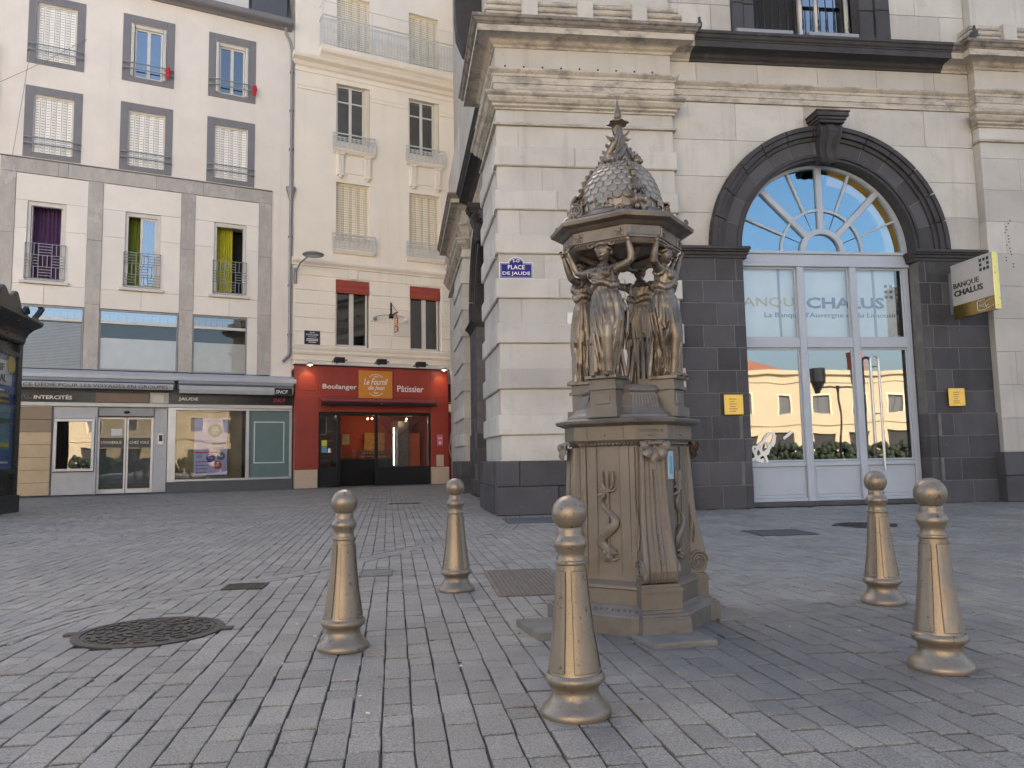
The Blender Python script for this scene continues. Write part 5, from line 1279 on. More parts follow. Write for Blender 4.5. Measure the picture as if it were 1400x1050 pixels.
for k in range(4):
    F = onface(wide(k), .262)
    mb = MB()                                                    # framed panel with the dolphin twined round a trident
    for s0, s1 in ((-.150,-.118),(.118,.150)): pbox(mb, F, s0, s1, .25, .90, -.01, .006)
    pbox(mb, F, -.117, -.066, .25, .90, -.01, .0015, .001); pbox(mb, F, .066, .117, .25, .90, -.01, .0015, .001)
    for s in (-.064, .064): mb.tube([F(s, .25, -.001), F(s, .9, -.001)], .004, 5)
    build(mb, 'panel_frame', BRONZE2, fo)
    mb = MB()
    mb.tube([F(0,.37,.004), F(0,.70,.004)], .006, 6)
    for s in (-1, 0, 1):
        mb.tube([F(0,.685,.006), F(s*.022,.70,.006), F(s*.03,.73,.006), F(s*.030,.765,.006), F(s*.030,.785,.006)], [.006,.006,.007,.008,.001], 6)
    for s in (-1, 1): mb.tube([F(s*.045,.70,.004), F(s*.03,.685,.008), F(0,.68,.01)], [.002,.007,.008], 6)
    body = []; rad = []
    for q in range(31):
        t = q/30; z = .375+.29*t; s = .043*math.sin(t*2*PI*1.5+2.8)*(1-.2*t)
        body.append(F(s, z, .006+.008*math.cos(t*2*PI*1.5+2.8))); rad.append(.024*(1-t)**.6+.007)
    mb.tube(body, rad, 8, .75)
    e = body[-1]
    for s, dz in ((-.05,.03),(-.055,-.005),(-.03,.045),(.015,.04)): mb.tube([F(-.01,.665,.01), F(-.01+s*.6,.668+dz,.012), F(-.01+s,.66+dz,.004)], [.008,.010,.001], 6, .4)
    for a in (-70,-45,-20,0,20,45,70):                         # fins round the head
        d = R(a-90+180); r = .058+.008*math.cos(R(a*2)); mb.tube([F(.0,.372,.012), F(r*.6*math.sin(R(a)),.372+r*.5*math.cos(R(a)),.016), F(r*math.sin(R(a)),.372+r*.8*math.cos(R(a))-.01,.004)], [.012,.012,.001], 6, .5)
    mb.ball(F(0,.36,.01), .026, 10, 8); mb.ball(F(.015,.372,.03), .007, 6, 5); mb.ball(F(-.015,.372,.03), .007, 6, 5)
    for s in (-1, 1): mb.tube([F(0,.35,.02), F(s*.03,.345,.018), F(s*.055,.355,.004)], [.01,.01,.001], 6, .5)
    for s in (-1, 1): mb.tube([F(0,.345,.026), F(s*.018,.338,.022), F(s*.03,.343,.012)], .005, 5)
    build(mb, 'dolphin_relief', BRONZE2, fo, smooth=True)
    # leaf course at the foot and head of the panel
    mb = MB()
    for z, n, A2, h in ((.915, 15, .272, .012),(1.037, 19, .322, .008),(.112, 13, .325, .016)):
        F2 = onface(wide(k), A2); hw = .15 if z < 1 else .17
        if z < .2: hw = .2
        for i in range(n):
            s = -hw+2*hw*(i+.5)/n; mb.ball(F2(s, z, 0), h*.75, 6, 5, (1,1,.8))
    build(mb, 'leaf_course', BRONZE3, fo, smooth=True, kind='stuff')
    F3 = onface(wide(k), .29); mb = MB()
    for s in (-.10, .10): pbox(mb, F3, s-.006, s+.006, .94, 1.0, -.005, .004)
    mb.ball(F3(0,.96,0), .008, 6, 5); build(mb, 'frieze_trim', BRONZE2, fo)
# scroll consoles on the corners, with shells above them
for k in range(4):
    n, t = narrow(k); mb = MB()
    for z0, z1, w, r in ((.0,.085,.122,.432),(.085,.097,.119,.428),(.097,.110,.112,.412),(.110,.124,.105,.392)):
        vs = [tuple(n*a+t*s+Vector((0,0,z))) for z in (z0, z1) for s, a in ((-w,.3),(w,.3),(w,r),(-w,r))]; mb.add(vs, [(0,1,5,4),(1,2,6,5),(2,3,7,6),(3,0,4,7),(4,5,6,7)])
    build(mb, 'corner_step', BRONZE3, fo); mb = MB()
    for z0, z1, w, r in ((.124,.205,.104,.378),(.205,.214,.108,.385),(.214,.226,.105,.382),(.226,.241,.098,.372)):
        vs = [tuple(n*a+t*s+Vector((0,0,z))) for z in (z0, z1) for s, a in ((-w,.25),(w,.25),(w,r),(-w,r))]; mb.add(vs, [(0,1,5,4),(1,2,6,5),(2,3,7,6),(3,0,4,7),(4,5,6,7)])
    build(mb, 'corner_block', BRONZE2, fo)
for k in range(4):
    n, t = narrow(k)
    P = lambda r, s, z: tuple(n*r+t*s+Vector((0, 0, z)))
    prof = [(z, .318+(r-.318)*.68) for z, r in [(.900,.318),(.86,.322),(.80,.326),(.72,.331),(.62,.338),(.53,.350),(.45,.370),(.39,.392),(.34,.410),(.30,.418),(.27,.413),(.25,.398),(.243,.375),(.242,.34)]]
    cs = [-1,-.88,-.76,-.60,-.34,-.26,-.12,.12,.26,.34,.60,.76,.88,1]; oo = [-.004,.005,.005,-.007,-.007,.001,.001,.001,.001,-.007,-.007,.005,.005,-.004]
    mb = MB(); rings = []
    for z, r in prof:
        w = .062+.030*((.9-z)/.66)**1.3
        rings.append([P(.255, -w, z)]+[P(r+o, w*c, z) for c, o in zip(cs, oo)]+[P(.255, w, z)])
    mb.loft(rings); build(mb, 'scroll_console', BRONZE2, fo)
    for s in (-1, 1):
        mb = MB(); pts = []; rr = []
        for q in range(34):
            a = q*.5; r = .056*(1-q/38); pts.append(P(.333+r*math.cos(a), s*.0895, .302+r*math.sin(a))); rr.append(.0075)
        mb.tube(pts, rr, 6)
        mb.tube([P(.29, s*.085, .42), P(.308, s*.085, .52), P(.30, s*.08, .60)], [.012,.009,.002], 6); mb.tube([P(.315, s*.087, .40), P(.325, s*.084, .47), P(.315, s*.08, .52)], [.010,.008,.002], 6)
        build(mb, 'volute', BRONZE2, fo, smooth=True)
    mb = MB()
    import bisect
    for q in range(46):
        z = .265+.52*q/45
        for (za, ra), (zb2, rb2) in zip(prof, prof[1:]):
            if zb2 <= z <= za: r = ra+(rb2-ra)*(za-z)/(za-zb2); break
        mb.ball(P(r+.003, 0, z), .0062, 6, 5)
    build(mb, 'bead_row', BRONZE2, fo, smooth='all')
    mb = MB(); vs = []; fs = []; na, nr = 72, 6                 # scallop shell
    for i in range(nr+1):
        for j in range(na+1):
            a = R(-100+200*j/na); rr = .078*(i/nr)**.8*(1+.05*math.cos(9*(a+.2)))
            rid = .014*abs(math.cos(a*4.5))**.7*(i/nr)
            o = .335+.030*math.sin(PI*(i/nr)*.75)+rid
            vs.append(P(o, rr*math.sin(a), .912-rr*math.cos(a)*1.05))
    fs = [(i*(na+1)+j, i*(na+1)+j+1, (i+1)*(na+1)+j+1, (i+1)*(na+1)+j) for i in range(nr) for j in range(na)]
    mb.add(vs, fs)
    for s in (-1, 1):
        mb.tube([P(.345, s*(.03+.035*math.cos(a)), .905+.02*math.sin(a)) for a in [q*.5 for q in range(9)]], .007, 5)
    for q in range(5): mb.ball(P(.36, -.03+.015*q, .915), .011, 8, 6)
    build(mb, 'shell', BRONZE2, fo, smooth=True)
    mb = MB()                                                    # hanging leaves on the corners of the flared base
    for i in range(9):
        s = -.06+.015*i
        mb.tube([P(.236, s, 1.165), P(.245, s*1.05, 1.13), P(.262, s*1.1, 1.10)], [.009,.010,.002], 6, .6)
    build(mb, 'leaf_fringe', BRONZE3, fo, smooth=True, kind='stuff')
# inscription on the corner frieze facing the square
n0, t0 = narrow(0); p0 = n0*.328+Vector((0,0,0))
ang = math.atan2(n0.y, n0.x)+PI/2
for s, w_, z, h in (('CH. LEBOURG SC', .13, .972, .014), ('1872', .04, .948, .014)):
    q = n0*.3275-t0*(w_/2); o = text(s, 0, w_, z, h, 0, BRONZE3, fo, .004, loc=(q.x, q.y, z), rot=(PI/2, 0, ang)); o.data.extrude = .0015
# pedestal blocks and the four figures
for k in range(4):
    F = onface(wide(k), .20)
    mb = MB()
    for z0, z1, w_, o in ((1.05,1.10,.085,.115),(1.10,1.19,.070,.092),(1.19,1.205,.080,.105),(1.205,1.245,.072,.095),(1.245,1.252,.068,.09)):
        vs = [F(s, z, q) for z in (z0, z1) for s, q in ((-w_,-.1),(w_,-.1),(w_,o),(-w_,o))]
        mb.add(vs, [(0,1,5,4),(1,2,6,5),(2,3,7,6),(3,0,4,7),(4,5,6,7)])
    pbox(mb, F, -.04, .04, 1.115, 1.175, .09, .096)
    build(mb, 'figure_plinth', BRONZE3, fo)

def caryatid_mesh(name, mir, seed):
    """draped woman, arms raised; -y is her front, feet at z=0, crown at .70; built whole and fused into one skin"""
    rg = random.Random(seed); mb = MB(); S = -1 if mir else 1
    def ell(z, rx, ry, cx, cy, n=72, fold=None):
        r = []
        for k in range(n):
            a = 2*PI*k/n; f = 1+(fold(a, z) if fold else 0)
            r.append((S*(cx+rx*f*math.cos(a)), cy+ry*f*math.sin(a), z))
        return r if S > 0 else r[::-1]
    def lerp(tab, z):
        for p, q in zip(tab, tab[1:]):
            if p[0] <= z <= q[0]:
                t = (z-p[0])/(q[0]-p[0]); t = t*t*(3-2*t); return [a+(b-a)*t for a, b in zip(p[1:], q[1:])]
        return list(tab[-1][1:])
    # skirt: (z, rx, ry, cx, cy)
    KX = .86
    sk = [(0,.066,.058,-.012,.008),(.05,.064,.056,-.010,.004),(.12,.068,.057,-.002,-.002),(.22,.074,.060,.008,-.008),(.30,.077,.060,.013,-.007),(.37,.076,.058,.012,-.002),(.42,.069,.052,.010,.0),(.455,.060,.047,.006,.0),(.475,.059,.047,.004,-.002)]
    sk = [(a, b*(KX if a < .4 else .9), c*(KX+.04 if a < .4 else .92), d, e) for a, b, c, d, e in sk]
    def cr(x): x = (x/(2*PI)) % 1; return abs(2*x-1)**.6*2-1      # cusped folds
    def f1(a, z):
        t = max(0., (.47-z)/.47); amp = .06+.27*t**.5
        return amp*(.62*cr(9*a+1.2*math.sin(3*z*9)+16*(z-.2)+seed)+.40*cr(14*a-10*z+.8)+.20*cr(23*a+z*14+seed))
    rings = []
    N = 60
    for i in range(N+1):
        z = .475*i/N; rx, ry, cx, cy = lerp(sk, z); rings.append(ell(z, rx, ry, cx, cy, 110, f1))
    mb.loft(rings)
    # advanced leg pressing through the cloth
    mb.tube([(S*.028,-.040,.02),(S*.030,-.047,.08),(S*.033,-.054,.14),(S*.036,-.060,.20),(S*.036,-.056,.25),(S*.032,-.040,.31),(S*.024,-.02,.37)], [.018,.019,.021,.024,.027,.028,.030], 24)
    mb.tube([(S*-.036,-.046,.02),(S*-.034,-.047,.10),(S*-.030,-.042,.2)], [.016,.018,.02], 16)
    # overskirt falling in a diagonal from the waist
    rings = []
    for i in range(30):
        t = i/29; r = []
        for k in range(110):
            a = 2*PI*k/110; hem = .235+.055*math.sin(a*1+.9)+.028*math.sin(a*3+seed)+.02*cr(9*a)
            z = .468+(hem-.468)*t; rx, ry, cx, cy = lerp(sk, max(0, z)); f = 1.06+.11*t+(.06+.12*t)*(.7*cr(10*a+26*z+seed)+.4*cr(17*a-z*12))
            r.append((S*(cx+rx*f*math.cos(a)), cy+ry*f*math.sin(a), z))
        rings.append(r if S > 0 else r[::-1])
    rings = rings[::-1]; mb.loft(rings)
    # swags of cloth: ropes of fold from hip to hem
    for q in range(7):
        a = rg.uniform(-PI, PI); tw = rg.uniform(-.9, .5); pts = []; rr = []
        for i in range(9):
            t = i/8; z = .44-(.40+.02*rg.random())*t; rx, ry, cx, cy = lerp(sk, max(0, z)); aa = a+tw*t; f = 1.02+.07*math.sin(PI*t)
            pts.append((S*(cx+rx*f*math.cos(aa)), cy+ry*f*math.sin(aa), z)); rr.append(.004+.009*math.sin(PI*min(1, t*.9+.1)))
        mb.tube(pts, rr, 6)
    for q in range(4):                                            # long folds sweeping from one hip across to the other foot
        pts = []; rr = []; a0 = -2.8+.34*q
        for i in range(18):
            t = i/17; z = .43-.40*t; rx, ry, cx, cy = lerp(sk, max(0, z)); aa = a0+(1.25-.05*q)*t; f = 1.12+.08*math.sin(PI*t)
            pts.append((S*(cx+rx*f*math.cos(aa)), cy+ry*f*math.sin(aa), z)); rr.append(.004+.0055*math.sin(PI*min(1, .1+t*.85)))
        mb.tube(pts, rr, 6)
    for q in range(5):                                           # cloth gathered at the raised hip
        a = .2+.26*q; mb.tube([(S*(.010+.075*math.cos(a+.3)), .058*math.sin(a+.3), .405), (S*(.014+.098*math.cos(a)), .074*math.sin(a), .33), (S*(.014+.094*math.cos(a-.25)), .07*math.sin(a-.25), .22-.006*q)], [.005,.008,.004], 6)
    # bodice with a belt, bust and a blouse spilling over the belt
    bo = [(.46,.056,.045,.004,0),(.485,.057,.047,.003,-.002),(.52,.060,.05,.0,-.004),(.545,.065,.046,-.002,-.002),(.565,.060,.036,0,.0),(.585,.032,.026,0,.0),(.60,.02,.02,0,-.002)]
    def f2(a, z): return .035*cr(13*a+z*30+seed)+.025*cr(7*a-z*24)
    rings = []
    for i in range(24):
        z = .46+.135*i/23; rx, ry, cx, cy = lerp(bo, z); rings.append(ell(z, rx, ry, cx, cy, 80, f2 if z < .56 else None))
    mb.loft(rings)
    for s in (-1, 1): mb.ball((s*.027, -.040, .530), .025, 12, 10)
    for i in range(26):
        a = 2*PI*i/26; mb.ball((S*(.004+.060*math.cos(a)), .048*math.sin(a), .478+.010*math.sin(3*a)+rg.uniform(-.004,.004)), .013, 8, 6, (1,1,1.5))
    for i in range(14): mb.ball((rg.uniform(-.03,.03), -.05+rg.uniform(-.006,.006), .495+rg.uniform(-.015,.015)), .011, 8, 6)
    for i in range(9): mb.tube([(-.055+.014*i, -.03-.018*math.sin(PI*i/8), .57), (-.04+.010*i, -.052, .535), (-.02+.005*i, -.056, .505)], [.005,.006,.004], 5)
    # neck and head
    mb.tube([(0,.004,.565),(S*.001,.0,.60),(S*.003,-.006,.625)], [.022,.0175,.018], 12)
    hx, hy, hz = S*.004, -.010, .648; n, m = 28, 20; vs = []
    for i in range(m+1):
        p = PI*i/m; zz = -math.cos(p)
        for k in range(n):
            a = 2*PI*k/n; x, y = math.sin(p)*math.cos(a), math.sin(p)*math.sin(a)
            w_ = .033*(1-.22*max(0, -zz)); d_ = .040; h_ = .049
            X, Y, Z = x*w_, y*d_, zz*h_
            if y < -.3:                                        # face planes
                f = (-y-.3)/.7
                Y += f*.004*(1 if zz > -.5 else 1.4)
                for sx in (-1, 1):
                    e = math.exp(-(((X-sx*.0125)/.007)**2+((Z-.004)/.006)**2)); Y += .0065*e
                    e = math.exp(-(((X-sx*.017)/.009)**2+((Z+.016)/.010)**2)); Y -= .0025*e
                e = math.exp(-(X/.0055)**2)*(1 if -.014 < Z < .006 else 0)*((.008-Z)/.022); Y -= .0125*max(0, e)
                e = math.exp(-(X/.011)**2-((Z+.024)/.0035)**2); Y -= .004*e
                e = math.exp(-(X/.011)**2-((Z+.0285)/.003)**2); Y += .002*e
                e = math.exp(-(X/.010)**2-((Z+.040)/.006)**2); Y -= .005*e
                e = math.exp(-((Z-.013)/.005)**2)*math.exp(-(X/.022)**2); Y -= .003*e
            vs.append((hx+X, hy+Y, hz+Z))
    mb.add(vs, [(i*n+k, i*n+(k+1) % n, (i+1)*n+(k+1) % n, (i+1)*n+k) for i in range(m) for k in range(n)])
    for i in range(34):                                         # waved hair parted over the brow, bun behind
        a = R(-80+340*i/33)-PI/2-R(60) if False else 2*PI*i/34
        y = math.sin(a); x = math.cos(a)
        if y < -.55: zz = .040
        else: zz = .018 if y < .2 else .004
        mb.ball((hx+x*.034, hy+.004+y*.038, hz+zz+rg.uniform(-.003,.003)), .0115, 8, 6)
    for i in range(40): 
        a = rg.uniform(0, 2*PI); r_ = rg.uniform(0, .03); mb.ball((hx+r_*math.cos(a), hy+.008+r_*math.sin(a), hz+.044-(r_/.03)**2*.012), .0085, 6, 5)
    mb.ball((hx, hy+.042, hz+.008), .02, 10, 8)
    # ionic scrolls of the capital over the head
    for s in (-1, 1):
        for yy in (-.030, .020):
            pts = []; rr = []
            for q in range(22):
                a = q*.5; r_ = .024*(1-q/26); pts.append((hx+s*(.056+r_*math.cos(a)), yy, hz+.046+r_*math.sin(a))); rr.append(.0058)
            mb.tube(pts, rr, 6)
        mb.tube([(hx+s*.056, -.028, hz+.046), (hx+s*.056, .022, hz+.046)], .012, 10)
    mb.box(hx-.040, hx+.040, -.022, .035, hz+.060, hz+.082)
    # arms: viewer's left one bends far out, viewer's right one goes straight up
    A1 = [(S*-.050,0,.560),(S*-.072,.0,.558),(S*-.105,.0,.556),(S*-.138,-.002,.566),(S*-.150,-.006,.592),(S*-.163,-.012,.632),(S*-.176,-.018,.670)]
    mb.tube(A1, [.026,.024,.020,.0185,.0175,.016,.0105], 12)
    A2 = [(S*.050,0,.562),(S*.078,-.002,.566),(S*.112,-.004,.576),(S*.140,-.006,.592),(S*.145,-.010,.620),(S*.141,-.016,.655),(S*.137,-.022,.685)]
    mb.tube(A2, [.026,.025,.021,.019,.0178,.016,.0105], 12)
    for (hx2, hy2, hz2), out in (((S*-.180,-.022,.682), S*-1), ((S*.136,-.026,.697), S*.4)):
        mb.ball((hx2, hy2, hz2), .0145, 10, 8, (1,.8,1.1))
        for f in range(4):
            x = hx2+(f-1.5)*.0062*(1 if abs(out) < .5 else .8)
            mb.tube([(x, hy2-.006, hz2+.006), (x+out*.004, hy2-.014, hz2+.018+.002*(1.5-abs(f-1.5))), (x+out*.008, hy2-.004, hz2+.026)], [.0045,.0042,.0034], 6)
        mb.tube([(hx2-out*.008, hy2-.004, hz2), (hx2-out*.016, hy2-.012, hz2+.012)], [.005,.0038], 6)
    # short sleeve frills and feet
    for s in (-1, 1):
        for i in range(8):
            a = 2*PI*i/8; mb.ball((s*.066+.006*math.cos(a), .022*math.sin(a), .552+.018*math.cos(a)), .012, 8, 6)
    for s, x in ((1, .034), (-1, -.034)):
        mb.tube([(S*x, -.03, .016), (S*x, -.062, .012), (S*(x+.003), -.085, .009)], [.016,.015,.010], 8)
        for q in range(4): mb.ball((S*(x-.008+.006*q), -.090, .007), .0042, 6, 5)
    # train trailing behind to one side
    for i in range(5): mb.tube([(S*(-.045+.022*i), .045, .26), (S*(-.06+.028*i), .060+.010*(i % 2), .10), (S*(-.07+.034*i), .066+.016*(i % 2), .004)], [.006,.013,.010], 6)
    mb.box(-.078, .078, -.075, .07, -.012, .006)
    me = mb.mesh('raw', None); o = bpy.data.objects.new('raw', me); COL.objects.link(o)
    md = o.modifiers.new('r', 'REMESH'); md.mode = 'VOXEL'; md.voxel_size = .0026
    sm = o.modifiers.new('s', 'SMOOTH'); sm.factor = .4; sm.iterations = 1
    dg = bpy.context.evaluated_depsgraph_get(); new = bpy.data.meshes.new_from_object(o.evaluated_get(dg)); new.name = name
    bpy.data.objects.remove(o); bpy.data.meshes.remove(me)
    new.materials.clear(); new.materials.append(BRONZE); new.polygons.foreach_set('use_smooth', [True]*len(new.polygons)); return new
CM = [caryatid_mesh('caryatid', False, 1.), caryatid_mesh('caryatid', True, 4.3)]
for k in range(4):
    n, t = wide(k); p = n*.235
    o = link('caryatid', CM[k % 2], fo, (p.x, p.y, 1.255), (0, 0, math.atan2(n.y, n.x)+PI/2)); o.scale = (1.10, 1.09, 1)
# canopy: entablature, sloping eaves, dome
oloft([(1.935,.262,.285),(1.945,.268,.291),(1.955,.272,.295),(1.962,.275,.298)], 'soffit_moulding', BRONZE)
oloft([(1.962,.283,.306),(2.022,.283,.306)], 'canopy_frieze', BRONZE)
oloft([(2.022,.288,.311),(2.028,.298,.321),(2.040,.312,.335),(2.048,.336,.359),(2.052,.345,.368),(2.068,.349,.372),(2.074,.345,.368)], 'canopy_cornice', BRONZE)
oloft([(2.075,.340,.363),(2.082,.335,.358),(2.090,.30,.322),(2.098,.27,.290),(2.104,.25,.267)], 'eaves', BRONZE)
mb = MB(); mb.lathe([(.10,1.90),(.18,1.915),(.23,1.934)], 32); mb.ball((0,0,1.90), .05, 12, 8); mb.lathe([(.022,1.25),(.022,1.9)], 12) if False else None
for k in range(8): mb.tube([(.06*math.cos(k*PI/4), .06*math.sin(k*PI/4), 1.88), (.17*math.cos(k*PI/4), .17*math.sin(k*PI/4), 1.895), (.24*math.cos(k*PI/4), .24*math.sin(k*PI/4), 1.93)], [.012,.016,.012], 6)
build(mb, 'canopy_underside', BRONZE, fo)
for k in range(4):
    F = onface(wide(k), .283); mb = MB()
    for s in (-.115, .115):                                     # acanthus squares in the frieze
        pbox(mb, F, s-.024, s+.024, 1.968, 2.016, -.002, .004)
        for a in range(6): mb.tube([F(s, 1.992, .006), F(s+.019*math.cos(a*PI/3), 1.992+.019*math.sin(a*PI/3), .010)], [.006,.003], 5)
    for i in range(22): mb.ball(onface(wide(k), .27)(-.14+.28*i/21, 1.952, .006), .0055, 5, 4)
    F2 = onface(wide(k), .32)
    for i in range(20): mb.tube([F2(-.15+.30*i/19, 2.088, -.002), F2(-.15+.30*(i+.6)/19, 2.10, -.012)], .005, 4)
    build(mb, 'frieze_ornament', BRONZE, fo, smooth=True, kind='stuff')
    F = onface(narrow(k), .306); mb = MB(); pbox(mb, F, -.065, .065, 1.970, 2.014, -.002, .004); build(mb, 'frieze_plate', BRONZE3, fo)
DR_, DZ, DH = .224, 2.148, .305
mb = MB(); mb.lathe([(.262,2.085),(.262,2.108),(.254,2.116),(.246,2.120),(.240,2.138),(.233,2.145),(.226,2.153)], 56); build(mb, 'dome_base', BRONZE, fo, smooth=True)
mb = MB(); mb.lathe([(DR_*.972*max(0., math.cos(R(a)))**.78, DZ+DH*.972*math.sin(R(a))) for a in range(0, 91, 6)], 56); build(mb, 'dome_shell', DOMEM, fo, smooth=True)
rows_d, cnt = 9, 26
for i in range(rows_d):
    b0 = R(9+6.9*i); hgt = R(10.8); wd = 2*PI/cnt
    vs = []; na = 8
    def dp_(az, el, o): r = DR_*math.cos(el)**.78+o*math.cos(el); return (r*math.cos(az), r*math.sin(az), DZ+DH*math.sin(el)+o*math.sin(el))
    outl = [(-.48*wd, 1.0), (-.48*wd, .45)]+[(-.48*wd*math.cos(a), .45-.45*math.sin(a)) for a in [PI*q/na for q in range(1, na)]]+[(.48*wd, .45), (.48*wd, 1.0)]
    for az, q in outl: vs.append(dp_(az, b0+hgt*q, .0065*(1-q)+.0005))
    m_ = len(vs)
    for az, q in outl: vs.append(dp_(az*.8, b0+hgt*(q*.8+.12), .0085*(1-q)+.002))
    for az, q in outl: vs.append(dp_(az, b0+hgt*q, -.004))
    fs = [(k2, (k2+1) % m_, m_+(k2+1) % m_, m_+k2) for k2 in range(m_)]+[tuple(range(m_, 2*m_))]+[(2*m_+k2, 2*m_+(k2+1) % m_, (k2+1) % m_, k2) for k2 in range(m_)]
    me = MB().add(vs, fs).mesh('scale', DOMEM)
    for k in range(cnt): link('scale', me, fo, (0,0,0), (0, 0, wd*(k+(.5 if i % 2 else 0))))
mb = MB()
for k in range(26):                                            # pointed leaves at the foot of the scales
    a = 2*PI*(k+.5)/26; mb.tube([dp_(a, R(2), .004), dp_(a, R(5), .006), dp_(a, R(9), .003)], [.008,.007,.001], 5, .5)
for k in range(4):                                             # crest palmettes between the ribs
    a0 = -PI/2+k*PI/2
    for j in (-2,-1,0,1,2): mb.tube([dp_(a0+j*.025, R(5), .005), dp_(a0+j*.05, R(9), .008), dp_(a0+j*.075, R(16-2*abs(j)), .005)], [.007,.007,.003], 6)
    for s in (-1, 1): mb.tube([dp_(a0+s*(.16+.07*math.cos(q*.5)), R(8+4.5*math.sin(q*.5)), .008) for q in range(10)], .006, 5)
build(mb, 'dome_leaves', DOMEM, fo, smooth=True)
for k in range(4):
    a0 = -PI/4+k*PI/2; mb = MB()                               # crested ribs running down to a scroll
    mb.tube([dp_(a0, R(q), .005) for q in range(8, 78, 6)], .011, 8)
    for j in range(6):
        el = R(26+8.5*j); s_ = 1-.08*j
        for b in (-1, 0, 1): mb.tube([dp_(a0+b*.02, el-R(2), .012), dp_(a0+b*.045, el+R(1), .026*s_), dp_(a0+b*.065, el+R(3), .017*s_)], [.010*s_,.011*s_,.004], 6)
    build(mb, 'crested_rib', BRONZE, fo, smooth=True)
    n = Vector((math.cos(a0), math.sin(a0), 0)); t = Vector((-n.y, n.x, 0)); P = lambda r, s, z: tuple(n*r+t*s+Vector((0,0,z)))
    mb = MB()
    for s in (-1, 1):
        pts = [P(.266+.039*(1-q/34)*math.cos(q*.48+1.2), s*.025, 2.170+.039*(1-q/34)*math.sin(q*.48+1.2)) for q in range(30)]; mb.tube(pts, .0085, 6)
    mb.tube([P(.266, -.025, 2.170), P(.266, .025, 2.170)], .030, 14)
    mb.tube([P(.222, 0, 2.27), P(.242, 0, 2.245), P(.255, 0, 2.215)], [.016,.018,.015], 8)
    for j in range(7): mb.tube([P(.24, -.024+.008*j, 2.245), P(.268, (-.036+.012*j), 2.242), P(.275, (-.04+.0133*j), 2.222)], [.006,.008,.004], 6)
    mb.tube([P(.27, 0, 2.14), P(.31, 0, 2.12), P(.34, 0, 2.092)], [.018,.015,.006], 8); 
    for s in (-1, 1): mb.ball(P(.30, s*.022, 2.122), .016, 8, 6)
    build(mb, 'dome_scroll', BRONZE, fo, smooth=True)
for k in range(4):
    F = onface(wide(k), .325)
    for s in (-1, 1):
        mb = MB(); mb.tube([F(s*.135+.026*(1-q/26)*math.cos(q*.5), 2.100+.020*(1-q/26)*math.sin(q*.5), -.005) for q in range(22)], .006, 5); mb.tube([F(s*.11, 2.085, -.004), F(s*.135, 2.078, -.002), F(s*.16, 2.085, -.004)], .008, 6)
        build(mb, 'eaves_scroll', BRONZE, fo, smooth=True)
# finial: four dolphins, tails twined upwards, carrying a leaf and a spearhead
for k in range(4):
    mb = MB(); a0 = -PI/2+k*PI/2; pts, rr = [], []
    for q in range(26):
        t = q/25; a = a0+2.3*t**1.2
        r = .088*(1-t)**2.4+.012+.016*math.sin(PI*t)*(1 if k % 2 else .5); z = 2.452+.012*math.sin(PI*min(1, t*3))+.225*max(0, t-.12)**1.0*1.12
        pts.append((r*math.cos(a), r*math.sin(a), z)); rr.append(.028*(1-t)**1.1+.009)
    mb.tube(pts, rr, 10)
    h = Vector(pts[0]); o = Vector((math.cos(a0), math.sin(a0), 0)); s = Vector((-o.y, o.x, 0))
    mb.ball(tuple(h+o*.004), .030, 12, 8, (1,1,.9)); mb.ball(tuple(h+o*.03+Vector((0,0,-.006))), .013, 8, 6); 
    for e in (-1, 1):
        mb.ball(tuple(h+o*.018+s*(e*.018)+Vector((0,0,.014))), .008, 6, 5)
        mb.tube([tuple(h+s*(e*.02)), tuple(h+s*(e*.046)+Vector((0,0,.012))), tuple(h+s*(e*.055)+Vector((0,0,.03)))], [.011,.012,.003], 6, .5)
    for i in range(5):
        p = Vector(pts[3+i*3]); d = p.copy(); d.z = 0; d.normalize(); mb.tube([tuple(p+d*.012), tuple(p+d*.030+Vector((0,0,.012))), tuple(p+d*.033+Vector((0,0,.022)))], [.011,.011,.005], 6, .5)
    e = Vector(pts[-8]); d = e.copy(); d.z = 0; d.normalize()
    for b in (-1, 1): mb.tube([tuple(e), tuple(e+d*.035+Vector((0,0,.02*b))), tuple(e+d*.055+Vector((0,0,.012+.03*b)))], [.008,.009,.001], 6, .5)
    build(mb, 'finial_dolphin', BRONZE, fo, smooth=True)
mb = MB(); mb.lathe([(.07,2.44),(.075,2.47),(.055,2.50),(.035,2.54),(.024,2.60),(.018,2.68)], 20, wob=lambda a, z: 1+.14*math.sin(5*a+z*60)+.06*math.sin(11*a-z*90))
for k in range(22):
    a = k*2.4; r = .045+.05*((k*7) % 5)/5; z = 2.445+.06*((k*3) % 7)/7
    mb.tube([(r*.6*math.cos(a), r*.6*math.sin(a), z), (r*math.cos(a+.2), r*math.sin(a+.2), z+.018), (r*1.15*math.cos(a+.5), r*1.15*math.sin(a+.5), z+.006)], [.012,.013,.004], 6, .6)
mb.lathe([(.085,2.425),(.095,2.437),(.085,2.452),(.06,2.47),(.03,2.5)], 24, wob=lambda a, z: 1+.06*math.sin(9*a)); mb.lathe([(.016,2.62),(.018,2.68),(.02,2.69)], 12); build(mb, 'finial_collar', BRONZE, fo, smooth=True)
mb = MB(); vs = []; m_ = 40
mb.lathe([(.015,2.676),(.030,2.680),(.052,2.694),(.056,2.691),(.05,2.699),(.02,2.702)], 40, wob=lambda a, z: 1+.13*math.sin(6*a)); build(mb, 'finial_leaf', BRONZE, fo, smooth=True)
mb = MB(); mb.lathe([(.009,2.700),(.013,2.706),(.009,2.712),(.014,2.716),(.0215,2.728),(.0205,2.745),(.014,2.775),(.007,2.808),(.0015,2.832),(0,2.834)], 16); build(mb, 'spearhead', BRONZE, fo, smooth=True)
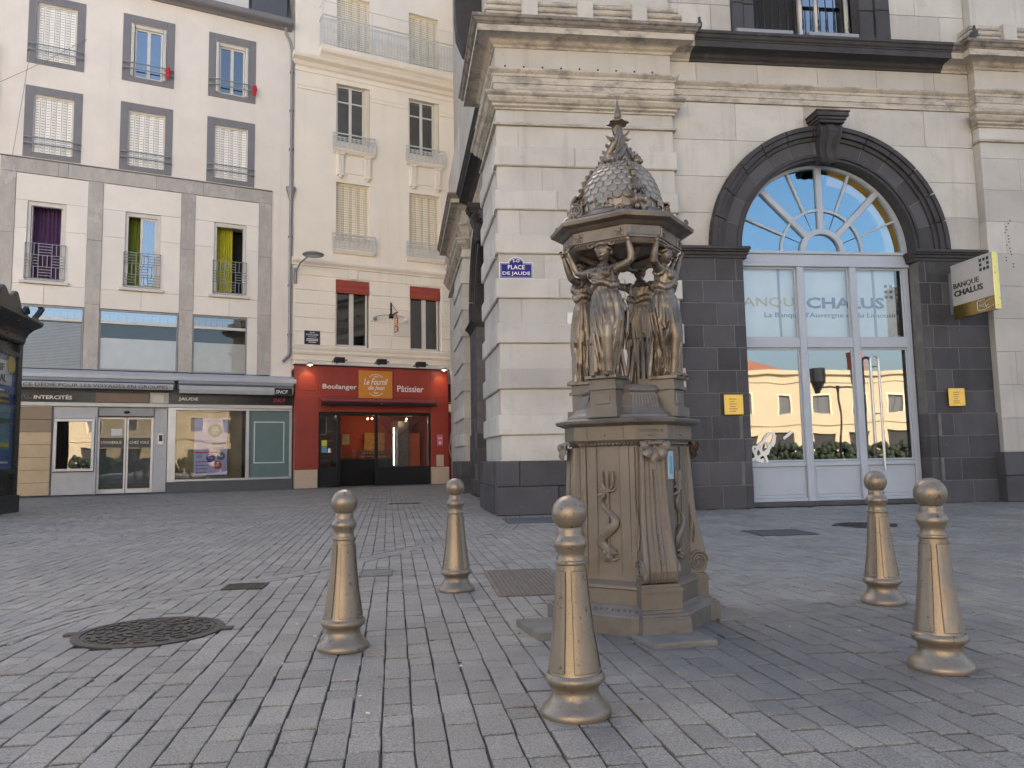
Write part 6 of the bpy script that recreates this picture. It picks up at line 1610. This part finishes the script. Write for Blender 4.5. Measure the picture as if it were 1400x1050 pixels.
# enamel notice stuck on the right-hand panel
F = onface(wide(1), .268); mb = MB(); pbox(mb, F, -.135, -.065, .735, .875, .0, .004, .001)
st = build(mb, 'blue_notice', flat('pale_blue_notice', (.30,.42,.50), .4), fo); mb = MB(); pbox(mb, F, -.115, -.085, .76, .85, .004, .0055, .001); build(mb, 'notice_print', flat('cyan_print', (.08,.30,.42), .4), st)

# ------------------------------------------------------------------ bollards
GROOVE = flat('dirty_groove', (.10,.075,.05), .6)
def bollard(loc, rz, label, first=[]):
    G = 'gold painted ball-topped bollards round the fountain'
    if not first:
        t = thing('bollard', label, 'bollard', loc, rz, G); first.append(t)
        mb = MB(); mb.lathe([(.117,0),(.119,.010),(.1165,.022),(.107,.033),(.094,.045),(.084,.058),(.079,.073),(.078,.086),(.084,.098),(.096,.106),(.1015,.116),(.1005,.126),(.095,.133),(.0905,.137)], 48); build(mb, 'base', GOLD, t, smooth=True)
        sh_ = [(.088,.137),(.0845,.150),(.0775,.20),(.0685,.26),(.0605,.33),(.0545,.40),(.0505,.455),(.0488,.492)]
        mb = MB(); mb.lathe(sh_, 48); build(mb, 'shaft', GOLD, t, smooth=True)
        def rad(z):
            for (ra, za), (rb_, zb2) in zip(sh_, sh_[1:]):
                if za <= z <= zb2: return ra+(rb_-ra)*(z-za)/(zb2-za)
        for k in range(4):
            a0 = k*PI/2-R(33); a1 = k*PI/2+R(33); na, nz = 10, 10; mb = MB(); outer, vs = [], []
            zs = [.148+.322*j/nz for j in range(nz+1)]
            for z in zs:
                for i in range(na+1): a = a0+(a1-a0)*i/na; r = rad(z)+.0045; vs.append((r*math.cos(a), r*math.sin(a), z))
            W = na+1; fs = [(j*W+i, j*W+i+1, (j+1)*W+i+1, (j+1)*W+i) for j in range(nz) for i in range(na)]
            loop = [i for i in range(W)]+[j*W+na for j in range(1, nz+1)]+[nz*W+i for i in range(na-1, -1, -1)]+[j*W for j in range(nz-1, 0, -1)]
            b0 = len(vs)
            for q in loop: x, y, z = vs[q]; s = (math.hypot(x, y)-.004)/math.hypot(x, y); vs.append((x*s, y*s, z))
            fs += [(loop[q], loop[(q+1) % len(loop)], b0+(q+1) % len(loop), b0+q) for q in range(len(loop))]
            mb.add(vs, fs); build(mb, 'shaft_panel', GOLD, t, smooth=True)
            mb = MB(); lp = [vs[q] for q in loop]+[vs[loop[0]]]; mb.tube([(x*(1-.003/math.hypot(x, y)), y*(1-.003/math.hypot(x, y)), z) for x, y, z in lp], .0024, 4); build(mb, 'panel_groove', GROOVE, t)
        mb = MB(); mb.lathe([(.049,.490),(.0545,.493),(.0555,.498),(.0545,.503),(.047,.505),(.045,.512),(.0435,.522),(.046,.534),(.053,.546),(.0575,.555),(.058,.562),(.054,.574),(.045,.584),(.0415,.590),(.0425,.600),(.041,.612),(.037,.616),(.033,.618)], 40); build(mb, 'neck', GOLD, t, smooth=True)
        mb = MB(); mb.ball((0,0,.662), .0605, 36, 24); build(mb, 'ball', GOLD, t, smooth='all')
        return t
    t = copy_tree(first[0]); t.location = loc; t.rotation_euler = (0,0,rz); t['label'] = label; return t
S_ = .85
for (x, y), a, s, lb in (((.61,3.083),22,1.,'nearest gold bollard, in front of the fountain at bottom centre'), ((-.411,4.35),25,1.,'gold bollard left of the fountain, beside the large manhole cover'), ((2.401,3.408),10,1.03,'gold bollard nearest the right edge, with a worn grey patch'), ((3.09,4.933),8,1.03,'gold bollard before the white bank door panels, behind another on the right'), ((.284,6.062),-27,1.01,'gold bollard farthest back, standing before the corner of the bank')):
    b = bollard((x*S_, y*S_, 0), R(a), lb); b.scale = (s, s, s)
    b.rotation_euler = (R(.5*math.sin(x*9)), R(.5*math.cos(y*7)), R(a))
    if s == 1.03 and x < 2.6:                                     # the scuffed one
        for ch in b.children:
            if ch.name.startswith('shaft_panel') and abs(((math.degrees(math.atan2(sum(v.co.y for v in ch.data.vertices), sum(v.co.x for v in ch.data.vertices)))+a+80+180) % 360)-180) < 45:
                ch.data = ch.data.copy(); ch.data.materials.clear(); ch.data.materials.append(mat('scuffed_bollard_paint', (.265,.215,.158), .4, .1, 6., metal=.4, stain=[(7., .50, .56, (.20,.19,.18), .9), (30, .55, .65, (.12,.10,.08), .5)], aniso=(1, 1, .5))); ch['label'] = 'shaft panel with paint worn to grey'
# ------------------------------------------------------------------ signs and small things on the bank
pl = thing('street_name_plate', 'blue enamel street name plate on the corner pilaster', 'street sign', FB(1.27, .162, 3.65))
mb = MB()
def arch_plate(e): 
    w, h = .535-e, .262-e
    pts = [(e,e),(w,e),(w,h)]+[(.2675+(.125-e*.5)*math.cos(a), h+(.085)*math.sin(a)) for a in [PI*q/10 for q in range(11)]]+[(e,h)]
    return pts
mb.prism(arch_plate(0), -.014, 0, .004); build(mb, 'border', WHITE, pl)
mb = MB(); mb.prism(arch_plate(.012), -.018, -.013, .002); build(mb, 'enamel', BLUE, pl)
mb = MB()
for (x0, z0), (x1, z1) in zip(arch_plate(.026), arch_plate(.026)[1:]+arch_plate(.026)[:1]): mb.tube([(x0, -.019, z0), (x1, -.019, z1)], .0025, 4)
build(mb, 'white_line', WHITE, pl)
for s, a, b, z, h in (('PLACE',.135,.40,.150,.068),('DE JAUDE',.05,.485,.045,.068),('S-O',.215,.32,.262,.045)): text(s, a, b, z, h, -.0205, WHITE, pl, .006)
# projecting bank sign

ps = thing('projecting_sign', 'cream and gold bank sign projecting from the pier right of the entrance', 'sign', (8.9, 11.72, 3.03))
bx0 = lambda n, m, *b, **k: bx(ps, n, m, *b, **k)
mb = MB(); mb.box(0,.09,-.97,-.04,.225,.90,c=0); build(mb, 'panel', mat('sign_cream', (.47,.45,.42), .4, .04, 3.), ps)
bx0('panel_edge', GOLDS, (-.003,.093,-.985,-.972,.0,.905)); bx0('top_edge', SIGNW, (-.002,.092,-.97,-.04,.902,.908), c=0)
bx0('foot', GOLDD, (0,.09,-.969,-.04,.0,.222), c=0); bx0('wall_bracket', GREYM, (.02,.07,-.04,.06,.1,.8))
TR_ = (PI/2, 0, -PI/2)
def ts(s, f0, f1, z, h, bold): text(s, 0, (f1-f0)*.93, z, h, 0, BLK, ps, bold, loc=(-.004, -.04-.93*f0, z), rot=TR_)
ts('BANQUE', .05, .68, .485, .105, 0); ts('CHALUS', .05, .76, .365, .10, .03)
mb = MB()
for i in range(3):
    for j in range(3):
        if i == 1 and j == 1: continue
        y = -.04-.93*(.71+.085*i); mb.box(-.008, .0, y-.045, y, .66+.075*j, .705+.075*j)
build(mb, 'logo_squares', BLK, ps)
mb = MB(); y = -.725; t = lambda pts: mb.tube([(-.006, -.04-.93*a, b) for a, b in pts], .006, 4)
t([(.78,.19),(.62,.19),(.60,.17),(.60,.06),(.62,.04),(.80,.04)]); t([(.66,.09),(.66,.14)]); t([(.70,.10),(.76,.13),(.82,.16),(.97,.19)]); t([(.70,.10),(.78,.085),(.86,.10)]); t([(.78,.13),(.82,.05),(.97,.07)])
build(mb, 'card_pictogram', SIGNW, ps)
# engraved brass plates either side of the entrance
for x, z, w, h, lb in ((4.86,1.49,.32,.325,'engraved brass plate on the left basalt pier'),(8.76,1.59,.29,.30,'engraved brass plate on the right basalt pier')):
    b = thing('brass_plate', lb, 'plate', (x, 11.775, z), 0, 'brass plates beside the bank entrance')
    bx(b, 'plate', BRASS, (0,w,-.02,0,0,h), c=.006)
    mb = MB(); rg = random.Random(int(x*10))
    for i in range(6):
        a = rg.uniform(.05,.1); mb.box(w*.15+a*.5, w*.85-a, -.0225, -.0195, h*(.15+.12*i), h*(.15+.12*i)+.012)
    build(mb, 'engraving', flat('engraving_brown', (.22,.13,.03), .5), b)
    mb = MB()
    for sx in (.02, w-.02):
        for sz in (.02, h-.02): mb.ball((sx,-.02,sz), .008, 6, 4)
    build(mb, 'screws', BRASS, b)
one(MB().box(0,.22,-.02,0,0,.32,c=.004), 'wall_notice', SIGNW, 'small white notice plate on the corner pilaster half hidden by the fountain', 'notice', FB(2.325,.165,2.80))
mb = MB(); rg = random.Random(2)
for i in range(9): x, y, z = FB(1.42+.305*i, .0, 7.135); mb.ball((x, 11.70-.002, z), .017, 6, 4)
for i in range(16): x, y, z = FB(10.02+rg.uniform(-.07,.07), .0, 3.95+.09*i*.6); mb.ball((x, 11.70, z), .012, 6, 4)
build(mb, 'fixing_holes', BLK, bank, kind='stuff')
# black curved console high on the side street front
mb = MB(); mb.loft([[FS(a, o, z) for o, z in ((.0,8.15),(.5,8.2),(.7,8.4),(.82,8.7),(.85,9.1),(.85,9.8),(.0,9.8))] for a in (1.6,2.0)]); build(mb, 'balcony_console', BASD, bank)
# pigeons on the ledges
def pigeon(loc, rz, label, pitch=25):
    t = thing('pigeon', label, 'pigeon', loc, R(rz), 'pigeons on the bank ledges')
    c, s = math.cos(R(pitch)), math.sin(R(pitch)); mb = MB()
    T = lambda x, z: (x*c-z*s, 0, x*s+z*c+.12)
    tab = [(-.17,-.012,.012,.020),(-.12,-.008,.024,.022),(-.06,-.002,.048,.042),(0,.0,.058,.054),(.05,.006,.054,.055),(.085,.022,.038,.042),(.105,.05,.026,.028),(.118,.078,.023,.025),(.130,.098,.024,.025),(.148,.104,.018,.018),(.160,.102,.007,.007),(.182,.095,.002,.002)]
    rings = []
    for x, z, w, h in tab: 
        q = []
        for k in range(12):
            a = 2*PI*k/12; X = x-(h*math.sin(a)*.5 if x > .07 and x < .14 else 0); Z = z+h*math.sin(a)*(.8 if x > .07 and x < .14 else 1); p = T(X, Z); q.append((p[0], w*math.cos(a), p[2]))
        rings.append(q)
    mb.loft(rings); build(mb, 'body', PIGEON, t, smooth='all')
    for sd in (-1, 1):
        mb = MB(); r2 = []
        for x, z, hh in ((.06,.02,.028),(.0,.01,.045),(-.08,-.0,.034),(-.16,-.012,.012),(-.19,-.016,.003)):
            q = []
            for k in range(8): a = 2*PI*k/8; p = T(x, z+hh*math.sin(a)); q.append((p[0], sd*(.05 if x > -.05 else .035)+.010*math.cos(a), p[2]))
            r2.append(q)
        mb.loft(r2); build(mb, 'wing', PIGEON, t, smooth='all')
        mb = MB(); mb.tube([(0, sd*.025, .09), (.01, sd*.025, .03), (.005, sd*.025, .004)], [.012,.006,.005], 6)
        for a in (-.5, 0, .5): mb.tube([(.005, sd*.025, .004), (.035, sd*.025+a*.03, .004)], .004, 4)
        build(mb, 'leg', flat('pigeon_leg', (.25,.08,.07), .6), t)
    mb = MB(); mb.loft([[(p[0], y, p[2]) for p, y in ((T(x,-.01),-w),(T(x,-.01),w),(T(x,-.02),w),(T(x,-.02),-w))] for x, w in ((-.13,.02),(-.25,.035))]); build(mb, 'tail', PIGEON, t)
pigeon((4.64, 11.62, 7.80), 20, 'dark pigeon perched upright on the black ledge beside the corner cornice', 40)
pigeon((9.46, 11.42, 7.80), 35, 'dark pigeon leaning forward on the cornice of the right pilaster', 38)
def cable(a, b, label):
    m = (Vector(a)+Vector(b))/2; d = [Vector(a)+(Vector(b)-Vector(a))*t/12-Vector((0,0,.25*4*(t/12)*(1-t/12)))-m for t in range(13)]
    mb = MB(); mb.tube(d, .008, 5); one(mb, 'overhead_cable', GREYM, label, 'cable', tuple(m))
cable(loc2(-11, -1.5, 10.0), loc2(-6.4, -.02, 14.2), 'thin grey cable slanting up to the upper left window')
cable(loc2(-7.5, -.9, 16.4), loc2(-8.2, -.06, 10.1), 'thin pale cable hanging nearly upright past the left windows')
# ------------------------------------------------------------------ advertising kiosk at the left edge
KA = R(6)
kk = thing('advertising_kiosk', 'tall dark green advertising kiosk with a blue poster case at the left edge', 'kiosk', (-7.78, 16.17, 0), KA)
# local frame: x=0 is the poster face (faces +x), y=0 the far right corner, body runs towards -x and -y
def kb(n, m, *b, **k): return bx(kk, n, m, *b, **k)
kb('plinth', KIOSK, (-1.75,.03,-1.75,.03,0,.28), c=.015)
kb('post', KIOSK, (-.14,.0,-.14,.0,.28,2.78), (-.14,.0,-1.72,-1.58,.28,2.78), (-1.72,-1.58,-.14,.0,.28,2.78), (-1.72,-1.58,-1.72,-1.58,.28,2.78), c=.012)
kb('body', KIOSK, (-1.65,-.06,-1.65,-.06,.28,2.78), c=0)
mb = MB(); rings = []
for o, z in ((0,2.78),(.02,2.82),(.03,2.9),(.06,2.98),(.12,3.06),(.20,3.12),(.22,3.16),(.22,3.20),(.16,3.22),(.0,3.24)):
    rings.append([(o,-1.72-o,z),(o,o,z),(-1.72-o,o,z),(-1.72-o,-1.72-o,z)])
mb.loft(rings); build(mb, 'cornice', KIOSK, kk)
for x, y in ((.12,.12),(.12,-1.84),(-1.84,.12),(-1.84,-1.84)):
    s1 = 1 if x > 0 else -1; s2 = 1 if y > 0 else -1
    mb = MB(); mb.loft([[(x+s1*dx-.04, y+s2*dx-.04, z),(x+s1*dx+.04, y+s2*dx-.04, z),(x+s1*dx+.04, y+s2*dx+.04, z),(x+s1*dx-.04, y+s2*dx+.04, z)] for dx, z in ((0,3.2),(.0,3.28),(.04,3.36),(.07,3.44),(.06,3.47))])
    build(mb, 'acroterion', KIOSK, kk)
for s in range(4):
    mb = MB(); mb.prism([(-.86+.55*math.cos(a), 3.21+.34*math.sin(a)*(1+.25*math.cos(6*a))) for a in [PI*q/24 for q in range(25)]], .0, .06, .01)
    for q in (-1, 1): mb.tube([(-.86+q*(.62+.11*(1-i/20)*math.cos(i*.5)), .0, 3.30+.11*(1-i/20)*math.sin(i*.5)) for i in range(18)], .03, 6)
    a = s*PI/2; mb.v = [((x+.86)*math.cos(a)-(y-.96)*math.sin(a)-.86, (x+.86)*math.sin(a)+(y-.96)*math.cos(a)-.86, z) for x, y, z in mb.v]; build(mb, 'pediment_crest', KIOSK, kk, smooth=True)
pc = kb('poster_case', KIOSK, (-.05,.012,-.21,-.145,.62,2.62), (-.05,.012,-1.575,-1.51,.62,2.62), (-.05,.012,-1.51,-.21,2.55,2.62), (-.05,.012,-1.51,-.21,.62,.70), c=.006)
po2 = thing('poster', 'blue tourism poster with white title block and gold disc in the kiosk case', 'poster', (-7.78, 16.17, 0), KA)
def kp(n, m, y0, y1, z0, z1, o=0): return bx(po2, n, m, (-.035+o,-.031+o,y0,y1,z0,z1), c=0)
kp('sheet', BLUEP, -1.509,-.211,.701,2.549)
kp('title_block', SIGNW, -1.45,-.34,2.05,2.45,.005)
kp('lake_picture', mat('lake_print', (.16,.27,.34), .4, .4, 6., aniso=(1,1,4)), -1.45,-.34,1.02,1.75,.005); kp('hill_picture', mat('hill_print', (.06,.09,.05), .4, .4, 5.), -1.45,-.34,1.42,1.52,.009); kp('yellow_strip', flat('yellow_print', (.55,.45,.03), .4), -1.45,-.34,1.06,1.13,.009)
mb = MB(); mb.prism([(.15*math.cos(a), .15*math.sin(a)) for a in [2*PI*q/24 for q in range(24)]], -.004, .004); mb.v = [(-y-.017, x-.40, z+2.40) for x, y, z in mb.v]; build(mb, 'gold_disc', flat('gold_print', (.55,.42,.06), .4), po2)
RT = (PI/2, 0, PI/2)
def kt(s, y0, y1, z, h, m, b=.01): text(s, 0, y1-y0, z, h, 0, m, po2, b, loc=(-.022, y0, z), rot=RT)
kt('MASSIF', -1.35,-.66,2.27,.12,BLK); kt('CENTRAL', -1.38,-.58,2.10,.12,BLK); kt('2016', -.49,-.31,2.37,.08,SIGNW)
kp('printed_line', bpy.data.materials['gold_print'], -1.3,-.42,1.86,1.91,.006); kp('printed_line', bpy.data.materials['gold_print'], -1.2,-.40,1.77,1.81,.006); kp('printed_line', WHITE, -1.3,-.62,1.955,1.98,.006); kp('printed_line', WHITE, -.85,-.36,.80,.83,.006)
bx(pc, 'pane', GL_LOW, (-.004,.0,-1.509,-.211,.701,2.549), c=0)
# ------------------------------------------------------------------ the far side of the square, seen in the bank's panes
tb = thing('townhouse', 'long sunlit cream two-storey house across the square, mirrored in the bank panes', 'building', (45, -57, 0), PI)
def tbx(n, m, *b, **k): return bx(tb, n, m, *b, **k)
hs2 = [(-36+4.5*k-.75, -36+4.5*k+.75, 5.4, 7.4) for k in range(17)]+[(-36+4.5*k-1.3, -36+4.5*k+1.3, .3, 3.2) for k in range(17)]
SCR = mat('sunlit_cream', (.60,.50,.36), .9, .06, .5); OCH = mat('ochre_render', (.40,.325,.215), .9, .06, .5)
wall(tb, -40, 40, 0, 9.6, hs2, 0, OCH, .35)
for z0, z1, o in ((4.1,4.35,.15),(8.75,8.95,.12),(9.6,10.1,.35)): tbx('cornice', OCH, (-40,40,-o,.3,z0,z1), c=.03)
for k in range(17):
    x = -36+4.5*k
    tbx('window_surround', SCR, (x-.95,x-.76,-.06,.05,5.3,7.6), (x+.76,x+.95,-.06,.05,5.3,7.6), (x-.76,x+.76,-.06,.05,7.41,7.6), c=.01)
    tbx('window', DGREY, (x-.75,x+.75,.25,.28,5.4,7.4), (x-.04,x+.04,.2,.25,5.4,7.4), c=0); tbx('shop_window', DARKIN, (x-1.3,x+1.3,.28,.3,.3,3.2), c=0)
mb = MB(); mb.loft([[(-40,-.3,10.1),(40,-.3,10.1),(40,9,10.1),(-40,9,10.1)],[(-38,5,10.3),(38,5,10.3),(38,6,10.3),(-38,6,10.3)]]); build(mb, 'roof', bpy.data.materials['red_tile_roof'], tb)
mb = MB(); mb.loft([[(4,.6,10.15),(16,.6,10.15),(16,8,10.15),(4,8,10.15)],[(7,4,12.0),(12,4,12.0),(12,4.4,12.0),(7,4.4,12.0)]]); build(mb, 'roof', bpy.data.materials['red_tile_roof'], tb)
for x in (-20, -6, 9, 22): tbx('chimney', flat('chimney_brick', (.28,.10,.06), .9), (x-.8,x+.8,2.2,3.2,9,12.6), c=.02)
t2 = thing('townhouse', 'tall pale block at the left end of the far side of the square', 'building', (-24, -30, 0), PI)  # out-of-frame block, set near and tall to bounce warm light onto the left fronts
wall(t2, -26, 26, 0, 19, [(-24+4*k-.7, -24+4*k+.7, 3.6+3.6*j, 5.8+3.6*j) for k in range(13) for j in range(4)], 0, bpy.data.materials['sunlit_cream'], .35)
bx(t2, 'rear', DGREY, (-26,26,.36,9,0,18.9), c=0); bx(t2, 'cornice', bpy.data.materials['sunlit_cream'], (-26.3,26.3,-.5,.3,19,19.5), c=.02)
sl = thing('street_lamp', 'black double-headed lamp post mirrored in the bank panes', 'street lamp', (23.3, -16, 0))
mb = MB(); mb.tube([(0,0,0),(0,0,.6),(0,0,4.2),(0,0,4.6)], [.10,.07,.06,.12], 10); build(mb, 'pole', BLK, sl, smooth=True)
for s in (-1, 1):
    mb = MB(); mb.tube([(0,0,4.5),(s*.5,0,4.55),(s*1.15,0,4.5)], .05, 8); build(mb, 'arm', BLK, sl); mb = MB(); mb.lathe([(.10,4.2),(.16,4.4),(.30,4.75),(.34,4.8),(.34,5.5),(.30,5.55)], 14, (s*1.15,0,0)); build(mb, 'lamp_head', BLK, sl)
mb = MB(); rg = random.Random(9)
for i in range(1400):
    x = rg.uniform(-26, 26); mb.ball((x, rg.uniform(-.7,.7), rg.uniform(.1,1.55)), rg.uniform(.15,.34), 6, 4)
hd = one(mb, 'hedge', mat('hedge_leaves', (.012,.02,.008), .8, .4, 6.), 'low dark clipped hedge in the middle of the square', 'hedge', (34, -34, 0))
for t in (kk, po2): t.scale = (1.177,)*3
fit_texts()
